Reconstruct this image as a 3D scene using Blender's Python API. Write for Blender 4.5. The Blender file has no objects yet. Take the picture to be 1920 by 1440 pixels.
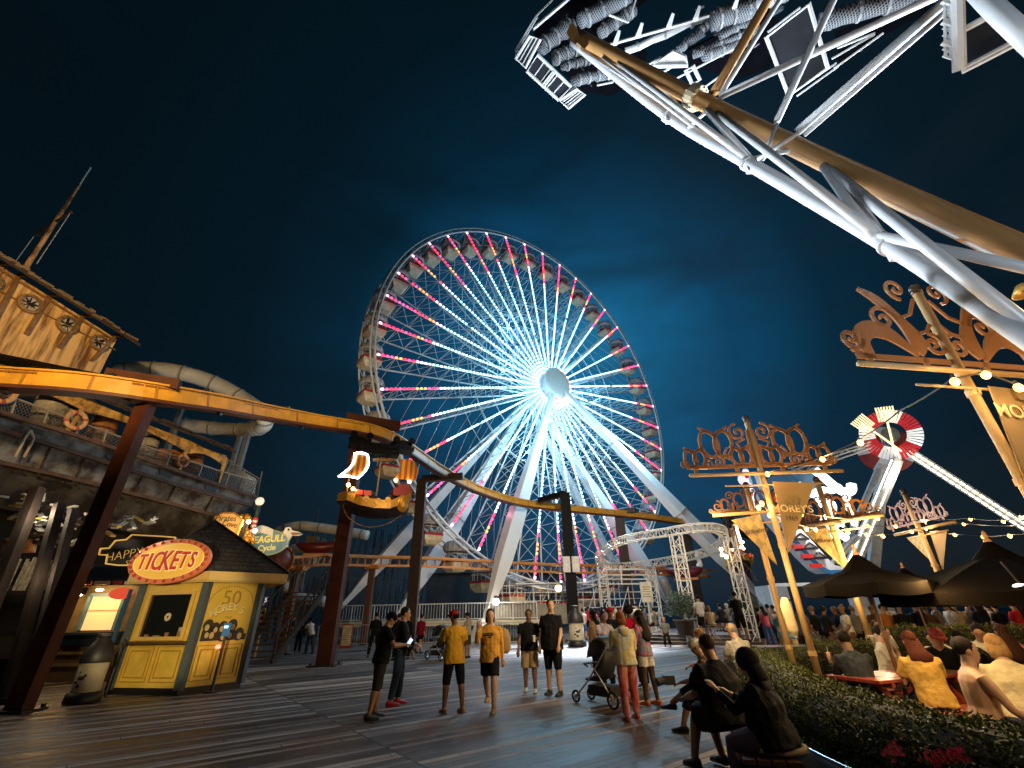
import bpy, bmesh, math, random
from math import pi, sin, cos, tan, radians as R, atan2, sqrt, hypot
from mathutils import Vector as V, Matrix as M4
S = bpy.context.scene
COL = S.collection
rnd = random.Random(7)

# ---------------- camera ----------------
FPX, PITCH, ROLL, CH = 826.0, 27.61, 1.0, 1.58
_p, _r = R(PITCH), R(ROLL)
CF = V((0, cos(_p), sin(_p))); _R0 = V((1, 0, 0)); _U0 = V((0, -sin(_p), cos(_p)))
CR = cos(_r) * _R0 - sin(_r) * _U0
CU = sin(_r) * _R0 + cos(_r) * _U0
CC = V((0, 0, CH))
cam_d = bpy.data.cameras.new('camera'); cam = bpy.data.objects.new('camera', cam_d); COL.objects.link(cam)
cam.matrix_world = M4(((CR.x, CU.x, -CF.x, CC.x), (CR.y, CU.y, -CF.y, CC.y), (CR.z, CU.z, -CF.z, CC.z), (0, 0, 0, 1)))
cam_d.sensor_fit = 'HORIZONTAL'; cam_d.sensor_width = 36.0; cam_d.lens = 36.0 * FPX / 1920.0
cam_d.clip_start = 0.05; cam_d.clip_end = 3000
S.camera = cam
S.view_settings.view_transform = 'Standard'; S.view_settings.look = 'None'
S.view_settings.exposure = 0.0; S.view_settings.gamma = 1.0
S.cycles.use_denoising = True; S.cycles.max_bounces = 5; S.cycles.diffuse_bounces = 2; S.cycles.glossy_bounces = 3
S.cycles.sample_clamp_indirect = 4.0; S.cycles.caustics_reflective = False; S.cycles.caustics_refractive = False
S.cycles.use_light_tree = True

def ray(x, y): return (CF * FPX + CR * (x - 960) + CU * (720 - y))
def G(x, y, z=0.0):
    d = ray(x, y); return CC + d * ((z - CC.z) / d.z)
def YY(x, y, Y):
    d = ray(x, y); return CC + d * (Y / d.y)
def D(x, y, dist): return CC + ray(x, y).normalized() * dist
def PLN(x, y, p0, n):
    d = ray(x, y); return CC + d * ((V(p0) - CC).dot(n) / d.dot(n))

# ---------------- sky ----------------
W = bpy.data.worlds.new('World'); S.world = W; W.use_nodes = True
nt = W.node_tree; nt.nodes.clear(); N = nt.nodes.new; L = nt.links.new
out = N('ShaderNodeOutputWorld'); bg = N('ShaderNodeBackground'); tc = N('ShaderNodeTexCoord')
L(bg.outputs[0], out.inputs[0])
sky = N('ShaderNodeTexSky'); sky.sky_type = 'NISHITA'; sky.sun_disc = False; sky.sun_elevation = R(-3.0); sky.sun_rotation = R(10)
gd = ray(1075, 700).normalized()
dp = N('ShaderNodeVectorMath'); dp.operation = 'DOT_PRODUCT'; L(tc.outputs['Generated'], dp.inputs[0]); dp.inputs[1].default_value = gd
rp = N('ShaderNodeValToRGB'); L(dp.outputs['Value'], rp.inputs[0])  # blue halo around the wheel is painted into this sky ramp
e = rp.color_ramp.elements
e[0].position = 0.30; e[0].color = (0.0006, 0.0040, 0.0060, 1)
e[1].position = 1.0; e[1].color = (0.014, 0.21, 0.43, 1)
for ps, c in ((0.60, (0.0007, 0.0048, 0.0078, 1)), (0.78, (0.0009, 0.0085, 0.0160, 1)), (0.88, (0.0014, 0.0200, 0.042, 1)), (0.945, (0.0034, 0.056, 0.130, 1)), (0.985, (0.0075, 0.125, 0.275, 1))):
    k = e.new(ps); k.color = c
mp = N('ShaderNodeMapping'); mp.inputs['Scale'].default_value = (1.6, 1.6, 4.0); L(tc.outputs['Generated'], mp.inputs[0])
nz = N('ShaderNodeTexNoise'); nz.inputs['Scale'].default_value = 1.5; nz.inputs['Detail'].default_value = 6; nz.inputs['Distortion'].default_value = 0.5; L(mp.outputs[0], nz.inputs[0])
cr = N('ShaderNodeValToRGB'); L(nz.outputs[0], cr.inputs[0])
cr.color_ramp.elements[0].position = 0.36; cr.color_ramp.elements[0].color = (1, 1, 1, 1)
cr.color_ramp.elements[1].position = 0.68; cr.color_ramp.elements[1].color = (0, 0, 0, 1)
# clouds: greyer towards the right side
ed = N('ShaderNodeVectorMath'); ed.operation = 'DOT_PRODUCT'; L(tc.outputs['Generated'], ed.inputs[0]); ed.inputs[1].default_value = ray(1850, 520).normalized()
er = N('ShaderNodeValToRGB'); L(ed.outputs['Value'], er.inputs[0])
er.color_ramp.elements[0].position = 0.70; er.color_ramp.elements[0].color = (0.0008, 0.0060, 0.0105, 1)
er.color_ramp.elements[1].position = 1.0; er.color_ramp.elements[1].color = (0.0090, 0.0165, 0.0230, 1)
mx = N('ShaderNodeMix'); mx.data_type = 'RGBA'; L(cr.outputs[0], mx.inputs[0]); L(er.outputs[0], mx.inputs[6]); L(rp.outputs[0], mx.inputs[7])
m2 = N('ShaderNodeMix'); m2.data_type = 'RGBA'; m2.inputs[0].default_value = 0.62; L(rp.outputs[0], m2.inputs[6]); L(mx.outputs[2], m2.inputs[7])
ad = N('ShaderNodeMix'); ad.data_type = 'RGBA'; ad.blend_type = 'ADD'; ad.inputs[0].default_value = 0.02; L(m2.outputs[2], ad.inputs[6]); L(sky.outputs[0], ad.inputs[7])
L(ad.outputs[2], bg.inputs[0]); bg.inputs[1].default_value = 1.0

# ---------------- lamps of the place, and fill lights added for brightness ----------------
def lamp(name, kind, loc, power, col, size=0.1, target=None, spot=90, blend=0.6):
    d = bpy.data.lights.new(name, kind); d.energy = power; d.color = col
    if kind in ('POINT', 'SPOT'): d.shadow_soft_size = size
    if kind == 'SPOT': d.spot_size = R(spot); d.spot_blend = blend
    if kind == 'AREA': d.size = size
    o = bpy.data.objects.new(name, d); COL.objects.link(o); o.location = loc
    if target is not None: o.rotation_euler = (V(target) - V(loc)).to_track_quat('-Z', 'Y').to_euler()
    return o
WARM = (1.0, 0.62, 0.25); COOL = (0.80, 0.92, 1.0)
lamp('lamp_boardwalk_left', 'SPOT', (-5.5, -2.0, 8.0), 12500, (1, .60, .22), .3, (-12, 13, 11), 50, .7)
lamp('lamp_booth', 'SPOT', (-5.2, 5.0, 2.3), 2000, (1, .78, .40), .2, (-9.2, 13.4, 1.75), 26, .4)
lamp('lamp_people', 'SPOT', (3.4, 6.6, 4.8), 1700, (1, .74, .42), .4, (-.6, 12.4, 1.3), 50, 1.0)  # unseen warm fill added to brighten the people
lamp('lamp_near', 'POINT', (1.0, 2.2, 3.0), 12, (1, .8, .55), .3)  # weak fill added to lift the dark lower hedge
lamp('lamp_track', 'SPOT', (3, 2.0, 7.5), 2600, (1, .70, .34), .3, (-3, 26, 9), 60)
lamp('lamp_garden', 'POINT', (9.0, 3.0, 4.5), 420, WARM, .2)
lamp('lamp_flood_low', 'SPOT', (-2.5, 13.0, 5.5), 14000, COOL, 2.0, (5.0, 5.6, 11), 80)
lamp('lamp_flood_right', 'SPOT', (13.0, 9.0, 6.8), 15000, COOL, 2.5, (5.0, 5.4, 12), 74)
lamp('lamp_flood_top', 'SPOT', (1.5, 11.5, 10.5), 900, COOL, .5, (3.5, 6.5, 17), 100)
lamp('lamp_rides', 'SPOT', (4.0, 18.0, 9.0), 6000, (1, .84, .62), .3, (4, 40, 2), 95)
lamp('lamp_boom_fill', 'SPOT', (3.5, -2.5, 2.2), 900, COOL, .6, (5.2, 5.4, 10), 85)  # unseen cool fill added behind the camera to whiten the boom
lamp('lamp_slide', 'SPOT', (-9, 22, 5), 2600, (.95, .95, .85), .3, (-15, 27, 11), 70)  # no fixture here, added to brighten the water slide

# ---------------- materials ----------------
MATS = {}
def mat(name, col, rough=.6, metal=0.0, var=.25, scale=3.0, bump=0.0, bscale=20., emit=None, es=1.0, sheen=0, col2=None, thresh=None, coord='Object', stretch=(1, 1, 1), spec=None):
    if name in MATS: return MATS[name]
    m = bpy.data.materials.new(name); m.use_nodes = True; t = m.node_tree; b = t.nodes['Principled BSDF']
    b.inputs['Roughness'].default_value = rough; b.inputs['Metallic'].default_value = metal
    if spec is not None: b.inputs['Specular IOR Level'].default_value = spec
    c = (*col, 1)
    b.inputs['Base Color'].default_value = c; m.diffuse_color = c
    if var > 0 or bump > 0:
        tcn = t.nodes.new('ShaderNodeTexCoord'); mpn = t.nodes.new('ShaderNodeMapping'); mpn.inputs['Scale'].default_value = stretch
        t.links.new(tcn.outputs[coord], mpn.inputs[0])
    if var > 0:
        n = t.nodes.new('ShaderNodeTexNoise'); n.inputs['Scale'].default_value = scale; n.inputs['Detail'].default_value = 7; n.inputs['Roughness'].default_value = .62
        t.links.new(mpn.outputs[0], n.inputs[0])
        r = t.nodes.new('ShaderNodeValToRGB'); t.links.new(n.outputs[0], r.inputs[0])
        lo, hi = thresh or (.32, .70)
        r.color_ramp.elements[0].position = lo; r.color_ramp.elements[1].position = hi
        r.color_ramp.elements[0].color = (*(col2 if col2 else [x * (1 - var) for x in col]), 1)
        r.color_ramp.elements[1].color = (*[min(1, x * (1 + (0 if col2 else var * .5))) for x in col], 1)
        t.links.new(r.outputs[0], b.inputs['Base Color'])
    if bump > 0:
        n2 = t.nodes.new('ShaderNodeTexNoise'); n2.inputs['Scale'].default_value = bscale; n2.inputs['Detail'].default_value = 5
        t.links.new(mpn.outputs[0], n2.inputs[0])
        bp = t.nodes.new('ShaderNodeBump'); bp.inputs['Strength'].default_value = bump; bp.inputs['Distance'].default_value = .02
        t.links.new(n2.outputs[0], bp.inputs['Height']); t.links.new(bp.outputs[0], b.inputs['Normal'])
    if emit is not None:
        b.inputs['Emission Color'].default_value = (*emit, 1); b.inputs['Emission Strength'].default_value = es
    MATS[name] = m; return m
def glow(name, col, s, sample=True):
    if name in MATS: return MATS[name]
    m = mat(name, (min(1, col[0]), min(1, col[1]), min(1, col[2])), .5, 0, 0, emit=col, es=s)
    if not sample: m.cycles.emission_sampling = 'NONE'
    return m
def pattern(name, c1, c2, kind='checker', scale=8., rot=0, rough=.7, stretch=(1, 1, 1), var=.15):
    if name in MATS: return MATS[name]
    m = bpy.data.materials.new(name); m.use_nodes = True; t = m.node_tree; b = t.nodes['Principled BSDF']; b.inputs['Roughness'].default_value = rough
    tcn = t.nodes.new('ShaderNodeTexCoord'); mpn = t.nodes.new('ShaderNodeMapping'); mpn.inputs['Scale'].default_value = stretch
    mpn.inputs['Rotation'].default_value = rot if isinstance(rot, tuple) else (0, 0, rot)
    t.links.new(tcn.outputs['Object'], mpn.inputs[0])
    if kind == 'checker':
        k = t.nodes.new('ShaderNodeTexChecker'); k.inputs['Scale'].default_value = scale
        k.inputs['Color1'].default_value = (*c1, 1); k.inputs['Color2'].default_value = (*c2, 1); t.links.new(mpn.outputs[0], k.inputs[0]); o = k.outputs[0]
    elif kind == 'wave':
        k = t.nodes.new('ShaderNodeTexWave'); k.inputs['Scale'].default_value = scale; k.inputs['Distortion'].default_value = 0.0; t.links.new(mpn.outputs[0], k.inputs[0])
        r = t.nodes.new('ShaderNodeValToRGB'); r.color_ramp.elements[0].position = .45; r.color_ramp.elements[1].position = .55
        r.color_ramp.elements[0].color = (*c1, 1); r.color_ramp.elements[1].color = (*c2, 1); t.links.new(k.outputs[0], r.inputs[0]); o = r.outputs[0]
    elif kind == 'tiedye':
        k = t.nodes.new('ShaderNodeTexNoise'); k.inputs['Scale'].default_value = scale; k.inputs['Detail'].default_value = 2; k.inputs['Distortion'].default_value = 1.5; t.links.new(mpn.outputs[0], k.inputs[0])
        r = t.nodes.new('ShaderNodeValToRGB'); r.color_ramp.elements[0].position = .38; r.color_ramp.elements[1].position = .62
        r.color_ramp.elements[0].color = (*c1, 1); r.color_ramp.elements[1].color = (*c2, 1); t.links.new(k.outputs[0], r.inputs[0]); o = r.outputs[0]
    elif kind == 'net':
        ws = []
        for ang in (.7, -.7):
            mp2 = t.nodes.new('ShaderNodeMapping'); mp2.inputs['Rotation'].default_value = (0, 0, ang); t.links.new(mpn.outputs[0], mp2.inputs[0])
            k = t.nodes.new('ShaderNodeTexWave'); k.inputs['Scale'].default_value = scale; t.links.new(mp2.outputs[0], k.inputs[0]); ws.append(k.outputs[1])
        mm = t.nodes.new('ShaderNodeMath'); mm.operation = 'MINIMUM'; t.links.new(ws[0], mm.inputs[0]); t.links.new(ws[1], mm.inputs[1])
        r = t.nodes.new('ShaderNodeValToRGB'); r.color_ramp.elements[0].position = .12; r.color_ramp.elements[1].position = .25
        r.color_ramp.elements[0].color = (*c1, 1); r.color_ramp.elements[1].color = (*c2, 1); t.links.new(mm.outputs[0], r.inputs[0]); o = r.outputs[0]
    t.links.new(o, b.inputs['Base Color']); MATS[name] = m; return m

# ---------------- mesh builder ----------------
class B:
    def __init__(s): s.v = []; s.f = []; s.mi = []; s.m = 0
    def add(s, vs, fs):
        o = len(s.v); s.v += [tuple(x) for x in vs]
        for f in fs: s.f.append(tuple(i + o for i in f)); s.mi.append(s.m)
        return s
    def box(s, c, d, rz=0, mtx=None):
        x, y, z = [k / 2 for k in d]; m = mtx or M4.Rotation(rz, 3, 'Z')
        vs = [V(c) + m @ V((a * x, b * y, e * z)) for a in (-1, 1) for b in (-1, 1) for e in (-1, 1)]
        return s.add(vs, [(0, 1, 3, 2), (4, 6, 7, 5), (0, 4, 5, 1), (2, 3, 7, 6), (0, 2, 6, 4), (1, 5, 7, 3)])
    def bar(s, a, b, w, h=None, up=(0, 0, 1)):
        a, b = V(a), V(b); d = b - a; l = d.length
        if l < 1e-6: return s
        d /= l; h = h or w; u = V(up)
        if abs(d.dot(u.normalized())) > .98: u = V((1, 0, 0)) if abs(d.x) < .9 else V((0, 1, 0))
        x = d.cross(u).normalized(); y = x.cross(d)
        vs = [p + x * (i * w / 2) + y * (j * h / 2) for p in (a, b) for i, j in ((-1, -1), (1, -1), (1, 1), (-1, 1))]
        return s.add(vs, [(3, 2, 1, 0), (4, 5, 6, 7), (0, 1, 5, 4), (1, 2, 6, 5), (2, 3, 7, 6), (3, 0, 4, 7)])
    def tube(s, pts, r, n=8, closed=False, caps=True):
        pts = [V(p) for p in pts]; k = len(pts); rs = r if isinstance(r, (list, tuple)) else [r] * k
        ref = None; rings = []
        for i, p in enumerate(pts):
            if closed: t = pts[(i + 1) % k] - pts[i - 1]
            else: t = pts[min(i + 1, k - 1)] - pts[max(i - 1, 0)]
            t = t.normalized() if t.length > 1e-9 else V((0, 0, 1))
            if ref is None: ref = t.orthogonal().normalized()
            ref = (ref - t * ref.dot(t)); ref = ref.normalized() if ref.length > 1e-6 else t.orthogonal().normalized()
            bi = t.cross(ref); rr = rs[i]; ra, rb = rr if isinstance(rr, tuple) else (rr, rr)
            rings.append([p + ref * (ra * cos(2 * pi * j / n)) + bi * (rb * sin(2 * pi * j / n)) for j in range(n)])
        vs = [q for g in rings for q in g]; fs = []
        for i in range(k if closed else k - 1):
            a, b = i * n, ((i + 1) % k) * n
            for j in range(n): fs.append((a + j, a + (j + 1) % n, b + (j + 1) % n, b + j))
        if caps and not closed: fs.append(tuple(range(n - 1, -1, -1))); fs.append(tuple((k - 1) * n + j for j in range(n)))
        return s.add(vs, fs)
    def loft(s, secs, n=14):
        """secs: (centre, xaxis, yaxis) with the half-axes as vectors"""
        vs = []; fs = []
        for c, x, y in secs:
            for j in range(n): a = 2 * pi * j / n; vs.append(c + x * cos(a) + y * sin(a))
        for i in range(len(secs) - 1):
            a, b = i * n, (i + 1) * n
            for j in range(n): fs.append((a + j, a + (j + 1) % n, b + (j + 1) % n, b + j))
        fs.append(tuple(range(n - 1, -1, -1))); fs.append(tuple((len(secs) - 1) * n + j for j in range(n)))
        return s.add(vs, fs)
    def ball(s, c, r, n=12, m=8, mtx=None, top=0.0):
        rx, ry, rz = r if isinstance(r, (tuple, list)) else (r, r, r); mtx = mtx or M4.Identity(3); vs = []; fs = []
        for i in range(m + 1):
            th = top + (pi - top) * i / m
            for j in range(n): a = 2 * pi * j / n; vs.append(V(c) + mtx @ V((rx * sin(th) * cos(a), ry * sin(th) * sin(a), rz * cos(th))))
        for i in range(m):
            for j in range(n): fs.append((i * n + j, (i + 1) * n + j, (i + 1) * n + (j + 1) % n, i * n + (j + 1) % n))
        return s.add(vs, fs)
    def lathe(s, prof, c=(0, 0, 0), n=24, mtx=None):
        mtx = mtx or M4.Identity(3); vs = []; fs = []
        for r, z in prof:
            for j in range(n): a = 2 * pi * j / n; vs.append(V(c) + mtx @ V((r * cos(a), r * sin(a), z)))
        for i in range(len(prof) - 1):
            for j in range(n): fs.append((i * n + j, i * n + (j + 1) % n, (i + 1) * n + (j + 1) % n, (i + 1) * n + j))
        return s.add(vs, fs)
    def prism(s, poly, th):
        """poly: list of 3D points (planar), th: thickness vector"""
        n = len(poly); th = V(th); vs = [V(p) for p in poly] + [V(p) + th for p in poly]
        nn = V((0, 0, 0))
        for i in range(n): nn += V(poly[i]).cross(V(poly[(i + 1) % n]))
        f1 = tuple(range(n)); f2 = tuple(range(2 * n - 1, n - 1, -1))
        fs = [f1, f2] + [(i, i + n, (i + 1) % n + n, (i + 1) % n) for i in range(n)]
        if nn.dot(th) > 0: fs = [tuple(reversed(f)) for f in fs]
        return s.add(vs, fs)
    def strip(s, p2, w, o, u, v, th):
        """flat cut-out ribbon along 2D points p2 in the frame o,u,v with width(s) w, thickness vector th"""
        k = len(p2); ws = w if isinstance(w, (list, tuple)) else [w] * k; Lp = []; Rp = []
        for i in range(k):
            a = p2[max(i - 1, 0)]; b = p2[min(i + 1, k - 1)]; dx, dy = b[0] - a[0], b[1] - a[1]; l = hypot(dx, dy) or 1
            nx, ny = -dy / l, dx / l; x, y = p2[i]; h = ws[i] / 2
            Lp.append(V(o) + V(u) * (x + nx * h) + V(v) * (y + ny * h)); Rp.append(V(o) + V(u) * (x - nx * h) + V(v) * (y - ny * h))
        th = V(th); vs = []
        for i in range(k): vs += [Lp[i], Rp[i], Rp[i] + th, Lp[i] + th]
        fs = []
        for i in range(k - 1):
            a = i * 4; b = a + 4
            for q in range(4): fs.append((a + q, a + (q + 1) % 4, b + (q + 1) % 4, b + q))
        fs += [(3, 2, 1, 0), tuple((k - 1) * 4 + q for q in range(4))]
        return s.add(vs, fs)
    def build(s, name, mats, parent=None, smooth=False, mtx=None):
        me = bpy.data.meshes.new(name); me.from_pydata(s.v, [], s.f)
        for m in (mats if isinstance(mats, (list, tuple)) else [mats]): me.materials.append(m)
        if s.m or any(s.mi): me.polygons.foreach_set('material_index', s.mi)
        if smooth: me.polygons.foreach_set('use_smooth', [True] * len(me.polygons))
        me.update()
        o = bpy.data.objects.new(name, me); COL.objects.link(o)
        if parent: o.parent = parent
        if mtx is not None: o.matrix_local = mtx
        return o
def fixn(o):
    bm = bmesh.new(); bm.from_mesh(o.data); bmesh.ops.recalc_face_normals(bm, faces=bm.faces); bm.to_mesh(o.data); bm.free(); return o
def tag(o, label=None, cat=None, group=None, kind=None):
    if label: o['label'] = label
    if cat: o['category'] = cat
    if group: o['group'] = group
    if kind: o['kind'] = kind
    return o
def thing(name, label, cat, loc=(0, 0, 0), rz=0, group=None):
    o = bpy.data.objects.new(name, None); COL.objects.link(o); o.empty_display_size = .2
    o.location = loc; o.rotation_euler = (0, 0, rz); return tag(o, label, cat, group)
def copy_tree(o, parent=None):
    c = o.copy(); COL.objects.link(c); c.parent = parent
    for ch in list(o.children): copy_tree(ch, c)
    return c
def remesh(o, vox, smooth=2, disp=0):
    m = o.modifiers.new('r', 'REMESH'); m.mode = 'VOXEL'; m.voxel_size = vox; m.use_smooth_shade = True
    if smooth: q = o.modifiers.new('s', 'SMOOTH'); q.iterations = smooth; q.factor = .5
    if disp:
        tx = bpy.data.textures.get('wr') or bpy.data.textures.new('wr', 'CLOUDS'); tx.noise_scale = .11
        d = o.modifiers.new('d', 'DISPLACE'); d.texture = tx; d.strength = disp; d.texture_coords = 'LOCAL'
    dg = bpy.context.evaluated_depsgraph_get(); me = bpy.data.meshes.new_from_object(o.evaluated_get(dg)); o.modifiers.clear()
    mts = list(o.data.materials); o.data = me
    if not me.materials:
        for x in mts: me.materials.append(x)
    return o
def text(name, s, size, mtx, material, parent=None, ext=.006, align='CENTER', bold=0.0, shear=0.0, width=None):
    c = bpy.data.curves.new(name, 'FONT'); c.body = s; c.size = size; c.extrude = ext; c.align_x = align; c.align_y = 'CENTER'; c.offset = bold; c.shear = shear; c.resolution_u = 3
    o = bpy.data.objects.new(name, c); COL.objects.link(o)
    dg = bpy.context.evaluated_depsgraph_get(); dg.update(); me = bpy.data.meshes.new_from_object(o.evaluated_get(dg))
    bpy.data.objects.remove(o); me.materials.clear(); me.materials.append(material)
    if width:
        xs = [q.co.x for q in me.vertices]; k = width / max(1e-6, (max(xs) - min(xs)))
        for q in me.vertices: q.co.x *= k
    t = bpy.data.objects.new(name, me); COL.objects.link(t)
    if parent: t.parent = parent
    t.matrix_local = mtx; return t
def frame(o, u, v):
    """matrix with x = u, y = v, z = normal"""
    u = V(u).normalized(); v = V(v); v = (v - u * v.dot(u)).normalized(); n = u.cross(v)
    return M4(((u.x, v.x, n.x, o[0]), (u.y, v.y, n.y, o[1]), (u.z, v.z, n.z, o[2]), (0, 0, 0, 1)))
def PI(p): return (M4.Translation(p.location) @ p.rotation_euler.to_matrix().to_4x4()).inverted()
def W_(b, name, m, parent, smooth=False):
    """build a part whose mesh is in world coordinates under a thing standing at its own base"""
    o = b.build(name, m, parent, smooth)
    if parent is not None and parent.type == 'EMPTY': o.matrix_parent_inverse = PI(parent)
    return o
def WT(name, s, size, mtx, m, parent, **k):
    o = text(name, s, size, mtx, m, parent, **k)
    if parent is not None and parent.type == 'EMPTY': o.matrix_parent_inverse = PI(parent)
    return o

# ---- shared materials ----
white_steel = mat('white_steel', (.72, .73, .74), .35, .0, .12, 2)
grey_steel = mat('grey_steel', (.38, .38, .38), .4, .2, .2, 2)
dark_steel = mat('dark_steel', (.03, .03, .035), .45, .3, .3, 3)
black = mat('black_paint', (.012, .012, .013), .5, 0, .3, 4)
cream = mat('cream_paint', (.62, .52, .36), .5, 0, .15, 2)
red = mat('red_paint', (.42, .025, .02), .4, 0, .2, 3)
rust_post = mat('rust_red_paint', (.085, .026, .015), .6, 0, .35, 2, col2=(.04, .013, .009), spec=.2)
yel = mat('yellow_paint', (.68, .38, .05), .42, 0, .3, 2.2, .15, 3)
yel_shade = mat('brown_underside', (.10, .03, .015), .55, 0, .2, 3)

# ================= boardwalk =================
def boardwalk():
    bm = bmesh.new(); s = 420
    vs = [bm.verts.new((x, y, 0)) for x, y in ((-s, -60), (s, -60), (s, 700), (-s, 700))]; bm.faces.new(vs)
    me = bpy.data.meshes.new('boardwalk'); bm.to_mesh(me); bm.free()
    o = bpy.data.objects.new('boardwalk', me); COL.objects.link(o); tag(o, kind='structure')
    m = bpy.data.materials.new('plank_wood'); m.use_nodes = True; t = m.node_tree; b = t.nodes['Principled BSDF']; N = t.nodes.new; L = t.links.new
    tcn = N('ShaderNodeTexCoord'); mp = N('ShaderNodeMapping'); mp.inputs['Rotation'].default_value = (0, 0, R(-37.5)); L(tcn.outputs['Object'], mp.inputs[0])
    sx = N('ShaderNodeSeparateXYZ'); L(mp.outputs[0], sx.inputs[0])
    bw = .145
    def math_(op, a, b_=None):
        n = N('ShaderNodeMath'); n.operation = op
        for i, q in enumerate((a, b_)):
            if q is None: continue
            if isinstance(q, (int, float)): n.inputs[i].default_value = q
            else: L(q, n.inputs[i])
        return n.outputs[0]
    row = math_('DIVIDE', sx.outputs['Y'], bw); fr = math_('FRACT', row); rid = math_('FLOOR', row)
    wn = N('ShaderNodeTexWhiteNoise'); wn.noise_dimensions = '1D'; L(rid, wn.inputs['W'])
    xs = math_('ADD', math_('DIVIDE', sx.outputs['X'], 4.9), 0.35)
    seamf = math_('FRACT', xs); sec = math_('FLOOR', xs)
    w2 = N('ShaderNodeTexWhiteNoise'); w2.noise_dimensions = '2D'; cb = N('ShaderNodeCombineXYZ'); L(rid, cb.inputs[0]); L(sec, cb.inputs[1]); L(cb.outputs[0], w2.inputs['Vector'])
    s2_ = math_('FRACT', math_('ADD', math_('DIVIDE', sx.outputs['X'], 3.6), math_('MULTIPLY', wn.outputs[0], 7.0)))
    gap = math_('MAXIMUM', math_('MAXIMUM', math_('LESS_THAN', fr, .12), math_('LESS_THAN', seamf, .006)), math_('LESS_THAN', s2_, .004))
    mg = N('ShaderNodeMapping'); mg.inputs['Rotation'].default_value = (0, 0, R(-37.5)); mg.inputs['Scale'].default_value = (.55, 9, 1); L(tcn.outputs['Object'], mg.inputs[0])
    gr = N('ShaderNodeTexNoise'); gr.inputs['Scale'].default_value = 4; gr.inputs['Detail'].default_value = 9; gr.inputs['Roughness'].default_value = .68; L(mg.outputs[0], gr.inputs[0])
    big = N('ShaderNodeTexNoise'); big.inputs['Scale'].default_value = .55; big.inputs['Detail'].default_value = 5; L(tcn.outputs['Object'], big.inputs[0])
    v = math_('ADD', math_('MULTIPLY', w2.outputs[0], .58), math_('MULTIPLY', gr.outputs[0], .48))
    v = math_('ADD', v, math_('MULTIPLY', big.outputs[0], .35))
    rp = N('ShaderNodeValToRGB'); L(v, rp.inputs[0]); e = rp.color_ramp.elements
    e[0].position = .48; e[0].color = (.020, .014, .011, 1); e[1].position = 1.0; e[1].color = (.46, .41, .385, 1)
    k = e.new(.72); k.color = (.10, .078, .068, 1)
    mx = N('ShaderNodeMix'); mx.data_type = 'RGBA'; L(gap, mx.inputs[0]); L(rp.outputs[0], mx.inputs[6]); mx.inputs[7].default_value = (.006, .005, .005, 1)
    L(mx.outputs[2], b.inputs['Base Color'])
    rr = N('ShaderNodeMapRange'); L(v, rr.inputs[0]); rr.inputs[1].default_value = .4; rr.inputs[2].default_value = 1.0; rr.inputs[3].default_value = .36; rr.inputs[4].default_value = .74
    L(rr.outputs[0], b.inputs['Roughness'])
    b.inputs['Specular IOR Level'].default_value = .45
    h = math_('SUBTRACT', math_('ADD', math_('MULTIPLY', gr.outputs[0], .35), math_('MULTIPLY', w2.outputs[0], .35)), gap)
    bp = N('ShaderNodeBump'); bp.inputs['Strength'].default_value = .9; bp.inputs['Distance'].default_value = .02; L(h, bp.inputs['Height']); L(bp.outputs[0], b.inputs['Normal'])
    me.materials.append(m)
boardwalk()

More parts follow.
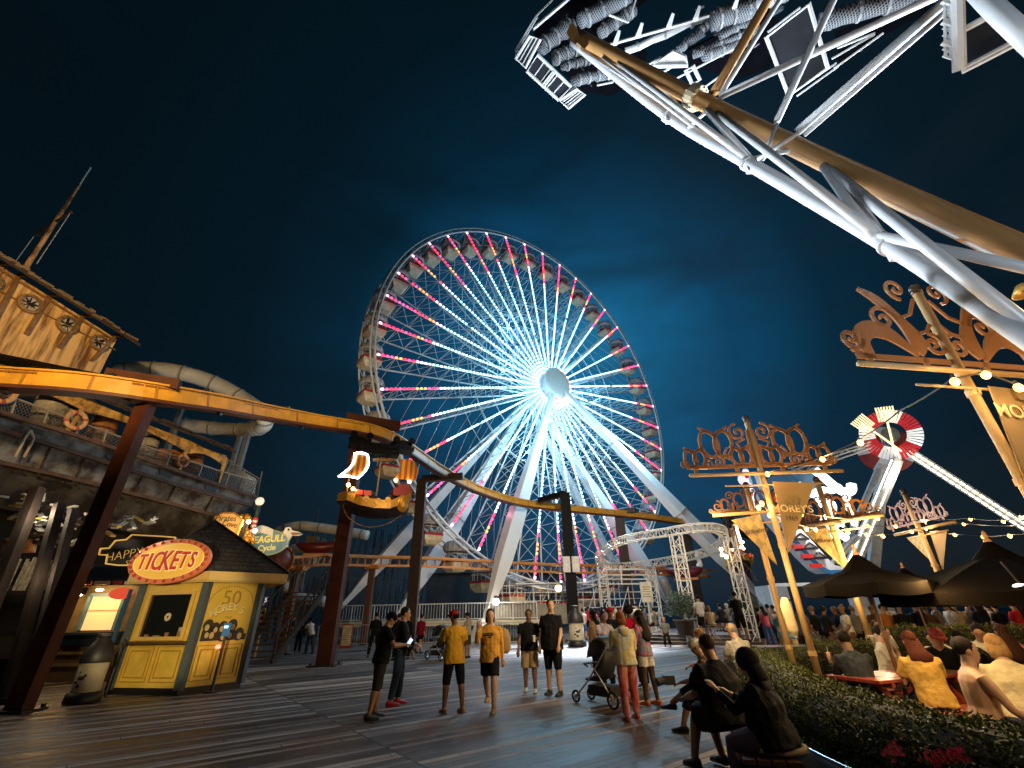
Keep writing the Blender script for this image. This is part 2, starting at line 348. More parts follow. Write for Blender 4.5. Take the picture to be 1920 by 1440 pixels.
# ================= giant wheel =================
WC = V((4.2385, 44.5063, 24.3653)); AZ = .6748; RW = 20.5; PH = -.4642; NW = 40; WD = 2.5
wa = V((cos(AZ), sin(AZ), 0)); wn_ = V((sin(AZ), -cos(AZ), 0))
def wp(r, th, off): return WC + wa * (r * sin(th)) + V((0, 0, r * cos(th))) + wn_ * off
led_w = glow('led_white', (.50, .86, 1.0), 3.4); led_p = glow('led_pink', (1.0, .07, .26), 3.2); led_r = glow('led_red', (1.0, .03, .11), 3.6); led_o = glow('led_amber', (1.0, .33, .10), 3); led_pw = glow('led_pale', (1., .60, .75), 4.5)
def build_wheel():
    wh = thing('ferris_wheel', 'giant white ferris wheel with forty spokes of white and pink lights', 'ferris wheel', WC, AZ)
    n = 160; ring = lambda r, y: [V((r * sin(2 * pi * i / n), y, r * cos(2 * pi * i / n))) for i in range(n)]
    for y in (0, WD):
        b = B(); b.tube(ring(RW, y), .12, 6, True); b.tube(ring(RW + .42, y), .09, 6, True)
        for i in range(NW * 2):
            a0 = 2 * pi * i / (NW * 2) + PH; a1 = a0 + pi / NW
            b.bar((RW * sin(a0), y, RW * cos(a0)), ((RW + .42) * sin(a1), y, (RW + .42) * cos(a1)), .05)
        b.build('rim', white_steel, wh, True)
    b = B()
    for r in (10.6, 8.6):
        for y in (0.02, WD): b.tube(ring(r, y), .035, 5, True)
    b.build('bracing_cable', white_steel, wh, True)
    sp = B(); r0 = 1.25
    sp.tube([(0, 0, r0), (0, 0, RW)], .075, 6); sp.tube([(0, WD, r0), (0, WD, RW)], .075, 6)
    m = 9
    for i in range(m):
        za, zb = 3.6 + (RW - 3.6) * i / m, 3.6 + (RW - 3.6) * (i + 1) / m
        sp.tube([(0, 0, za), (0, WD, zb)], .028, 4); sp.tube([(0, WD, za), (0, 0, zb)], .028, 4); sp.tube([(0, 0, zb), (0, WD, zb)], .035, 4)
        if i > 2: # tie rods towards the next spoke
            q = 2 * pi / NW; sp.tube([(0, WD, zb), (za * sin(q), 0, za * cos(q))], .018, 4)
    spm = sp.build('spoke', white_steel, wh)
    # light strip variants
    def strip(seed):
        rr = random.Random(seed); b = B(); z = 1.7; kk = 46; dz = (RW - z) / kk
        cut = .70 + rr.uniform(-.07, .04); o0 = cut + rr.uniform(.04, .12); 
        for i in range(kk):
            f = i / kk
            if rr.random() < .012: z += dz; continue
            if f < cut: b.m = 0
            elif f < cut + .05: b.m = 4
            elif o0 < f < o0 + .055: b.m = 3
            elif f > .975: b.m = 4
            else: b.m = 1 if rr.random() < .5 else 2
            b.box((0, -.115, z + dz * .30), (.17 if f < cut else .18, .06, dz * .55)); z += dz
        return b
    first = None; me_v = []
    for k in range(NW):
        th = PH + 2 * pi * k / NW
        s_ = spm if k == 0 else spm.copy()
        if k: COL.objects.link(s_); s_.parent = wh
        s_.matrix_local = M4.Rotation(th, 4, 'Y')
        if k < 6:
            l = strip(k).build('light_strip', [led_w, led_p, led_r, led_o, led_pw], s_); me_v.append(l)
        else:
            l = me_v[k % 6].copy(); COL.objects.link(l); l.parent = s_
    # hub
    b = B(); yr = M4.Rotation(-pi / 2, 3, 'X')
    b.lathe([(0, -.6), (1.1, -.6), (1.25, -.1), (1.25, .1), (.7, .25), (.7, WD - .25), (1.25, WD - .1), (1.25, WD + .1), (1.1, WD + .6), (0, WD + .6)], n=40, mtx=yr)
    b.build('hub', mat('hub_white', (.6, .58, .66), .4, 0, .1), wh)
    # dished cap with pierced pattern
    b = B(); b.lathe([(0, -1.75), (.6, -1.73), (1.2, -1.68), (1.65, -1.58), (1.82, -1.45), (1.85, -1.2), (1.1, -.7)], n=48, mtx=yr)
    cp = b.build('hub_cap', mat('cap_white', (.66, .62, .58), .5, 0, .1), wh, True)
    b = B()
    for i in range(1, 9):
        r = i * .2; nn = int(2 * pi * r / .2)
        for j in range(nn):
            a = 2 * pi * j / nn + i * .3; y = -1.765 + .17 * (r / 1.65) ** 3
            b.lathe([(0, 0), (.05, 0), (.05, .02)], (r * cos(a), y, r * sin(a)), 6, yr)
    b.build('perforation', mat('hole_grey', (.25, .22, .20), .8, 0, 0), cp)
    b = B()
    for q, rr in ((0, 1.98), (1, 2.2), (2, 2.42)):
        for j in range(40):
            a = -1.9 + 3.1 * j / 40; b.m = (j // 2 + q) % 3
            b.ball((rr * cos(a), -1.15 + q * .1, rr * sin(a) * 1.0), .085, 6, 4)
    b.build('hub_lights', [glow('bulb_white', (1, .9, .85), 9), led_r, led_o], wh)
    return wh
build_wheel()

def wheel_support():
    t = thing('wheel_support', 'six tapering white box legs carrying the axle of the ferris wheel', 'support frame', (WC.x, WC.y, 0))
    fa = WC + wn_ * 1.0; ba = WC - wn_ * 3.4; ea = WC - wn_ * 4.3
    legs = [(fa, YY(903, 1192, 33.5), 1.05), (fa + V((.3, 0, -.1)), YY(1448, 1143, 45), 1.15), (ba, YY(738, 1168, 42), 1.25), (ba + V((.3, 0, 0)), YY(1266, 1150, 52), 1.2), (ea, YY(622, 1158, 46), 1.0), (ea + V((.2, 0, 0)), YY(1195, 1150, 60), 1.0)]
    for i, (a, f, w) in enumerate(legs):
        f = V((f.x, f.y, max(.5, f.z))); d = (f - a).normalized(); x = d.cross(wn_).normalized(); y = d.cross(x)
        b = B(); Ln = (f - a).length; secs = []
        for q, s_ in ((0, .42), (.12, .52), (.45, .85), (.68, 1.15), (.80, 1.05), (.93, .45), (1.0, .22)):
            c = a + d * (Ln * q); h = w * s_ / 2
            secs.append([c + x * (h * m) + y * (h * .8 * k) for m, k in ((-1, -1), (1, -1), (1, 1), (-1, 1))])
        vs = [p for g in secs for p in g]; fs = [(3, 2, 1, 0), tuple(len(vs) - 4 + j for j in range(4))]
        for q in range(len(secs) - 1):
            for j in range(4): fs.append((q * 4 + j, q * 4 + (j + 1) % 4, q * 4 + 4 + (j + 1) % 4, q * 4 + 4 + j))
        b.add(vs, fs)
        lg = W_(b, 'leg', mat('leg_white', (.80, .80, .82), .42, 0, .08, .6), t); fixn(lg)
        c = B() # flange seams and bolts around the leg
        for q in (.30, .62):
            p = a + d * (Ln * q); k = w * (.78 if q < .5 else 1.12) * .52
            c.add([p + x * (k * m) + y * (k * .84 * n_) + d * e_ for e_ in (-.03, .03) for m, n_ in ((-1, -1), (1, -1), (1, 1), (-1, 1))],
                  [(0, 1, 5, 4), (1, 2, 6, 5), (2, 3, 7, 6), (3, 0, 4, 7), (3, 2, 1, 0), (4, 5, 6, 7)])
        W_(c, 'flange', grey_steel, lg)
        c = B(); g = V((f.x, f.y, 0)); c.prism([g + V((-.9, -.6, 0)), g + V((.9, -.6, 0)), g + V((.35, -.3, 1.0)), g + V((-.35, -.3, 1.0))], (0, .8, 0))
        if i == 0: c = B(); c.loft([(g + V((0, 0, 0)), V((1.0, 0, 0)), V((0, .7, 0))), (g + V((0, 0, .9)), V((.5, 0, 0)), V((0, .4, 0))), (g + V((0, 0, 1.35)), V((.2, 0, 0)), V((0, .2, 0)))], 4)
        W_(c, 'footing', white_steel if i == 0 else dark_steel, t)
    b = B(); b.tube([WC + wn_ * 1.2, WC - wn_ * 4.5], .75, 16); W_(b, 'axle', white_steel, t, True)
    b = B(); pc = WC + wn_ * .9 + V((0, 0, -2.2))
    for k in range(3):
        z = -k * 1.3; b.box(pc + V((0, 0, z)), (1.8, .9, .07), AZ)
        for m in (-.85, .85):
            b.bar(pc + wa * m + V((0, 0, z)), pc + wa * m + V((0, 0, z - 1.3)), .07)
        b.bar(pc + wa * -.85 + V((0, 0, z)), pc + wa * .85 + V((0, 0, z - 1.3)), .05)
        for h in (.5, .95): b.bar(pc + wa * -.9 + wn_ * .4 + V((0, 0, z + h)), pc + wa * .9 + wn_ * .4 + V((0, 0, z + h)), .03)
    W_(b, 'service_ladder', white_steel, t)
wheel_support()

def gondolas():
    g = thing('gondola', 'x', 'gondola', (0, 0, 0), AZ, 'gondolas round the rim of the ferris wheel')
    n = 4; b = B(); oc = M4.Rotation(pi / 4, 3, 'Z') @ M4.Diagonal((1.2, 1.2, 1)).to_3x3()
    b.lathe([(0, -2.6), (.62, -2.6), (.98, -2.25), (1.0, -2.1), (1.0, -1.86)], n=n, mtx=oc); b.build('tub', mat('tub_cream', (.72, .60, .42), .5), g)
    b = B(); b.lathe([(1.02, -1.88), (1.02, -1.68), (.94, -1.66), (.94, -2.1)], n=n, mtx=oc); b.build('red_band', red, g)
    b = B()
    for j in range(8): a = pi / 8 + j * pi / 4; b.bar((.97 * cos(a), .97 * sin(a), -1.68), (.95 * cos(a), .95 * sin(a), -.75), .04)
    b.lathe([(.93, -1.2), (.96, -1.2), (.96, -1.16), (.93, -1.16), (.93, -1.2)], n=n, mtx=oc); b.build('cage_bars', white_steel, g)
    b = B(); b.lathe([(1.02, -1.0), (1.14, -.80), (1.08, -.45), (.80, -.15), (.3, -.02), (0, 0)], n=16)
    c = b.build('canopy', mat('canopy_grey', (.42, .43, .46), .6, 0, .3, 6), g)
    b = B()
    for j in range(16): a = j * pi / 8; b.tube([(1.15 * cos(a), 1.15 * sin(a), -.80), (1.1 * cos(a), 1.1 * sin(a), -.45), (.81 * cos(a), .81 * sin(a), -.165), (.05 * cos(a), .05 * sin(a), .02)], .018, 4)
    b.build('canopy_rib', dark_steel, c)
    b = B(); b.bar((0, -1.25, .02), (0, 1.25, .02), .09); b.bar((0, 0, 0), (0, 0, .18), .12); b.build('hanger', grey_steel, g)
    names = []
    for k in range(NW):
        th = PH + 2 * pi * (k + .5) / NW
        o = g if k == 0 else copy_tree(g)
        p = wp(RW - .25, th, -WD / 2); o.location = p; o.rotation_euler = (0, 0, AZ); o.scale = (.95, .95, .95)
        o['label'] = 'cream gondola with a red band hanging from the ferris wheel rim'
gondolas()

# platform and railings beneath the wheel
def railing(name, label, pts, h, step, m, base=None, bars=True, w=.035, group=None):
    pts = [V(p) for p in pts]; t = thing(name, label, 'railing', pts[0], 0, group); r = B(); q = B(); po = B()
    for a, b in zip(pts[:-1], pts[1:]):
        up = V((0, 0, h)); r.bar(a + up, b + up, w * 1.5); r.bar(a + up * .12, b + up * .12, w * 1.2)
        Ln = (b - a).length; k = max(1, int(Ln / step))
        for i in range(k + 1):
            p = a.lerp(b, i / k)
            if i % 8 == 0: po.bar(p, p + up * 1.02, w * 1.5)
            elif bars: q.bar(p + up * .12, p + up, w * .6)
    W_(r, 'rail', m, t); W_(po, 'post', m, t)
    if q.v: W_(q, 'baluster', m, t)
    return t
def station():
    t = thing('wheel_station', 'cream boarding platform with steps below the ferris wheel', 'platform', (-2, 36, 0))
    a = YY(600, 1185, 38); z = 1.25
    b = B(); b.prism([V((-13, 34.5, z)), V((1.5, 33.2, z)), V((4, 40, z)), V((-12, 42, z))], (0, 0, -.28)); W_(b, 'deck', cream, t)
    b = B()
    for i in range(12):
        x = -12.6 + i * 1.3; y = 34.7 - i * .108; b.bar((x, y, 0), (x, y, .96), .14)
    W_(b, 'support', dark_steel, t)
    b = B(); b.prism([V((-1.5, 33.4, .97)), V((4.5, 33.2, .97)), V((4.6, 33.5, 2.2)), V((-1.4, 33.7, 2.2))], (.1, 2.5, 0)); W_(b, 'side_panel', mat('panel_dull', (.22, .19, .15), .6), t)
    b = B()
    for i in range(6): b.box((5.6 + i * .3, 33.5, .98 - i * .17), (.32, 1.6, .05))
    W_(b, 'step', grey_steel, t)
    railing('platform_railing', 'white picket railing along the upper edge of the wheel platform', [(-13, 34.5, 1.25), (1.4, 33.2, 1.25)], 1.05, .2, white_steel)
    railing('ground_fence', 'grey metal crowd fence standing before the wheel platform', [(-12.5, 31.8, 0), (-6, 31.0, 0), (1.6, 30.4, 0)], 1.15, .16, grey_steel)
    # boarding framework at the foot of the wheel
    t = thing('loading_frame', 'jumble of white poles and cross rails at the foot of the wheel', 'frame', (3, 37, 0)); 
    r = random.Random(3); b = B(); p = B()
    for i in range(22):
        x = -1.5 + i * .55; y = 35.5 + r.uniform(-.8, 1.8); h = r.uniform(3.0, 3.9); p.bar((x, y, 1.2), (x + r.uniform(-.05, .05), y, h), .05)
    for z_ in (1.9, 2.4, 3.0, 3.45): b.bar((-1.5, 35.6, z_), (10, 36.4, z_ + r.uniform(-.1, .1)), .05)
    for i in range(9): x = -1 + i * 1.2; b.bar((x, 35.4, 1.4), (x + 1.1, 36.6, 3.3), .04)
    b.box((2.5, 36.2, 3.55), (5, 2.2, .07)); W_(b, 'cross_rail', white_steel, t); W_(p, 'pole', white_steel, t)
station()
def flood_bulb(name, label, p, r=.16, col=(1, .82, .5), s=30, pw=60):
    b = B(); b.ball((0, 0, 0), r, 12, 8); o = b.build(name, glow('lamp_' + name + '%d' % int(s), col, s), None, True); o.location = p
    tag(o, label, 'lamp'); c = B(); c.lathe([(r * .5, r * .8), (r * .7, r * .9), (r * .5, r * 1.6), (0, r * 1.7)], n=10); c.build('lamp_cap', dark_steel, o)
    if pw: lamp('bulb_light', 'POINT', p - V((0, .4, 0)), pw, col, .1)
flood_bulb('platform_lamp', 'round warm lamp glowing under the wheel platform roof', YY(930, 1128, 33.0), .22, (1, .93, .78), 14, 60)
flood_bulb('rim_lamp', 'amber lamp at the lowest point of the wheel rim', YY(1047, 1103, 42), .28, (1, .62, .2), 16, 130)
# the light the wheel throws on its own legs and the boardwalk
for (r_, th_, o_, pw) in ((6, pi + .2, 7, 900), (9, pi + .6, 6, 2200), (9, pi - .7, 6, 2200), (7, 0, 5, 900), (9, pi, -6, 900)):
    lamp('wheel_glow', 'POINT', wp(r_, th_, o_), pw * 1.3, (.38, .76, 1.0), .25)
for k_ in range(9): lamp('wheel_core', 'POINT', wp(3.2 + (k_ % 3) * 2.6, k_ * .7, -1.2), 420, (.22, .66, 1.0), .2)
for th_ in (pi - .45, pi + .05, pi + .55): lamp('wheel_glow_pink', 'POINT', wp(17, th_, 1.8), 60, (1.0, .25, .42), .25)

for x_, y_, pw_ in ((3.0, 27, 190000), (-1.0, 20, 5000), (9, 28, 26000)): lamp('wheel_glow', 'SPOT', wp(4 + x_ * .3, pi, 5), pw_, (.78, .88, 1.0), .8, (x_, y_, 0), 27, 1.0)
def catmull(P, k=8, closed=False):
    P = [V(p) for p in P]; out = []; n = len(P)
    for i in range(n if closed else n - 1):
        if closed: p0, p1, p2, p3 = P[i - 1], P[i], P[(i + 1) % n], P[(i + 2) % n]
        else: p0, p1, p2, p3 = P[max(i - 1, 0)], P[i], P[i + 1], P[min(i + 2, n - 1)]
        for j in range(k):
            t = j / k; out.append(.5 * ((2 * p1) + (-p0 + p2) * t + (2 * p0 - 5 * p1 + 4 * p2 - p3) * t * t + (-p0 + 3 * p1 - 3 * p2 + p3) * t ** 3))
    if not closed: out.append(P[-1])
    return out
def rail_loft(b, pts, w, h, dz=0.0, dx=0.0):
    """rectangular beam following pts, kept upright"""
    vs = []; fs = []; n = len(pts)
    for i, p in enumerate(pts):
        t = pts[min(i + 1, n - 1)] - pts[max(i - 1, 0)]; x = V((t.y, -t.x, 0)).normalized(); u = x.cross(t).normalized()
        if u.z < 0: u = -u
        c = p + u * dz + x * dx
        vs += [c - x * w / 2 - u * h / 2, c + x * w / 2 - u * h / 2, c + x * w / 2 + u * h / 2, c - x * w / 2 + u * h / 2]
    for i in range(n - 1):
        for j in range(4): fs.append((i * 4 + j, i * 4 + (j + 1) % 4, i * 4 + 4 + (j + 1) % 4, i * 4 + 4 + j))
    fs += [(3, 2, 1, 0), tuple((n - 1) * 4 + j for j in range(4))]
    b.add(vs, fs)

# ================= suspended coaster =================
TP = [(-330, 690, 6.8), (-160, 697, 6.9), (0, 710, 6.95), (150, 720, 7.0), (290, 738, 7.1), (400, 754, 7.6), (500, 773, 8.2), (600, 791, 8.8), (680, 804, 9.15), (730, 820, 9.25), (770, 844, 9.3), (815, 875, 9.3), (860, 901, 9.3), (900, 919, 9.3), (950, 936, 9.3), (1000, 946, 9.3), (1100, 957, 9.3), (1200, 967, 9.3), (1290, 980, 9.3), (1350, 991, 9.3), (1400, 1004, 9.3), (1440, 1022, 9.3)]
tp = catmull([G(*q) for q in TP], 6)
def coaster():
    t = thing('suspended_coaster_track', 'long yellow overhead beam track curving past the ferris wheel', 'coaster track', tp[0])
    b = B(); rail_loft(b, tp, .28, .40); W_(b, 'beam', yel, t)
    b = B(); rail_loft(b, tp, .40, .09, -.25); W_(b, 'lower_flange', yel_shade, t)  # shade under the yellow beam, painted as a brown strip
    b = B(); rail_loft(b, tp, .42, .05, .227); W_(b, 'upper_flange', yel, t)
    b = B()
    for i, p in enumerate(tp):
        if 20 < i < 34 or 52 < i < 60: b.m = 0; 
        if i % 9 == 4: b.box(p + V((0, 0, -.36)), (.12, .12, .08))
        if i % 9 == 2: b.box(p + V((0, 0, .34)), (.2, .1, .08))
    W_(b, 'bolt_plate', dark_steel, t)
    b = B(); c_ = B()
    for i in range(4, len(tp) - 1, 5):
        d = (tp[i + 1] - tp[i - 1]).normalized() * .035; rail_loft(b, [tp[i] - d, tp[i] + d], .30, .39)
    W_(b, 'joint_band', mat('joint_ochre', (.40, .20, .03), .5, 0, .3), t)
    for i in range(8, len(tp) - 3):
        if i % 11 < 4:
            for k in range(5):
                p = tp[i].lerp(tp[i + 1], k / 5); d = tp[i + 1] - tp[i]; x = V((d.y, -d.x, 0)).normalized(); c_.box(p + x * .155 + V((0, 0, .14)), (.03, .05, .05))
    W_(c_, 'rivet_row', mat('joint_ochre', (.40, .20, .03)), t)
coaster()
def colpost(name_l, base, top, w, arm=None, m=rust_post, name='track_column'):
    t = thing(name, name_l, 'column', (base[0], base[1], 0), 0, 'columns carrying the yellow overhead track')
    b = B(); x0 = V((top[0], top[1], 0)); bb = V((base[0], base[1], 0)); tt = V(top)
    b.bar(bb, tt, w, w * .8, (0, 1, 0)); W_(b, 'shaft', m, t)
    b = B(); b.box((base[0], base[1], .02), (w * 1.9, w * 1.6, .05))
    for i in (-1, 1):
        for j in (-1, 1): b.box((base[0] + i * w * .75, base[1] + j * w * .62, .07), (.06, .06, .08))
    W_(b, 'base_plate', dark_steel, t)
    if arm: b = B(); b.bar(arm[0], arm[1], arm[2], arm[2] * .85); W_(b, 'arm', m, t)
    return t
def onz(x, y, z): return G(x, y, z)
p1 = V((-10.0, 10.85, 7.35))
colpost('dark red steel column rising left of the ticket booth to the track', (-10.03, 10.8), p1 - V((0, 0, .4)), .36, (p1 + V((-.95, -.5, .12)), p1 + V((.55, .2, .12)), .36))
p2 = YY(676, 796, 19.2)
colpost('dark red steel column behind the hanging pirate ship car', (p2.x + .05, p2.y), p2 + V((0, 0, -.1)), .54, (p2 + V((-.6, -.3, .22)), p2 + V((1.7, .6, .10)), .45))
p3 = G(792, 899, 9.0)
colpost('dark brown column with a short arm left of the wheel legs', (p3.x, p3.y), p3, .56, (p3 + V((0, 0, .02)), G(868, 893, 9.15), .42), mat('brown_black', (.045, .022, .016), .5, 0, .3))
p4 = G(1059, 925, 9.5)
colpost('black column with white junction boxes in front of the wheel', (p4.x, p4.y), p4, .68, (p4, G(1012, 938, 9.45), .42), mat('blue_black', (.004, .0045, .006), .7, 0, .3, spec=.15))
p5 = G(1160, 962, 9.5)
colpost('thin dark column behind the white truss loop', (p5.x, p5.y), p5, .72, (p5, G(1192, 956, 9.6), .5), mat('brown_black', (.05, .03, .03)))
p6 = G(1285, 1000, 9.1)
colpost('dark column at the right of the white truss loop', (p6.x, p6.y), p6, .9, (p6, G(1305, 992, 9.2), .5), mat('brown_black', (.05, .03, .03)))
p7 = G(1372, 985, 9.2)
colpost('purple red column beside the small far pirate ship car', (p7.x, p7.y), p7, 1.0, (p7, G(1402, 1003, 9.3), .6), mat('plum', (.11, .025, .03), .5, 0, .2))
b = B(); q = V((p4.x, p4.y - .46, 4.55))
b.box(q + V((-.28, -.0, 0)), (.5, .18, 1.0)); b.box(q + V((.34, .0, 0)), (.5, .18, 1.0)); o = b.build('junction_box', mat('box_white', (.6, .6, .6), .5)); tag(o, 'pair of white junction boxes fixed on the black column', 'junction box')
b = B(); b.box(q + V((.05, -.095, .1)), (1.12, .01, .02)); b.box(q + V((-.48, -.1, 0)), (.02, .02, .2)); W_(b, 'latch', grey_steel, o)

# hanging pirate-ship car
gold = mat('gold_paint', (.55, .30, .05), .32, .35, .35, 9); dkhull = mat('dark_hull', (.022, .012, .010), .4, 0, .3)
stripe_sail = pattern('sail_stripes', (.55, .10, .02), (.75, .45, .06), 'wave', 1.35, 0, .7)
def ship_car(c, s, rz, label, lit=True):
    t = thing('pirate_ship_car', label, 'ride car', c, rz, 'pirate ship cars hanging from the yellow track')
    t.scale = (s, s, s); b = B(); st = []
    prof = [(-1.55, .10, .42, .30), (-1.2, .38, .12, .32), (-.6, .56, -.12, .10), (0, .62, -.18, .02), (.6, .62, -.15, .05), (1.1, .58, -.05, .30), (1.45, .45, .05, .42)]
    vs = []; fs = []
    for x, w, z0, z1 in prof:
        vs += [V((x, -w, z1)), V((x, -w * .8, z0)), V((x, -w * .15, z0 - .2)), V((x, w * .15, z0 - .2)), V((x, w * .8, z0)), V((x, w, z1))]
    n = 6
    for i in range(len(prof) - 1):
        for j in range(5): fs.append((i * n + j, i * n + j + 1, i * n + n + j + 1, i * n + n + j))
        fs.append((i * n + 5, i * n, i * n + n, i * n + n + 5))
    fs += [(5, 4, 3, 2, 1, 0), tuple((len(prof) - 1) * n + j for j in range(6))]
    b.add(vs, fs); b.build('hull', dkhull, t)
    # gilded gunwale with scrollwork, both sides
    for sd in (-1, 1):
        b = B(); up = V((0, 0, 1)); y = lambda w: sd * (w + .03)
        for i in range(len(prof) - 1):
            x, w, z0, z1 = prof[i]; x2, w2, _, z2 = prof[i + 1]
            b.prism([V((x, y(w), z1 - .08)), V((x2, y(w2), z2 - .10)), V((x2, y(w2), z2 + .30)), V((x, y(w), z1 + .24))], (0, sd * .05, 0))
        for cx, cz, r, dr in ((-1.05, .42, .15, 1), (-.45, .28, .13, -1), (.05, .2, .14, 1), (.45, .3, .11, -1)):
            pts = [(cx + r * (1 - a / 14) * cos(a * dr), cz + r * (1 - a / 14) * sin(a)) for a in [i * .45 for i in range(22)]]
            b.strip(pts, .04, (0, y(.66), 0), (1, 0, 0), (0, 0, 1), (0, sd * .05, 0))
        b.build('gilded_side', gold, t)
        b = B(); b.ball((1.12, y(.60), .2), (.26, .08, .36), 16, 8); b.ball((1.12, y(.66), .2), (.17, .08, .26), 16, 8); b.build('medallion', gold, t, True)
        b = B()
        for x in (-.75, -.4): b.box((x, y(.60), .55), (.3, .05, .2))
        b.build('red_panel', mat('car_red', (.5, .03, .02), .3, 0, .15, emit=(.5, .03, .02), es=.0), t)
    b = B(); b.box((1.1, 0, .75), (.8, 1.0, .35)); b.box((1.15, 0, 1.0), (.5, .8, .2)); b.build('stern_cabin', mat('car_crimson', (.25, .01, .02), .4, 0, .2), t)
    b = B()
    for x in (-.9, -.1, .7): b.ball((x, 0, .55), (.2, .3, .22), 10, 6)
    b.build('seat', black, t)
    b = B()
    for x in (-1.2, 0.05, .98): b.tube([(x, 0, .2), (x, 0, 2.3)], .035, 6)
    b.bar((-.3, -.02, 2.2), (.6, -.02, 2.3), .16, .10); b.build('mast', mat('mast_wood', (.3, .16, .06), .6), t)
    # sails: bellied sheets with thickness
    def sail(x0, w, z0, z1, lean, m):
        b = B(); vs = []; k = 7
        for s_ in (0, .03):
            for i in range(k):
                for j in range(k):
                    u, v = j / (k - 1), i / (k - 1); be = .22 * sin(pi * v) + lean * v
                    vs.append(V((x0 + (u - .5) * w * (1 - .3 * v if lean else 1 - .1 * v) + be, -.18 - .16 * sin(pi * u) - s_, z0 + (z1 - z0) * v)))
        fs = []
        for i in range(k - 1):
            for j in range(k - 1):
                a = i * k + j; fs.append((a, a + 1, a + k + 1, a + k)); a += k * k; fs.append((a + k, a + k + 1, a + 1, a))
        return b.add(vs, fs), vs, k
    b, vs, k = sail(1.1, .95, 1.35, 2.3, .08, 0); b.build('striped_sail', stripe_sail, t, True)
    b, vs, k = sail(-1.25, .78, 1.25, 2.35, .38, 0); s1 = b.build('neon_sail', stripe_sail, t, True)
    edge = [vs[j] for j in range(k)] + [vs[i * k + k - 1] for i in range(1, k)] + [vs[(k - 1) * k + j] for j in range(k - 2, -1, -1)] + [vs[i * k] for i in range(k - 2, 0, -1)]
    b = B(); b.tube([p + V((0, -.05, 0)) for p in edge], .045, 6, True); b.build('neon_edge', glow('neon_white', (.75, .9, 1), 12), s1)
    b = B()
    for x, y in ((-1.2, -.3), (-.95, .3), (.75, -.45), (1.35, -.42)): b.ball((x, y, .9 + (.35 if x > 0 else 0)), .085, 8, 6)
    b.build('lantern', glow('lantern_light', (1, .62, .25), 14), t)
    b = B(); pts = [(-1.3, -.1, .1), (-1.0, -.5, -.5), (-.3, -.7, -.85), (.5, -.7, -.7), (1.1, -.6, -.3)]; b.tube(catmull(pts, 5), .018, 5); b.build('mooring_rope', mat('rope', (.3, .2, .1), .8), t)
    # bogie
    b = B(); b.box((0, 0, 2.82), (2.9, .8, .16)); b.box((-.9, 0, 3.0), (.8, .5, .3)); b.box((.9, 0, 3.05), (.8, .5, .35)); b.box((0, 0, 2.6), (1.6, .5, .3))
    for x in (-1.3, -.6, .6, 1.3):
        for y in (-.34, .34): b.lathe([(0, -.06), (.16, -.06), (.16, .06), (0, .06)], (x, y, 3.2), 12, M4.Rotation(pi / 2, 3, 'X'))
    for x in (-.5, .5): b.bar((x, 0, 2.9), (x * .6, 0, 2.3), .1)
    b.build('bogie', mat('greasy_black', (.012, .013, .016), .22, .6, .4), t)
    return t
ship_car(YY(700, 958, 18.1) + V((0, 0, .05)), .93, R(24), 'gilded pirate ship car with a neon edged sail in front of the column')
lamp('ship_lantern_light', 'POINT', YY(668, 918, 17.2), 30, WARM, .08); lamp('ship_lantern_light', 'POINT', YY(730, 905, 17.0), 30, WARM, .08)
c2 = ship_car(YY(1388, 1062, 37), 1.25, R(70), 'small far pirate ship car lit pink beside the purple column')
lamp('far_ship_light', 'POINT', YY(1385, 1035, 35.4), 120, (1, .35, .4), .1)

# ================= shipwreck building =================
SA = V((-15.0, 11.6, 0)); SD = V((2.6, 9.8, 0)).normalized(); SN = V((SD.y, -SD.x, 0))
def SP(x, y, off=0.0): return PLN(x, y, SA + SN * off, SN)
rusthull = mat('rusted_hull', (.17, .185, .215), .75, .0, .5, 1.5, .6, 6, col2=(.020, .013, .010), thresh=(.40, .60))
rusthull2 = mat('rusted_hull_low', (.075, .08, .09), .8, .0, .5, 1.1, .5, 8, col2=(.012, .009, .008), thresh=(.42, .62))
cabin_m = mat('stained_cabin', (.66, .45, .20), .7, 0, .5, 1.5, .15, 10, col2=(.13, .055, .016), thresh=(.36, .56), stretch=(3.2, 3.2, .35))
awn_m = mat('stained_valance', (.55, .36, .10), .7, 0, .5, 3.0, col2=(.12, .06, .02), thresh=(.38, .6))
rustdark = mat('dark_rust', (.04, .022, .013), .8, 0, .5, 5)
wood_dk = mat('dark_timber', (.028, .015, .008), .75, 0, .5, 3, .3, 18, stretch=(4, 4, .6))
def band(b, top, bot, th, off1=0., off2=0.):
    """band between two pixel polylines on the ship side plane"""
    P1 = [SP(x, y, off1) for x, y in top]; P2 = [SP(x, y, off2) for x, y in bot]
    for i in range(len(P1) - 1): b.prism([P1[i], P1[i + 1], P2[i + 1], P2[i]], SN * -th)
HT = [(-300, 664), (0, 773), (120, 809), (230, 846), (350, 889), (480, 932)]; H2 = [(-300, 700), (0, 805), (115, 840), (212, 871), (340, 912), (472, 948)]
H3 = [(-300, 780), (0, 867), (105, 890), (200, 913), (320, 944), (430, 973)]; H4 = [(-300, 900), (0, 952), (90, 968), (180, 985), (300, 1008), (400, 1025)]
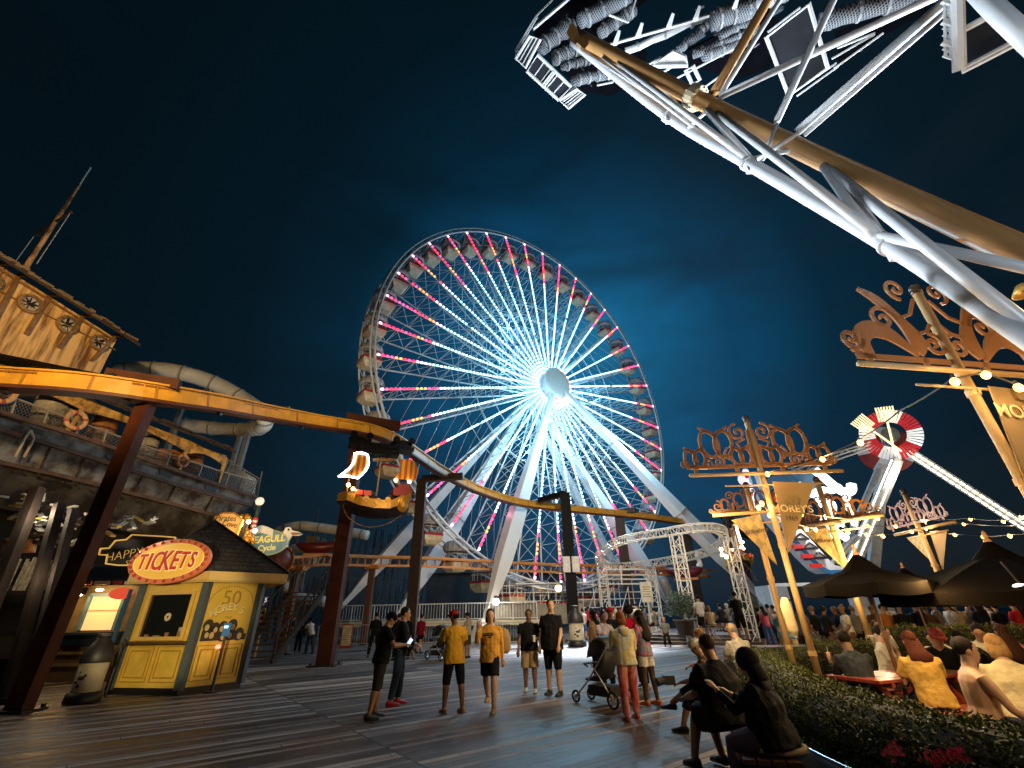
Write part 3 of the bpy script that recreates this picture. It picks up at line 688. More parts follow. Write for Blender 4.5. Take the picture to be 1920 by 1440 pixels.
def shipwreck():
    t = thing('shipwreck_building', 'rusty grey shipwreck building with cream cabin towering on the left', 'building', SP(200, 1000))
    b = B(); band(b, HT, H2, .3); hu = W_(b, 'upper_hull', rusthull, t)
    b = B(); band(b, H2, H3, .3, -.10, -.22); W_(b, 'middle_hull', rusthull, t)
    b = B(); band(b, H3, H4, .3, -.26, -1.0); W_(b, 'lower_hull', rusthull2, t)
    b = B()
    for H, off in ((HT, .06), (H2, .03), (H3, -.20)):
        for i in range(len(H) - 1): b.bar(SP(*H[i], off), SP(*H[i + 1], off), .09, .12)
    W_(b, 'rubbing_strake', mat('rust_edge', (.11, .06, .04), .7, .2, .5, 4), t)
    b = B(); r = random.Random(4)
    for j in range(60):  # rivets and seams
        f = r.random(); x = f * 420
        y = 867 + x * .245
        b.ball(SP(x, y + 8, -.2), .035, 5, 3)
    for x in (95, 160, 268, 330, 400):
        b.bar(SP(x, 805 + x * .303 + 4, -.08), SP(x - 26 + x * .02, 867 + x * .245, -.2), .05, .04)
    W_(b, 'rivet', rustdark, t)
    b = B(); r = random.Random(5)  # hull ports, ladder brackets
    for x, y in ((200, 850), (60, 801), (300, 880), (385, 908)): b.prism([SP(x, y, .02), SP(x + 22, y + 7, .02), SP(x + 21, y + 16, .02), SP(x - 1, y + 9, .02)], SN * -.06)
    W_(b, 'scupper', black, t)
    b = B()
    for dx in (0, 17): b.tube([SP(57, 806, .12), SP(46 + dx, 822, .14), SP(40 + dx, 835, .15), SP(28 + dx, 857, .12)], .035, 6)
    W_(b, 'boarding_hook', mat('pale_rust', (.42, .36, .3), .7), t)
    # decks
    b = B(); b.prism([SP(-300, 672), SP(470, 934), SP(470, 934, -7), SP(-300, 672, -7)], (0, 0, -.12)); W_(b, 'deck', wood_dk, t)
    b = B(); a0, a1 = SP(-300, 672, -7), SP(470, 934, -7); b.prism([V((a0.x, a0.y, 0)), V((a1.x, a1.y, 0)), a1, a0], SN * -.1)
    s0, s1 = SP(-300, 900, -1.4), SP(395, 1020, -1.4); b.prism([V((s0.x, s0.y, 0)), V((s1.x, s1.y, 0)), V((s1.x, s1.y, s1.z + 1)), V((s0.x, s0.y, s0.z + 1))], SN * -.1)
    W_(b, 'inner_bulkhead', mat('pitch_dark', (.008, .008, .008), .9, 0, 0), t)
    # cabin
    K = -1.6
    b = B(); b.prism([SP(-260, 330, K), SP(219, 636, K), SP(187, 700, K), SP(-260, 610, K)], SN * -3.2); cb = W_(b, 'cabin', cabin_m, t)
    b = B()
    for x in (-60, -8, 34, 93, 155, 214): b.bar(SP(x, 497 + x * .63, K + .05), SP(x - 44, 497 + x * .63 + 92 - x * .22, K + .05), .14, .06)
    for k_, lw in ((.42, .03), (.0, .07)): b.bar(SP(-200, 497 - 126 + 150 * k_ + 10, K + .04), SP(217, 640 + 40 * k_, K + .04), .05, lw)
    W_(b, 'cabin_batten', mat('rusty_batten', (.22, .12, .05), .7, 0, .5, 4), cb)
    for (x, y, r_) in ((-22, 525, .34), (55, 570, .34), (125, 609, .34), (185, 643, .32)):
        c = SP(x, y, K + .03); f = M4(((SD.x, SN.x, 0), (SD.y, SN.y, 0), (0, 0, 1))) ; fm = M4((( SD.x, 0, SN.x), (SD.y, 0, SN.y), (0, 1, 0)))
        b = B(); b.lathe([(r_, 0), (r_, .10), (r_ * .72, .12), (r_ * .72, .0)], c, 20, fm)
        for j in range(10): b.ball(c + fm @ V((r_ * .86 * cos(j * .628), r_ * .86 * sin(j * .628), .12)), .035, 5, 3)
        ph = W_(b, 'porthole', mat('porthole_rust', (.30, .20, .11), .6, .3, .5, 12), cb)
        b = B(); b.lathe([(0, .01), (r_ * .74, .01)], c, 16, fm); W_(b, 'porthole_hole', black, ph)
        b = B(); rr = random.Random(int(x) + 99)
        for j in range(9):
            a = j * .7 + rr.uniform(-.2, .2); q = rr.uniform(.15, .42)
            b.prism([c + fm @ V((r_ * .72 * cos(a - .28), r_ * .72 * sin(a - .28), .02)), c + fm @ V((r_ * .72 * cos(a + .28), r_ * .72 * sin(a + .28), .02)), c + fm @ V((r_ * q * cos(a), r_ * q * sin(a), .02))], SN * .015)
        W_(b, 'broken_glass', mat('broken_pane', (.42, .46, .50), .2, 0, .2), ph)
    b = B(); b.prism([SP(-260, 312, K + .9), SP(264, 645, K + .9), SP(264, 645, K - 3.6), SP(-260, 312, K - 3.6)], (0, 0, -.12)); rf = W_(b, 'roof', rustdark, t)
    b = B(); rr = random.Random(8)
    for j in range(44):
        x = -240 + j * 11.4; b.box(SP(x, 325 + (x + 240) * .6355, K + .9) + V((0, 0, rr.uniform(-.02, .07))), (.12, rr.uniform(.15, .35), rr.uniform(.05, .14)), atan2(SD.y, SD.x) - pi / 2)
    for x in (0, 34, 93, 155, 214): b.bar(SP(x, 494 + x * .63, K), SP(x + 22, 486 + x * .63 + 10, K + .85), .07, .10)
    W_(b, 'eaves_fringe', mat('roof_debris', (.16, .11, .06), .9), rf)
    # lower wall below the cabin and upper awning
    b = B(); b.prism([SP(-260, 620, K + .5), SP(160, 720, K + .5), SP(150, 735, K + .5), SP(-260, 700, K + .5)], SN * -2); W_(b, 'cabin_skirt', mat('skirt_dark', (.10, .07, .035), .8, 0, .5, 2, col2=(.02, .012, .01)), t)
    VT = [(95, 715), (165, 745), (250, 777), (287, 788), (357, 826), (425, 853)]; n = len(VT)
    b = B()
    for (xa, ya), (xb, yb) in (((-120, 640), (163, 746)), ((165, 747), (356, 826)), ((358, 827), (425, 854))):
        k = 12; P1 = []; P2 = []
        for i in range(k + 1):
            f = i / k; x = xa + (xb - xa) * f; y = ya + (yb - ya) * f + 3 * sin(pi * f); hgt = 15 + 13 * abs(2 * f - 1) ** 2 - x * .012
            P1.append(SP(x, y, .05)); P2.append(SP(x - 2, y + hgt, .05))
        for i in range(k): b.prism([P1[i], P1[i + 1], P2[i + 1], P2[i]], SN * -.05)
    W_(b, 'valance', awn_m, t)
    b = B(); b.prism([SP(60, 694, .5), SP(444, 846, .5), SP(444, 846, -4), SP(60, 694, -4)], (0, 0, -.1))
    rr = random.Random(6)
    for j in range(40):
        x = 70 + j * 9.3; b.box(SP(x, 698 + (x - 70) * .397, .5) + V((0, 0, rr.uniform(-.02, .08))), (.1, rr.uniform(.15, .4), rr.uniform(.05, .12)), atan2(SD.y, SD.x) - pi / 2)
    W_(b, 'awning_roof', rustdark, t)
    b = B()
    for (xa, ya, xb, yb) in ((163, 753, 124, 812), (355, 832, 334, 884), (424, 858, 408, 908)): b.bar(SP(xa, ya), SP(xb, yb), .10)
    W_(b, 'awning_post', mat('post_yellow', (.5, .3, .1), .7, 0, .4), t)
    # rail and net
    RT = [(-300, 610), (-60, 712), (16, 742), (120, 781), (230, 821), (265, 834), (409, 882), (482, 903)]
    rn = thing('deck_railing', 'wire mesh railing along the deck of the rusty ship', 'railing', SP(0, 760)); b = B()
    b.tube([SP(x, y) for x, y in RT], .035, 5); W_(b, 'rail', mat('rail_grey', (.3, .28, .25), .6, .4), rn)
    def lerp2(P, f):
        f *= len(P) - 1; i = min(int(f), len(P) - 2); q = f - i; return (P[i][0] + (P[i + 1][0] - P[i][0]) * q, P[i][1] + (P[i + 1][1] - P[i][1]) * q)
    b = B(); A = [(-120, 690), (16, 743), (230, 821), (409, 882), (480, 903)]; Bq = [(-120, 730), (0, 773), (230, 846), (395, 904), (480, 932)]; n = 130
    for i in range(n):
        for d in (-4, 4):
            j = i + d
            if 0 <= j <= n:
                pa, pb = lerp2(A, i / n), lerp2(Bq, j / n); b.bar(SP(*pa), SP(*pb), .012)
    W_(b, 'wire_mesh', mat('wire', (.12, .12, .12), .6, .5), rn)
    b = B()
    for x in (30, 90, 150, 200, 260, 320, 380, 430, 480):
        f = 0; yt = 736 + x * .352; b.bar(SP(x, yt), SP(x - 10, yt + 32 - x * .012), .05)
    W_(b, 'post', mat('rail_grey', (.3, .28, .25)), rn)
    # bow netting
    b = B(); bq = [SP(428, 862), SP(488, 899), SP(482, 932), SP(408, 908)]
    for i in range(11):
        f = i / 10; b.bar(bq[0].lerp(bq[1], f), bq[3].lerp(bq[2], f), .014 if i % 5 else .05); b.bar(bq[0].lerp(bq[3], f), bq[1].lerp(bq[2], f), .014 if i % 10 else .04)
    for f in (0, .5, 1): b.bar(bq[1] + V((0, 0, .4 * f)), bq[2] + V((0, 0, -.6 * f)), .04)
    W_(b, 'bow_netting', mat('net_grey', (.16, .16, .15), .8), t)
    b = B(); b.prism([SP(430, 868, -1.8), SP(480, 898, -1.8), SP(478, 930, -1.8), SP(415, 908, -1.8)], SN * -.05); W_(b, 'bow_screen', mat('screen', (.09, .085, .07), .8, 0, .4), t)
    # mast
    mt = thing('ship_mast', 'thin rusty mast with a crossbar on the cabin roof', 'mast', SP(44, 506, K - 1.5)); b = B()
    m0 = SP(44, 508, K - 1.5); top = YY(150, 346, m0.y); top = V((m0.x, m0.y, top.z)); tip = V((m0.x, m0.y, YY(170, 314, m0.y).z))
    b.tube([m0, m0.lerp(top, .5), top], [.085, .07, .05], 10); W_(b, 'pole', mat('mast_rust', (.45, .27, .11), .7, 0, .5, 3, col2=(.10, .04, .015), thresh=(.4, .6), stretch=(2, 2, .6)), mt, True)
    b = B(); b.tube([top, tip], .03, 6); W_(b, 'antenna', grey_steel, mt)
    y0 = m0.lerp(top, .53); b = B(); yd = V((.82, -.35, .0)); e1, e2 = y0 - yd * 1.6 + V((0, 0, -.1)), y0 + yd * 1.15 + V((0, 0, .1)); b.tube([e1, e2], .045, 6); b.ball(e2, .07, 6, 4); W_(b, 'crossbar', rustdark, mt)
    b = B(); b.tube([e1, m0 - yd * 2.0], .015, 4); b.tube([e2, m0 + yd * 1.0], .015, 4); b.tube([y0 - V((0, 0, .8)), e1], .012, 4); W_(b, 'stay', grey_steel, mt)
shipwreck()
def barrel(p, r, h, m, label, name='barrel'):
    t = B(); t.lathe([(0, 0), (r * .82, 0), (r, h * .5), (r * .82, h), (0, h)], n=14); o = t.build(name, m, None, True); o.location = p; tag(o, label, 'barrel', 'barrels on the ship deck')
    b = B()
    for f in (.18, .5, .82): rr = r * (1.0 if f == .5 else .91) + .012; b.lathe([(rr, h * f - .03), (rr + .01, h * f - .03), (rr + .01, h * f + .03), (rr, h * f + .03)], n=14)
    b.build('hoop', rustdark, o)
grb = mat('barrel_grey', (.34, .35, .34), .6, 0, .5, 3, col2=(.12, .12, .12)); orb = mat('barrel_rust', (.36, .15, .05), .7, 0, .5, 4, col2=(.12, .05, .02))
for x, y, r_, h, m, l in ((82, 775, .48, 1.5, grb, 'big pale blue grey drum, leftmost behind the ship railing'), (115, 787, .48, 1.45, grb, 'big greenish grey drum beside the lifebuoy post'), (96, 800, .36, .8, orb, 'low orange rusty barrel between two grey drums'),
                          (178, 815, .42, 1.2, orb, 'tall orange barrel right of the larger lifebuoy'), (266, 850, .34, 1.2, grb, 'narrow grey drum right of the dark red column'), (292, 868, .36, .9, orb, 'brown rusty barrel behind the mesh at mid deck'), (318, 872, .38, .95, orb, 'yellowish rusty barrel next to the small lifebuoy'), (352, 882, .40, 1.05, orb, 'rust coloured barrel right of the small lifebuoy')):
    p = SP(x, y + 26 - x * .03, -.75); barrel(p + V((0, 0, .0)), r_, h, m, l)
def lifebuoy(x, y, r_, label):
    c = SP(x, y, .12); fm = M4(((SD.x, 0, SN.x), (SD.y, 0, SN.y), (0, 1, 0))); n = 24
    b = B(); b.tube([c + fm @ V((r_ * cos(2 * pi * i / n), r_ * sin(2 * pi * i / n), 0)) for i in range(n)], r_ * .26, 8, True)
    o = W_(b, 'lifebuoy', mat('buoy_cream', (.55, .34, .2), .7, 0, .5, 5), None, True); tag(o, label, 'lifebuoy', 'lifebuoys on the ship railing')
    b = B()
    for a in (.4, 2.0, 3.5, 5.1):
        b.tube([c + fm @ V((r_ * cos(a + d), r_ * sin(a + d), 0)) for d in (-.17, 0, .17)], r_ * .275, 8)
    W_(b, 'red_band', mat('buoy_red', (.35, .08, .04), .7), o, True)
lifebuoy(143, 788, .27, 'larger faded lifebuoy on the railing left of the dark column'); lifebuoy(343, 864, .22, 'small faded lifebuoy near the bow of the ship'); lifebuoy(4, 734, .30, 'reddish lifebuoy cut by the left edge of the photo')

# space under the hull: posts, planks, picket fence
def under_ship():
    for x0, y0, x1, y1, w, l in ((0, 1130, 72, 915, .24, 'broad dark timber post at the far left under the hull'), (55, 1210, 112, 945, .20, 'dark slanting timber post under the hull'), (95, 1190, 138, 955, .17, 'lighter brown timber post under the hull')):
        a = YY(x0, y0, 11.8); a2 = V((a.x, a.y, 0)); c = YY(x1, y1, 12.2)
        b = B(); b.bar(a2, c, w); o = b.build('timber_post', wood_dk); tag(o, l, 'post', 'timber posts under the shipwreck')
        b = B(); b.box((a2.x, a2.y, .06), (w * 1.5, w * 1.5, .12)); W_(b, 'footing', dark_steel, o)
    r = random.Random(12); bm_ = mat('bleached_plank', (.62, .60, .55), .7, 0, .4, 4); ym = mat('ochre_plank', (.55, .33, .06), .7, 0, .4, 4)
    sp = [(42, 926, 62, 936, 0), (60, 938, 80, 936, 0), (36, 944, 52, 950, 0), (62, 962, 84, 970, 0), (72, 972, 94, 978, 1), (26, 976, 70, 980, 1), (98, 946, 112, 952, 0), (128, 952, 144, 949, 0), (160, 962, 170, 975, 0), (214, 990, 236, 978, 0), (240, 994, 256, 990, 0), (272, 982, 288, 978, 0), (130, 1022, 148, 1012, 0), (88, 1018, 102, 1026, 1), (8, 1012, 30, 1010, 1), (30, 1035, 42, 1010, 1), (52, 1020, 70, 1000, 1), (0, 930, 12, 932, 0), (244, 974, 252, 990, 0), (80, 925, 78, 940, 0), (45, 958, 72, 964, 1), (66, 950, 90, 985, 0)]
    for _ in range(44):
        x, y = (r.uniform(16, 112), r.uniform(928, 990)) if _ % 2 else (r.uniform(120, 292), r.uniform(950, 1002)); a_ = r.choice((-.6, .5, 1.2, -.1)); q_ = r.uniform(5, 17); sp.append((x, y, x + q_ * cos(a_), y - q_ * sin(a_), r.random() < .3))
    t = thing('wreckage_heap', 'heap of bleached and ochre broken planks under the ship hull', 'wreckage', YY(60, 1000, 12.6))
    for i, (a, b_, c, d, k) in enumerate(sp):
        b = B(); b.bar(YY(a, b_, 12.8 + r.uniform(-.4, .4)), YY(c, d, 12.8 + r.uniform(-.4, .4)), r.uniform(.08, .17), .05); W_(b, 'plank', ym if k else bm_, t)
    b = B()
    for i in range(10):
        x = r.uniform(0, 240); y = 990 + r.uniform(-30, 30); b.bar(YY(x, y, 13.2), YY(x + r.uniform(20, 70), y + r.uniform(-25, 5), 12.8), .14, .1)
    W_(b, 'beam', wood_dk, t)
    b = B(); b.prism([YY(2, 1012, 13.1), YY(70, 1000, 13.1), YY(60, 1035, 13.1), YY(4, 1038, 13.1)], (0, .1, 0)); W_(b, 'painted_board', mat('painted_board', (.55, .27, .07), .6, 0, .5, 6, col2=(.25, .05, .03)), t)
    t = thing('picket_fence', 'row of narrow bleached pickets behind the timber posts at left', 'fence', YY(60, 1100, 12.4)); pk = B()
    for i in range(26):
        x = -30 + i * 6.4; y = 1050 + r.uniform(-6, 8)
        if r.random() < .14: continue
        a = YY(x + 18, y, 12.4); c = V((a.x, a.y, YY(x, 1107, 12.4).z)); pk.bar(c, a + V((r.uniform(-.04, .04), 0, 0)), r.uniform(.05, .10), .03)
    W_(pk, 'picket', mat('picket_paint', (.42, .34, .22), .7, 0, .5, 8), t)
    b = B(); b.bar(YY(-60, 1060, 12.5), YY(175, 1062, 12.5), .06, .09); b.bar(YY(-60, 1108, 12.5), YY(160, 1108, 12.5), .12, .16); W_(b, 'rail', wood_dk, t)
    t = thing('dark_stall', 'dark closed stall front behind the leftmost posts', 'stall', YY(40, 1200, 13)); b = B()
    a, c = YY(-120, 1110, 13.0), YY(128, 1110, 13.0); b.prism([V((a.x, a.y, 0)), V((c.x, c.y, 0)), c, a], (0, .15, 0)); W_(b, 'wall', mat('stall_dark', (.018, .014, .010), .7, 0, .4, 2), t)
    b = B(); b.bar(YY(-60, 1182, 12.8), YY(96, 1176, 12.8), .08, .04); b.bar(YY(-60, 1216, 12.8), YY(50, 1212, 12.8), .3, .5); W_(b, 'counter', mat('stall_counter', (.05, .035, .02), .6), t)
under_ship()
for p_, pw in ((YY(70, 960, 11.9), 55), (YY(260, 1000, 12.2), 18), (YY(60, 1075, 11.6), 22)): lamp('under_hull_lamp', 'POINT', p_, pw, (1, .85, .62), .06)
lamp('deck_lamp', 'POINT', SP(220, 800, -1.6), 26, (1, .8, .5), .06); lamp('deck_lamp', 'POINT', SP(60, 745, -1.8), 26, (1, .85, .6), .06)
# water slides behind the ship
slide_m = mat('slide_fibreglass', (.60, .60, .55), .35, 0, .25, 1.2)
def slide(label, P, r_, sup, m=slide_m):
    t = thing('water_slide', label, 'water slide', P[0]); pts = catmull(P, 6); b = B(); b.tube(pts, r_, 16); W_(b, 'tube', m, t, True)
    b = B()
    for i in range(3, len(pts) - 1, 5):
        d = (pts[i + 1] - pts[i - 1]).normalized(); fm = d.to_track_quat('Z', 'Y').to_matrix(); b.lathe([(r_ * 1.005, -.05), (r_ * 1.09, -.05), (r_ * 1.09, .05), (r_ * 1.005, .05)], pts[i], 16, fm)
    W_(b, 'flange', mat('flange_dark', (.2, .2, .19), .6), t)
    b = B()
    for a in sup: b.bar(a, V((a.x, a.y, 0)), .28)
    if sup: W_(b, 'support', mat('slide_support', (.16, .17, .18), .5, .3, .3), t)
slide('pale enclosed water slide looping behind the rusty ship', [YY(x, y, Y) for x, y, Y in ((215, 696, 24), (270, 692, 24.5), (330, 697, 25), (400, 718, 26), (455, 748, 26.5), (492, 776, 26.5), (494, 798, 27.5), (460, 806, 29.5), (400, 803, 31), (340, 795, 31))], .50,
      [YY(350, 740, 29), YY(472, 790, 28.5), YY(452, 812, 30), YY(330, 800, 30)])
slide('pale open water slide winding above the orange ladder track', [YY(x, y, 42) for x, y in ((500, 1012), (525, 994), (560, 986), (600, 990), (645, 996), (690, 1004))], .42, [YY(560, 990, 42), YY(640, 1000, 42)])
slide('grey lower water slide loop near the stairs', [YY(x, y, 40) for x, y in ((525, 1040), (560, 1028), (600, 1034), (560, 1070), (530, 1090), (560, 1120), (610, 1128))], .42, [YY(572, 1060, 40), YY(530, 1060, 40)])
# dark coaster scaffolding in the distance
def scaffold(label, x0, x1, ytop, Y, seed, col=(.05, .07, .10), nx=12, dz=1.6):
    r = random.Random(seed); t = thing('coaster_scaffold', label, 'scaffold', YY((x0 + x1) / 2, 1150, Y)); b = B(); q = B(); m = mat('scaffold_%d' % seed, col, .6, .2, .3)
    for i in range(nx + 1):
        x = x0 + (x1 - x0) * i / nx; a = YY(x, ytop + r.uniform(-8, 22), Y); bb = V((a.x, a.y, 0)); b.bar(bb, a, .10); b.bar(bb + V((0, 2, 0)), a + V((0, 2, 0)), .10)
        c = YY(x + (x1 - x0) / nx, ytop + 8, Y); z = 0
        while z < a.z - dz:
            if i < nx: q.bar(V((a.x, a.y, z)), V((c.x, c.y, z + dz)), .06); q.bar(V((a.x, a.y, z + dz)), V((c.x, c.y, z + dz)), .07)
            z += dz
    W_(b, 'upright', m, t); W_(q, 'brace', m, t)
scaffold('dark blue lattice of coaster scaffolding behind the pirate ship car', 640, 800, 985, 48, 1)
scaffold('low dark scaffolding below the orange track left of the wheel', 520, 640, 1080, 46, 2)
scaffold('far dark framework behind the wheel spokes', 860, 1120, 1062, 66, 3, (.07, .07, .08), 16, 1.4)
b = B(); a = YY(455, 925, 60); b = B(); pm = YY(598, 952, 60); b.tube([V((pm.x, pm.y, 0)), pm], [.3, .08], 6); o = b.build('flag_mast', dark_steel); tag(o, 'thin dark mast far behind the water slide', 'mast')
b = B(); a = YY(800, 1075, 62); c = YY(1100, 1075, 62); b.prism([V((a.x, a.y, 0)), V((c.x, c.y, 0)), V((c.x, c.y, c.z)), V((a.x, a.y, a.z))], (0, 3, 0)); o = b.build('pier_shed', mat('shed_dark', (.05, .055, .065), .7, 0, .5, .6)); tag(o, 'long dark low shed far behind the wheel', 'shed')
b = B(); b.prism([V((a.x - .5, a.y - .5, a.z)), V((c.x + .5, c.y - .5, c.z)), V((c.x + .5, c.y + 3.5, c.z)), V((a.x - .5, a.y + 3.5, a.z))], (0, 0, .5)); W_(b, 'roof', mat('shed_roof', (.12, .12, .13), .7, 0, .5), o)
# ================= ticket booth =================
by = mat('booth_yellow', (.74, .50, .08), .45, 0, .22, 2.6, .12, 9); btrim = mat('booth_trim', (.70, .46, .12), .45, 0, .1); bgrey = mat('booth_bluegrey', (.075, .10, .12), .5, 0, .2)
shing = None
def shingle_mat():
    m = bpy.data.materials.new('shingles'); m.use_nodes = True; t = m.node_tree; b = t.nodes['Principled BSDF']; b.inputs['Roughness'].default_value = .85; N = t.nodes.new; L = t.links.new
    tc = N('ShaderNodeTexCoord'); sx = N('ShaderNodeSeparateXYZ'); L(tc.outputs['Object'], sx.inputs[0])
    ad = N('ShaderNodeMath'); ad.operation = 'MULTIPLY_ADD'; L(sx.outputs['X'], ad.inputs[0]); ad.inputs[1].default_value = .83; L(sx.outputs['Y'], ad.inputs[2])
    cb = N('ShaderNodeCombineXYZ'); L(ad.outputs[0], cb.inputs[0]); L(sx.outputs['Z'], cb.inputs[1])
    k = N('ShaderNodeTexBrick'); L(cb.outputs[0], k.inputs[0]); k.inputs['Scale'].default_value = 1; k.inputs['Brick Width'].default_value = .26; k.inputs['Row Height'].default_value = .125; k.inputs['Mortar Size'].default_value = .012
    k.inputs['Color1'].default_value = (.040, .038, .040, 1); k.inputs['Color2'].default_value = (.095, .085, .080, 1); k.inputs['Mortar'].default_value = (.008, .008, .008, 1)
    L(k.outputs[0], b.inputs['Base Color']); bp = N('ShaderNodeBump'); bp.inputs['Strength'].default_value = .8; bp.inputs['Distance'].default_value = .03; L(k.outputs[0], bp.inputs['Height']); L(bp.outputs[0], b.inputs['Normal'])
    return m
def booth():
    F = [G(204, 1302), G(332, 1304), G(443, 1290)]
    P = [F[0], F[1], F[1] + (F[2] - F[1]) * 1.04]; P += [P[2] + V((-1.1, 1.55, 0)), P[2] + V((-2.3, 1.65, 0)), F[0] + V((-.35, 1.3, 0))]
    cen = sum(P, V((0, 0, 0))) / 6; P = [V((p.x, p.y, 0)) for p in P]; n = 6; H = 2.50
    t = thing('ticket_booth', 'yellow six sided ticket booth with shingled roof and oval sign', 'booth', (cen.x, cen.y, 0))
    b = B(); b.prism([p + (p - cen) * .02 for p in P], (0, 0, .14)); W_(b, 'plinth', black, t)
    inw = lambda i: ((cen - (P[i] + P[(i + 1) % n]) / 2)).normalized()
    for i in range(n):
        a, c = P[i], P[(i + 1) % n]; u = (c - a); Ln = u.length; u = u / Ln; w_ = inw(i); z = lambda s_, h: a + u * s_ + V((0, 0, h)); win = i in (0, 4)
        b = B()
        if win:
            e0, e1, z0, z1 = .30, Ln - .30, 1.18, 2.22
            b.prism([z(.05, .14), z(Ln - .05, .14), z(Ln - .05, z0), z(.05, z0)], w_ * .08); b.prism([z(.05, z1), z(Ln - .05, z1), z(Ln - .05, H), z(.05, H)], w_ * .08)
            b.prism([z(.05, z0), z(e0, z0), z(e0, z1), z(.05, z1)], w_ * .08); b.prism([z(e1, z0), z(Ln - .05, z0), z(Ln - .05, z1), z(e1, z1)], w_ * .08)
        else: b.prism([z(.05, .14), z(Ln - .05, .14), z(Ln - .05, H), z(.05, H)], w_ * .08)
        wl = W_(b, 'wall_panel', by, t)
        b = B(); nn = 2 if i in (0, 3) else 1  # raised panel mouldings
        for k in range(2):
            s0 = .16 + k * (Ln - .2) / 2; s1 = s0 + (Ln - .2) / 2 - .12
            for q, th in ((0, .018), (.09, .030)):
                for (sa, ha, sb, hb) in ((s0 + q, .26 + q, s1 - q, .26 + q), (s0 + q, 1.0 - q, s1 - q, 1.0 - q), (s0 + q, .26 + q, s0 + q, 1.0 - q), (s1 - q, .26 + q, s1 - q, 1.0 - q)):
                    b.bar(z(sa, ha) - w_ * .008, z(sb, hb) - w_ * .008, .028 - q * .1, th)
        W_(b, 'moulding', mat('booth_moulding', (.48, .27, .035), .5), wl)
        if win:
            wnf = B()
            for (sa, ha, sb, hb) in ((e0, z0, e1, z0), (e0, z1, e1, z1), (e0, z0 - .04, e0, z1 + .04), (e1, z0 - .04, e1, z1 + .04)): wnf.bar(z(sa, ha) - w_ * .02, z(sb, hb) - w_ * .02, .09, .08)
            wf = W_(wnf, 'window', btrim, t)
            b = B(); b.prism([z(e0, z0), z(e1, z0), z(e1, z1), z(e0, z1)], w_ * .02); g_ = mat('booth_glass', (.010, .012, .012), .06, 0, 0, spec=.8); W_(b, 'pane', g_, wf)
            b = B(); b.bar(z(.05, z0 - .09) - w_ * .09, z(Ln - .05, z0 - .09) - w_ * .09, .22, .06, (0, 0, 1)); W_(b, 'counter_ledge', mat('ledge_brown', (.10, .05, .02), .5), wf)
            if i == 0:
                b = B(); c_ = z(Ln * .53, 1.66) - w_ * .012; ff = frame(c_, u, (0, 0, 1)).to_3x3(); b.lathe([(.095, 0), (.095, .012), (.03, .012), (.03, 0)], c_, 18, ff); W_(b, 'speak_hole', mat('disc_cream', (.7, .62, .45), .5), wf)
                b = B()
                for s_, h_, w2 in ((.55, .05, .10), (.85, .03, .2), (1.15, .09, .10), (1.5, .12, .08), (1.62, .05, .10)): b.box(z(min(s_, Ln - .4), z0 + h_ / 2 + .04) - w_ * .0, (w2, .04, h_), atan2(u.y, u.x))
                W_(b, 'till_clutter', mat('till', (.3, .18, .08), .6), wf)
                b = B()
                b.box(z(Ln - .42, z0 + .16) - w_ * .012, (.13, .006, .17), atan2(u.y, u.x))
                W_(b, 'paper_notice', mat('notice_paper', (.5, .42, .28), .6), wf)
        b = B(); b.bar(a + V((0, 0, .1)), a + V((0, 0, H)), .17, .17); W_(b, 'corner_post', bgrey, t)
    # eaves and roof
    b = B(); ex = .30; ov = (.42, .40, .78, .5, .5, .5); E1 = [p + (p - cen).normalized() * o_ + V((0, 0, H)) for p, o_ in zip(P, ov)]; E2 = [p + (p - cen).normalized() * (o_ - .04) + V((0, 0, H)) for p, o_ in zip(P, ov)]
    for i in range(n): j = (i + 1) % n; b.prism([E1[i], E1[j], E1[j] + V((0, 0, .20)), E1[i] + V((0, 0, .20))], (cen - (E1[i] + E1[j]) / 2).normalized() * .05 * V((1, 1, 0)).length)
    W_(b, 'eaves_board', mat('eaves_cream', (.66, .46, .17), .5, 0, .1), t)
    b = B(); b.prism([p + V((0, 0, .01)) for p in E2], (0, 0, .04)); W_(b, 'soffit', mat('soffit', (.4, .25, .06), .6), t)
    ap = YY(404, 977, cen.y); apex = V((ap.x, ap.y, ap.z)); b = B(); vs = [e + V((0, 0, .19)) + (e - cen).normalized() * .04 for e in E1] + [apex]
    b.add(vs, [(i, (i + 1) % n, n) for i in range(n)] + [tuple(range(n - 1, -1, -1))]); rf = W_(b, 'roof', shingle_mat(), t)
    b = B()
    for i in range(n): b.bar(vs[i] + V((0, 0, .01)), apex, .09, .05)
    W_(b, 'ridge_cap', mat('ridge', (.035, .034, .036), .8), rf)
    # poster on the right panel
    a, c = P[1], P[2]; u = (c - a).normalized(); w_ = inw(1); Ln = (c - a).length; z = lambda s_, h: a + u * s_ + V((0, 0, h)) - w_ * .012
    b = B(); b.prism([z(.14, 1.12), z(Ln - .12, 1.12), z(Ln - .12, 2.44), z(.14, 2.44)], w_ * .006); ps = W_(b, 'poster', mat('poster_yellow', (.60, .40, .05), .5, 0, .1), t)
    ink = mat('poster_ink', (.03, .022, .015), .6); inkg = mat('poster_ochre_ink', (.33, .20, .02), .6); mid = Ln / 2
    f = lambda s_, h, o=.006: frame(z(s_, h) - w_ * o, u, (0, 0, 1))
    WT('poster_number', '50', .50, f(mid - .02, 2.08), inkg, ps, ext=.002)
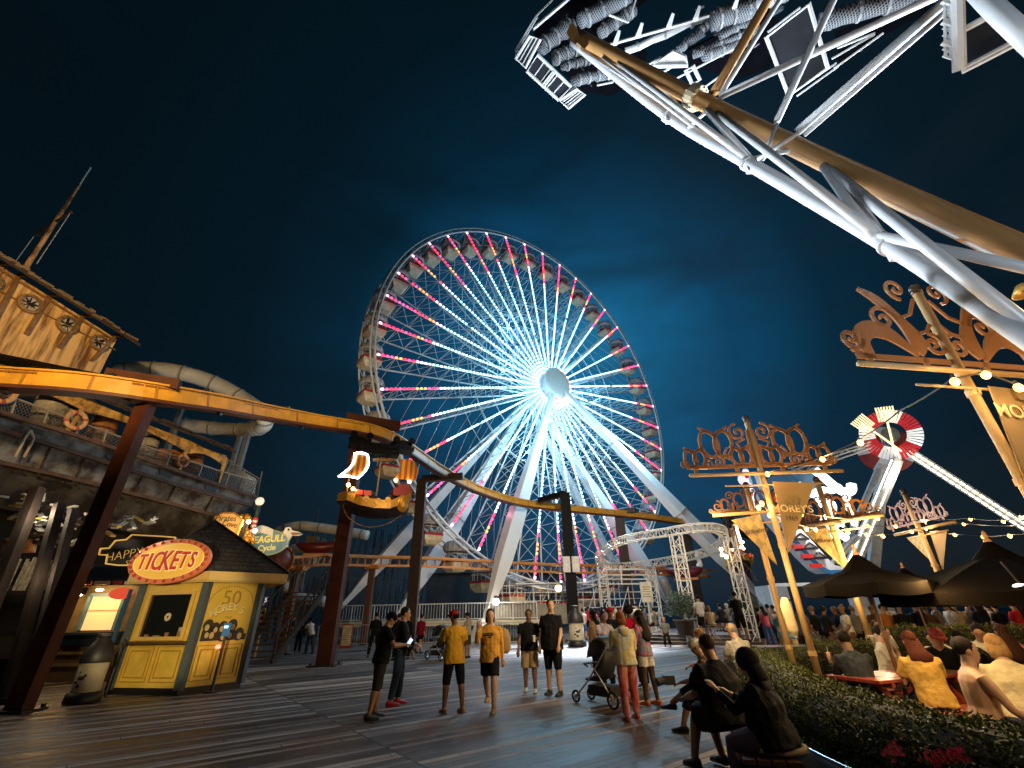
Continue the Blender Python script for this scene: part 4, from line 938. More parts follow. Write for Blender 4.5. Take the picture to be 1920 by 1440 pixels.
    for i, (ch, dx) in enumerate(zip("MOREY'S", (-.40, -.27, -.13, .0, .12, .22, .31))):
        m_ = frame(z(mid + dx, 1.84 - .9 * dx * dx + .03) - w_ * .008, u * cos(-dx * .8) + V((0, 0, 1)) * sin(-dx * .8), (0, 0, 1) if False else V((0, 0, 1)) * cos(dx * .8) + u * sin(dx * .8))
        WT('poster_name', ch, .24, m_, mat('poster_cream', (.75, .60, .28), .5), ps, ext=.004, bold=.006); 
        m2 = m_.copy(); m2.translation = m2.translation + u * .010 - V((0, 0, .014)) + w_ * .004; WT('poster_name_shadow', ch, .24, m2, ink, ps, ext=.001, bold=.003)
    WT('poster_year', '1969', .09, f(mid, 1.62), inkg, ps, ext=.002)
    b = B()
    for j in range(26):
        an = pi * (j + .5) / 26; b.ball(z(mid + .56 * cos(an), 1.96 + .42 * sin(an)) - w_ * .008, .014, 5, 3)
    W_(b, 'poster_dots', ink, ps)
    r = random.Random(2); b = B(); c2_ = B()
    for j in range(9):  # group of printed half-tone faces
        s_ = .24 + (j % 5) * (Ln - .5) / 4.3 + r.uniform(-.03, .03); h = 1.22 + (j // 5) * .17 + r.uniform(-.02, .06); rr = r.uniform(.095, .12)
        fm = frame((0, 0, 0), u, (0, 0, 1)).to_3x3()
        b.lathe([(0, .004), (rr * 1.15, .004), (rr * 1.15, 0)], z(s_, h) - w_ * .006, 12, fm @ M4.Diagonal((1, 1.2, 1)).to_3x3()); c2_.lathe([(0, .008), (rr * .55, .008), (rr * .55, 0)], z(s_ + .02 * (-1) ** j, h - .045) - w_ * .008, 10, fm @ M4.Diagonal((.9, 1.25, 1)).to_3x3())
    b.bar(z(.16, 1.17) - w_ * .006, z(Ln - .14, 1.17) - w_ * .006, .006, .14); W_(b, 'printed_group', ink, ps); W_(c2_, 'printed_face', mat('face_print', (.55, .42, .18), .6), ps)
    # oval sign
    sg = thing('tickets_sign', 'oval yellow and red tickets sign with bulbs on the booth eaves', 'sign', (0, 0, 0)); u = (P[1] - P[0]).normalized(); nrm = -inw(0)
    u = (u * 1 + V((.0, .0, 0))).normalized(); c0 = YY(321, 1053, P[0].y + .1); c0 = PLN(321, 1053, P[0] + nrm * .62, nrm); v = V((0, 0, 1)) - nrm * .12; v.normalize()
    fr_ = frame(c0, u, v); m3 = fr_.to_3x3(); sg.location = c0
    A_, B_ = 1.22, .55
    el = lambda a, b_, s: M4.Diagonal((a, b_, 1)).to_3x3()
    b = B(); b.lathe([(0, 0), (1, 0), (1, .09), (0, .09)], c0, 48, m3 @ el(A_, B_, 1)); W_(b, 'sign_rim', mat('sign_coral', (.62, .16, .06), .4, emit=(.9, .22, .07), es=.22), sg)
    b = B(); b.lathe([(0, .095), (1, .095), (1, .08)], c0, 48, m3 @ el(A_ * .86, B_ * .80, 1)); W_(b, 'sign_face', mat('sign_yellow', (.78, .45, .06), .4, 0, .05, emit=(1, .55, .08), es=.28), sg)
    b = B(); b.lathe([(.985, .08), (1.0, .11), (1.015, .08)], c0, 48, m3 @ el(A_ * .86, B_ * .80, 1)); W_(b, 'trim_line', mat('sign_cream', (.85, .7, .3), .4, emit=(1, .8, .35), es=.3), sg)
    b = B()
    for j in range(26): a = 2 * pi * j / 26; b.ball(c0 + m3 @ V((A_ * .93 * cos(a), B_ * .90 * sin(a), .10)), .042, 8, 5)
    W_(b, 'bulb', mat('bulb_off', (.16, .03, .015), .25, emit=(.6, .08, .03), es=.3), sg)  # bulbs carry a faint red emission
    xs = (-.77, -.55, -.31, -.04, .24, .49, .76); hs = (.46, .50, .56, .60, .56, .50, .46)
    for ch, x, h in zip('TICKETS', xs, hs):
        for q, (mt_, bo, o_) in enumerate(((mat('sign_pale', (.85, .7, .35), .4, emit=(1, .8, .4), es=.35), .030, .10), (mat('sign_red', (.45, .03, .02), .4, emit=(.8, .04, .02), es=.25), .010, .115))):
            o = text('sign_letter', ch, h * 1.15, frame(c0 + m3 @ V((x, -.02, o_)), u + v * (-.05 * x), v + u * .16), mt_, sg, ext=.008, bold=bo); o.matrix_parent_inverse = PI(sg)
            o.data.transform(M4.Diagonal((.72 if ch != 'I' else .9, 1, 1, 1)))
    for xx in (-.5, .5): b = B(); b.bar(c0 + m3 @ V((xx, -.2, 0)), c0 + m3 @ V((xx, -.35, -.35)), .05); W_(b, 'bracket', dark_steel, sg)
    return P, cen
BP, BC = booth()

# queue post with card reader, right of the booth front
b = B(); q = YY(404, 1300, 11.9); q = G(396, 1299); t = thing('reader_post', 'thin post with a blue card reader in front of the booth poster', 'post', (q.x, q.y, 0))
b.bar(q, V((q.x, q.y, 1.25)), .05); W_(b, 'pole', mat('post_brown', (.10, .06, .03), .5), t); top = V((q.x, q.y, 1.35))
b = B(); b.box(top + V((0, -.02, 0)), (.16, .07, .3)); W_(b, 'reader', mat('reader_blue', (.05, .12, .22), .3, emit=(.1, .3, .6), es=.25), t); b = B(); b.box(top + V((0, -.06, .06)), (.10, .01, .06)); W_(b, 'screen', glow('reader_screen', (.5, .8, 1), 1.5), t)
b = B(); b.ball(top + V((-.08, -.06, -.38)), (.07, .05, .05), 8, 5); W_(b, 'red_lamp', glow('red_lamp', (1, .12, .08), 6), t); b = B(); b.lathe([(.16, 0), (.16, .03), (.02, .05)], (q.x, q.y, 0), 14); W_(b, 'foot', dark_steel, t)
# blue leaning pole and string-tied stake left of the booth
b = B(); q = G(196, 1306); b.tube([V((q.x, q.y, 0)), V((q.x, q.y, 1.0))], .03, 6); o = b.build('stake', dark_steel); tag(o, 'thin dark stake with a hook at the left side of the booth', 'stake')
b = B(); b.tube([V((q.x, q.y, 1.0)), V((q.x + .1, q.y, 1.1)), V((q.x + .02, q.y, 1.18))], .02, 6); W_(b, 'hook', dark_steel, o)
b = B(); a = YY(246, 1105, 13.6); b.bar(V((a.x, a.y, .9)), a, .09, .05); o = b.build('blue_pole', mat('blue_paint', (.05, .14, .28), .5)); tag(o, 'blue painted pole between the booth and the lit window', 'pole')
b = B(); b.box(V((a.x, a.y, .45)), (.12, .09, .9)); W_(b, 'sleeve', dark_steel, o)

# litter bins shaped like a bottle
def bin_(p, label, s=1.0, fig=True):
    t = thing('litter_bin', label, 'litter bin', (p.x, p.y, 0), 0, 'bottle shaped litter bins'); t.scale = (s, s, s)
    b = B(); b.lathe([(0, 0), (.40, 0), (.42, .05), (.40, .26), (0, .26)], n=24); b.build('base', black, t, True)
    b = B(); b.lathe([(.33, .26), (.335, .95), (.0, .95)], n=24); dr = b.build('drum', mat('bin_cream', (.40, .35, .25), .5, 0, .25, 3), t, True)
    b = B(); b.lathe([(.37, .95), (.385, 1.0), (.36, 1.2), (.24, 1.42), (.17, 1.52), (.16, 1.62), (.0, 1.62)], n=20); b.build('hood', black, t, True)
    b = B(); b.box((0, -.27, 1.15), (.24, .1, .16)); b.lathe([(.19, 1.60), (.19, 1.66), (.0, 1.68)], n=20); b.build('flap', mat('bin_flap', (.03, .03, .03), .3), t)
    if fig:
        b = B()
        for x, z_, rx, rz_ in ((.02, .60, .10, .05), (.10, .66, .05, .04), (-.08, .50, .07, .03), (.0, .42, .05, .05), (-.05, .74, .03, .03)):
            b.ball((x, -sqrt(.334 ** 2 - x * x) + .004, z_), (rx, .012, rz_), 10, 5)
        b.build('printed_bird', mat('print_dark', (.03, .03, .03), .6), dr)
    return t
bin_(G(152, 1318), 'dark bottle shaped litter bin with cream drum left of the booth', .80)
bin_(YY(1082, 1200, 27.5), 'black bottle shaped litter bin with pale drum at the foot of the black column', 1.18)
# lit food window left of the booth
def food_stand():
    Y0 = 15.6; t = thing('food_stand', 'brown food stand with a lit cream window in a blue frame', 'food stand', YY(170, 1240, Y0)); fl = V(YY(85, 1200, Y0))
    wy = mat('stand_ochre', (.24, .16, .07), .6, 0, .4, 3); q = lambda x, y, o=0: YY(x, y, Y0 - o)
    def zr(x0, x1, y0, y1, o, th, m, name, par):
        a, c = q(x0, y1, o), q(x1, y0, o); b = B(); b.prism([V((a.x, a.y, a.z)), V((c.x, a.y, a.z)), V((c.x, a.y, c.z)), V((a.x, a.y, c.z))], (0, th, 0)); return W_(b, name, m, par)
    a, c = q(70, 1100), q(262, 1100); b = B(); b.prism([V((a.x - 1.2, a.y, 0)), V((c.x + 1.2, a.y, 0)), V((c.x + 1.2, a.y, a.z)), V((a.x - 1.2, a.y, a.z))], (0, 2.6, 0)); W_(b, 'wall', wy, t)
    wx0, wz0, wx1, wz1 = q(150, 1182).x, q(150, 1182).z, q(246, 1116).x - .12, q(180, 1116).z
    b = B(); b.prism([V((wx0, Y0 - .03, wz0)), V((wx1, Y0 - .03, wz0)), V((wx1, Y0 - .03, wz1)), V((wx0, Y0 - .03, wz1))], (0, .03, 0)); wi = W_(b, 'window', glow('lit_window', (1, .62, .27), .62), t)
    b = B(); zm = wz0 + (wz1 - wz0) * .55
    for s in ((wx0, wz0, wx0, wz1), (wx1, wz0, wx1, wz1), (wx0, wz1, wx1, wz1)): b.bar((s[0], Y0 - .08, s[1]), (s[2], Y0 - .08, s[3]), .09)
    W_(b, 'window_frame', mat('frame_blue', (.10, .22, .30), .5), wi); b = B(); b.bar((wx0, Y0 - .05, zm), (wx1, Y0 - .05, zm), .025); W_(b, 'window_bar', mat('bar_tan', (.5, .3, .12), .5), wi)
    b = B(); b.bar((wx0 - .3, Y0 - .2, wz0 - .08), (wx1 + .3, Y0 - .2, wz0 - .08), .45, .07); b.prism([V((wx0 - .2, Y0 - .3, wz0 - .4)), V((wx1 + .3, Y0 - .3, wz0 - .4)), V((wx1 + .3, Y0 - .3, wz0 - .12)), V((wx0 - .2, Y0 - .3, wz0 - .12))], (0, .25, 0)); W_(b, 'counter', mat('counter_blue', (.02, .035, .05), .4), t)
    b = B()
    for z_ in (.45, .75): b.bar((a.x - 1, Y0 - .12, z_), (c.x + 1, Y0 - .12, z_), .05, .07)
    W_(b, 'foot_rail', mat('rail_ochre', (.42, .26, .08), .5), t)
    b = B(); b.prism([V((a.x - 1.2, Y0 - .9, a.z + .02)), V((c.x + 1.2, Y0 - .9, a.z + .02)), V((c.x + 1.2, Y0 + .1, a.z + .55)), V((a.x - 1.2, Y0 + .1, a.z + .55))], (0, 0, .06)); W_(b, 'canopy', mat('corrugated', (.03, .035, .045), .4, .5, .3, 3), t)
    b = B()
    for i in range(60): x = a.x - 1.1 + i * .11; b.bar((x, Y0 - .9, a.z + .1), (x, Y0 + .1, a.z + .63), .03)
    W_(b, 'canopy_ridge', mat('corrugated', (.03, .035, .045)), t)
    for k, (x0, x1) in enumerate(((155, 172), (175, 206), (210, 228), (232, 256))):
        m_ = (mat('fascia_red', (.32, .03, .02), .5), mat('fascia_white', (.6, .42, .3), .5))[k % 2]; zr(x0, x1, 1089, 1096, .95, .04, m_, 'fascia_board', t)
    b = B(); cc = q(228, 1113, .7); b.lathe([(0, 0), (1, 0), (1, .05), (0, .05)], cc, 20, M4(((.36, 0, 0), (0, 0, -1), (0, .16, 0)))); s_ = W_(b, 'red_sign', mat('lit_red', (.5, .05, .03), .4, emit=(1, .12, .05), es=.55), t)
    WT('sign_script', 'Open', .17, frame(cc + V((0, -.06, -.01)), (1, 0, 0), (0, 0, 1)), mat('script_gold', (.7, .4, .15), .5, emit=(1, .5, .2), es=.5), s_, ext=.003) if False else None
    b = B(); lp = q(151, 1113, .5); b.ball(lp, .07, 10, 6); W_(b, 'lamp', glow('stand_lamp', (1, .72, .35), 30), t); lamp('stand_light', 'POINT', lp + V((.1, -.25, -.05)), 26, WARM, .06)
    lp = q(187, 1106, .5); b = B(); b.ball(lp, (.12, .06, .04), 10, 6); W_(b, 'lamp', glow('stand_lamp', (1, .72, .35), 30), t); lamp('stand_light', 'POINT', lp + V((.1, -.25, -.1)), 20, WARM, .06)
food_stand()
# happy hour sign
def poly_sign(name, label, cat, pts, Y, th, face, edge, ew):
    P = [YY(x, y, Y) for x, y in pts]; P = [V((p.x, Y, p.z)) for p in P]; c = sum(P, V((0, 0, 0))) / len(P); t = thing(name, label, cat, c); b = B(); b.prism(P, (0, th, 0)); W_(b, 'face', face, t)
    b = B()
    for i in range(len(P)): b.bar(P[i] + V((0, -.03, 0)), P[(i + 1) % len(P)] + V((0, -.03, 0)), ew)
    W_(b, 'border', edge, t); return t, P, c
neon_y = glow('neon_yellow', (1, .60, .14), .42)
t, P, c = poly_sign('happy_hour_sign', 'black happy hour sign with a glowing yellow stepped outline', 'sign', [(187, 1040), (190, 1029), (206, 1028), (218, 1014), (238, 1012), (249, 1003), (306, 1006), (330, 1008), (330, 1060), (223, 1060), (200, 1057), (203, 1041)], 14.0, .15, black, neon_y, .035)
f0 = lambda x, y: frame(YY(x, y, 13.94), (1, 0, .16), (0, 0, 1))
WT('sign_lettering', 'HAPPY HOUR', .36, f0(270, 1034), neon_y, t, ext=.004, bold=-.010); WT('sign_lettering', 'SPECIALS', .2, f0(262, 1052), neon_y, t, ext=.004, bold=-.004)
b = B(); b.bar(V((P[8].x, 14.1, 0)), V((P[8].x, 14.1, P[8].z + .2)), .08); W_(b, 'post', dark_steel, t)

# stairs with number 5 marker
def stairs():
    t = thing('dark_stairs', 'dark timber stairs rising behind the number five post', 'stairs', (YY(500, 1215, 21).x, 21, 0)); a = YY(458, 1220, 21).x; c = YY(520, 1220, 21).x; b = B()
    for i in range(13): b.box(((a + c) / 2, 20.6 + i * .3, .2 + i * .21), (c - a + .3, .34, .05))
    W_(b, 'tread', mat('tread_wood', (.12, .07, .03), .7, 0, .4), t); b = B()
    for x in (a - .1, c + .15): b.bar((x, 20.4, 0), (x, 24.5, 2.8), .1, .3); b.bar((x, 20.4, 1.0), (x, 24.5, 3.8), .07); [b.bar((x, 20.4 + k * 1.0, k * .68), (x, 20.4 + k * 1.0, k * .68 + 1.05), .07) for k in range(5)]
    W_(b, 'stringer', wood_dk, t)
    q = G(476, 1236); t = thing('number_post', 'yellow post with a small black number five sign', 'sign post', (q.x, q.y, 0)); top = YY(493, 1145, q.y); b = B(); b.bar((q.x, q.y, 0), (q.x, q.y, top.z + .1), .10, .06); W_(b, 'post', yel, t)
    b = B(); b.box((q.x, q.y - .05, top.z - .35), (.20, .08, .75)); W_(b, 'signal_box', yel, t)
    b = B()
    for k in (-.55, -.3, -.08): b.lathe([(0, 0), (.07, 0), (.07, .02)], (q.x, q.y - .10, top.z + k), 10, M4.Rotation(pi / 2, 3, 'X'))
    W_(b, 'signal_lens', black, t); s_ = YY(494, 1127, q.y - .05)
    b = B(); b.box((q.x, q.y - .05, s_.z), (.36, .04, .36)); sg = W_(b, 'sign_plate', black, t); b = B()
    for k in (-1, 1): b.box((q.x + k * .165, q.y - .075, s_.z), (.02, .01, .35)); b.box((q.x, q.y - .075, s_.z + k * .165), (.31, .01, .02))
    W_(b, 'sign_border', white_steel, sg); WT('sign_number', '5', .26, frame((q.x, q.y - .078, s_.z + .03), (1, 0, 0), (0, 0, 1)), glow('num_white', (.9, .9, .9), .5), sg, ext=.003, bold=.008)
    WT('sign_caption', 'Tickets', .07, frame((q.x, q.y - .078, s_.z - .12), (1, 0, 0), (0, 0, 1)), glow('num_white', (.9, .9, .9), .5), sg, ext=.002)
    # A-frame notice board by the far column
    p = YY(643, 1213, 17.8) ; p = G(647, 1216); t = thing('notice_board', 'white notice board with red edge standing beside the column', 'notice board', (p.x, p.y, 0)); b = B(); b.box((p.x, p.y, .62), (.62, .05, 1.2)); W_(b, 'board', mat('board_red', (.4, .05, .03), .5), t)
    b = B(); b.box((p.x, p.y - .03, .66), (.52, .02, 1.02)); sh = W_(b, 'sheet', mat('sheet_white', (.7, .62, .45), .6), t); b = B()
    for k in range(9): b.box((p.x - .02 + (k % 3) * .01, p.y - .045, 1.02 - k * .095), (.40 - (k % 4) * .05, .004, .025))
    W_(b, 'printed_lines', mat('ink_grey', (.2, .15, .1), .6), sh); b = B(); b.bar((p.x - .3, p.y + .02, .02), (p.x - .3, p.y + .4, .02), .04); b.bar((p.x + .3, p.y + .02, .02), (p.x + .3, p.y + .4, .02), .04); W_(b, 'foot', dark_steel, t)
stairs()

# ================= bird cycle ride: orange ladder track =================
org = mat('track_orange', (.62, .24, .05), .45, 0, .2, 2)
def bird_ride():
    top = [(515, 1047, 25), (560, 1044, 27), (620, 1042, 29), (700, 1045, 32), (800, 1047.5, 34.5), (900, 1053, 36), (1000, 1058, 37.5), (1100, 1061, 39), (1220, 1065, 42), (1330, 1070, 47)]
    P = catmull([YY(x, y, Y) for x, y, Y in top], 6); t = thing('ladder_track', 'long orange ladder shaped track running level behind the columns', 'ride track', P[0]); H = .52
    b = B(); rail_loft(b, P, .14, .15); rail_loft(b, P, .14, .15, -H); rail_loft(b, P, .14, .12, 0, .7); W_(b, 'rail', org, t)
    b = B(); dd = 0
    L_ = 0; pts = []
    for i in range(len(P) - 1):
        k = max(1, int((P[i + 1] - P[i]).length / .42))
        for j in range(k): pts.append(P[i].lerp(P[i + 1], j / k))
    for p in pts: b.bar(p, p + V((0, 0, -H)), .10)
    W_(b, 'rung', org, t)
    t2 = thing('track_drum', 'round dark red drum at the left end of the orange track', 'ride drum', P[0]); b = B(); c = YY(516, 1052, 24.3)
    b.lathe([(0, -.5), (.75, -.5), (.75, .5), (0, .5)], c, 24, M4.Rotation(pi / 2, 3, 'X') @ M4.Rotation(.6, 3, 'Y')); W_(b, 'drum', mat('drum_red', (.22, .05, .03), .4), t2, True); b = B(); b.lathe([(.76, -.52), (.80, -.52), (.80, .52), (.76, .52)], c, 24, M4.Rotation(pi / 2, 3, 'X') @ M4.Rotation(.6, 3, 'Y')); W_(b, 'orange_rim', org, t2)
    for x, l in ((562, 'brown post under the left part of the orange track'), (703, 'brown post of the orange track left of the brown column'), (1185, 'brown post of the orange track behind the truss loop')):
        i = min(range(len(P)), key=lambda i: abs(((P[i] - CC).dot(CR) / (P[i] - CC).dot(CF)) * FPX + 960 - x)); p = P[i]; b = B(); b.bar((p.x, p.y + .1, 0), (p.x, p.y + .1, p.z - H), .42 if x < 1000 else .5, .35); o = b.build('track_post', mat('brown_post', (.13, .055, .03), .5, 0, .3)); tag(o, l, 'post', 'posts of the orange ladder track')
        b = B(); b.box((p.x, p.y + .1, p.z - H - .1), (.9, .6, .22)); W_(b, 'saddle', org, o)
    # bird cars
    def bird(p, s, rz, l):
        t = thing('bird_car', l, 'ride car', p, rz, 'bird shaped ride cars'); t.scale = (s, s, s)
        b = B(); b.loft([(V((x, 0, z)), V((0, w, 0)), V((0, 0, h))) for x, z, w, h in ((-1.3, .35, .08, .05), (-1.0, .25, .4, .22), (-.3, .12, .55, .38), (.5, .15, .5, .36), (1.0, .3, .3, .25), (1.2, .42, .08, .08))], 16); b.build('body', mat('bird_maroon', (.12, .015, .02), .35, 0, .2), t, True)
        b = B(); b.tube(catmull([(.95, 0, .35), (1.1, 0, .75), (.98, 0, 1.1), (1.08, 0, 1.32)], 4), [.2] * 4 + [.14] * 5 + [.13] * 4, 10); b.ball((1.15, 0, 1.35), (.24, .18, .19), 12, 8); b.build('head', mat('bird_white', (.72, .68, .6), .5), t, True)
        b = B(); b.tube([(1.3, 0, 1.33), (1.62, 0, 1.24), (1.72, 0, 1.2)], [.09, .05, .02], 8); b.build('beak', mat('beak_orange', (.6, .28, .05), .5), t); b = B(); b.ball((1.26, -.16, 1.42), .03, 6, 4); b.build('eye', black, t)
        b = B(); b.box((-.4, 0, .55), (.6, .7, .5)); b.box((.25, 0, .5), (.15, .7, .3)); b.tube([(.25, 0, .6), (.3, 0, .95)], .03, 6); b.build('seat', mat('seat_dark', (.03, .02, .02), .5), t)
        b = B(); b.box((0, 0, -.25), (1.4, .7, .14)); b.build('chassis', org, t)
    p = YY(590, 1037, 27.6); bird(p + V((0, .35, .18)), 1.0, R(8), 'maroon bird shaped car with white head above the orange track'); b_ = YY(1285, 1078, 40)
    bird(b_, 1.25, R(-4), 'far bird car with white head near the truss tower')
    # far rocket arm ride (orange)
    t = thing('plane_ride', 'orange swept ride arm hanging on a grey post behind the truss', 'ride', YY(1255, 1150, 44)); b = B(); pts = [YY(x, y, 44) for x, y in ((1228, 1058), (1240, 1068), (1262, 1074), (1296, 1079))]; b.tube(catmull(pts, 4), [.25] * 5 + [.4] * 4 + [.2] * 4, 8); W_(b, 'arm', mat('arm_orange', (.5, .12, .05), .4), t, True)
    b = B(); b.tube([YY(1236, 1075, 44), YY(1245, 1090, 44), YY(1262, 1130, 44)], [.35, .5, .4], 10); W_(b, 'column', grey_steel, t, True)
bird_ride()
# bird sign, candy pole, marquee
def bird_sign():
    Y = 21.5; t = thing('bird_sign', 'pale blue oval seagull cycle sign with a bird head and wing', 'sign', YY(505, 1018, Y)); c = YY(503, 1018, Y); c.y = Y
    m3 = M4(((1, 0, 0), (0, 0, -1), (0, 1, 0))).to_3x3() if False else M4(((1, 0, 0), (0, 0, -1), (0, 1, 0)))
    b = B(); b.lathe([(0, 0), (1, 0), (1, .1), (0, .1)], c, 32, m3 @ M4.Diagonal((1.0, .58, 1)).to_3x3() if False else M4(((.98, 0, 0), (0, 0, -1), (0, .56, 0)))); s_ = W_(b, 'board', mat('sign_aqua', (.16, .28, .30), .5, emit=(.20, .38, .40), es=.25), t)
    b = B(); b.lathe([(.95, .1), (.975, .125), (1.0, .1)], c, 32, M4(((.98, 0, 0), (0, 0, -1), (0, .56, 0)))); W_(b, 'border', mat('sign_gold', (.6, .45, .12), .5, emit=(1, .75, .2), es=.3), s_)
    ly = mat('sign_lemon', (.8, .6, .15), .5, emit=(1, .75, .2), es=.5); f = lambda dx, dz: frame(c + V((dx, -.13, dz)), (1, 0, .06), (.1, 0, 1))
    WT('sign_lettering', 'SEAGULL', .42, f(0, .14), ly, s_, ext=.01, bold=.012, width=1.62); WT('sign_lettering', 'Cycle', .36, f(.05, -.24), ly, s_, ext=.01, bold=.006)
    bw = mat('bird_sign_white', (.75, .72, .62), .5, emit=(1, .9, .7), es=.28)
    b = B(); P = [YY(x, y, Y - .1) for x, y in ((528, 1016), (533, 1006), (531, 997), (536, 989), (543, 988), (546, 994), (560, 997), (566, 1001), (560, 1004), (546, 1004), (541, 1012), (538, 1024), (530, 1030))]; P = [V((p.x, Y - .1, p.z)) for p in P]; b.prism(P, (0, .12, 0)); W_(b, 'bird_head', bw, t)
    b = B()
    for k in range(4):
        P = catmull([YY(x, y, Y - .06) for x, y in ((474, 996 + k * 2.5), (488, 988 + k * 3), (502, 991 + k * 3), (512, 996 + k * 2.2))], 4); b.tube(P, .07, 6)
    W_(b, 'wing', bw, t)
    b = B(); P = [YY(x, y, Y - .16) for x, y in ((546, 998), (562, 999), (567, 1001), (548, 1003))]; b.prism([V((p.x, Y - .18, p.z)) for p in P], (0, .05, 0)); W_(b, 'beak', mat('beak_orange', (.6, .28, .05)), t); b = B(); b.ball(YY(541, 993, Y - .12), .05, 6, 4); W_(b, 'eye', black, t)
    b = B(); b.bar((c.x, Y + .12, 0), (c.x, Y + .12, c.z + .2), .12); W_(b, 'post', dark_steel, t)
    # candy striped pole
    Y = 20.5; t = thing('candy_pole', 'red and white striped pole topped with a white ball', 'pole', (YY(476, 1010, Y).x, Y, 0)); top = YY(487, 940, Y); x = top.x; b = B(); z0 = YY(474, 1012, Y).z
    b.ball((x, Y, top.z), .19, 12, 8); W_(b, 'ball', glow('ball_white', (1, .9, .75), .6), t, True); b = B(); b.tube([(x, Y, top.z - .2), (x, Y, top.z - .75)], .10, 10); b.tube([(x, Y, 0), (x, Y, z0)], .12, 10); W_(b, 'pole', mat('pole_teal', (.02, .06, .07), .5), t, True)
    b = B(); k = 9; dz = (top.z - .75 - z0) / k
    for i in range(k): b.m = i % 2; b.lathe([(.115, z0 + dz * i), (.115, z0 + dz * (i + 1))], (x, Y, 0), 14)
    W_(b, 'stripes', [mat('stripe_red', (.45, .02, .02), .4, emit=(.5, .02, .02), es=.1), mat('stripe_white', (.75, .7, .65), .4, emit=(.8, .7, .6), es=.1)], t, True)
    # yellow marquee
    Y = 19.5; fm_ = mat('marquee_yellow', (.7, .42, .12), .5, emit=(1, .55, .15), es=.42)
    t, P, c = poly_sign('marquee_sign', 'curved yellow marquee board with dark script above the booth roof', 'sign', [(402, 968), (418, 962), (440, 962), (447, 968), (455, 975), (443, 1004), (424, 992), (404, 978)], Y, .2, fm_, mat('marquee_edge', (.5, .28, .08), .5), .06)
    WT('marquee_script', 'Pirates', .34, frame(YY(424, 972, Y - .05), (1, 0, -.05), (.15, 0, 1)), mat('marquee_ink', (.10, .06, .02), .6), t, ext=.004); WT('marquee_script', 'Cove', .32, frame(YY(431, 983, Y - .05), (1, 0, -.2), (.15, 0, 1)), mat('marquee_ink', (.10, .06, .02)), t, ext=.004)
    b = B(); b.bar((c.x, Y + .2, 0), (c.x, Y + .2, c.z), .2); b.bar((P[4].x, Y + .2, 0), (P[4].x, Y + .2, P[4].z), .15); W_(b, 'post', dark_steel, t)
    r = random.Random(9); t = thing('bulb_cluster', 'cluster of gilded ornaments and warm bulbs beside the striped pole', 'ornament', YY(462, 1000, 20)); b = B()
    for i in range(16):
        p = YY(r.uniform(446, 478), r.uniform(970, 1018), 20.2); b.ball(p, (r.uniform(.08, .2), .1, r.uniform(.08, .22)), 8, 5); 
        if i % 3 == 0: b.tube([p, p + V((r.uniform(-.4, .4), 0, -.5))], .05, 6)
    b.bar(YY(450, 968, 20.2), YY(478, 1018, 20.2), .08); W_(b, 'gilding', gold, t); b = B()
    for x, y in ((451, 984), (478, 995), (466, 978)): b.ball(YY(x, y, 19.6), .09, 8, 6)
    W_(b, 'bulb', glow('warm_bulb', (1, .68, .32), 30), t); lamp('cluster_light', 'POINT', YY(462, 988, 19.2), 50, WARM, .08); b = B(); b.bar(YY(462, 1018, 20.3), V((YY(462, 1018, 20.3).x, 20.3, 0)), .12); W_(b, 'post', dark_steel, t)
bird_sign()
# ================= white truss loop =================
wt = mat('truss_white', (.72, .70, .65), .45, .1, .12, 2)
def truss(b, P, s, n=None, closed=False, r=.05, rb=.028):
    """box truss along points P (world), side s"""
    ch = [[], [], [], []]; n = len(P)
    for i, p in enumerate(P):
        t = (P[(i + 1) % n] - P[i - 1]) if closed else (P[min(i + 1, n - 1)] - P[max(i - 1, 0)])
        x = V((t.y, -t.x, 0)); x = x.normalized() if x.length > .05 * t.length else V((1, 0, 0)); u = x.cross(t).normalized()
        for k, (a, c) in enumerate(((-1, -1), (1, -1), (1, 1), (-1, 1))): ch[k].append(p + x * (a * s / 2) + u * (c * s / 2))
    for c in ch: b.tube(c, r, 5, closed)
    m = n if closed else n - 1
    for i in range(m):
        j = (i + 1) % n
        for k in range(4):
            k2 = (k + 1) % 4; b.tube([ch[k][i], ch[k2][i]], rb, 4)
            b.tube([ch[k][i], ch[k2][j]] if i % 2 else [ch[k2][i], ch[k][j]], rb, 4)
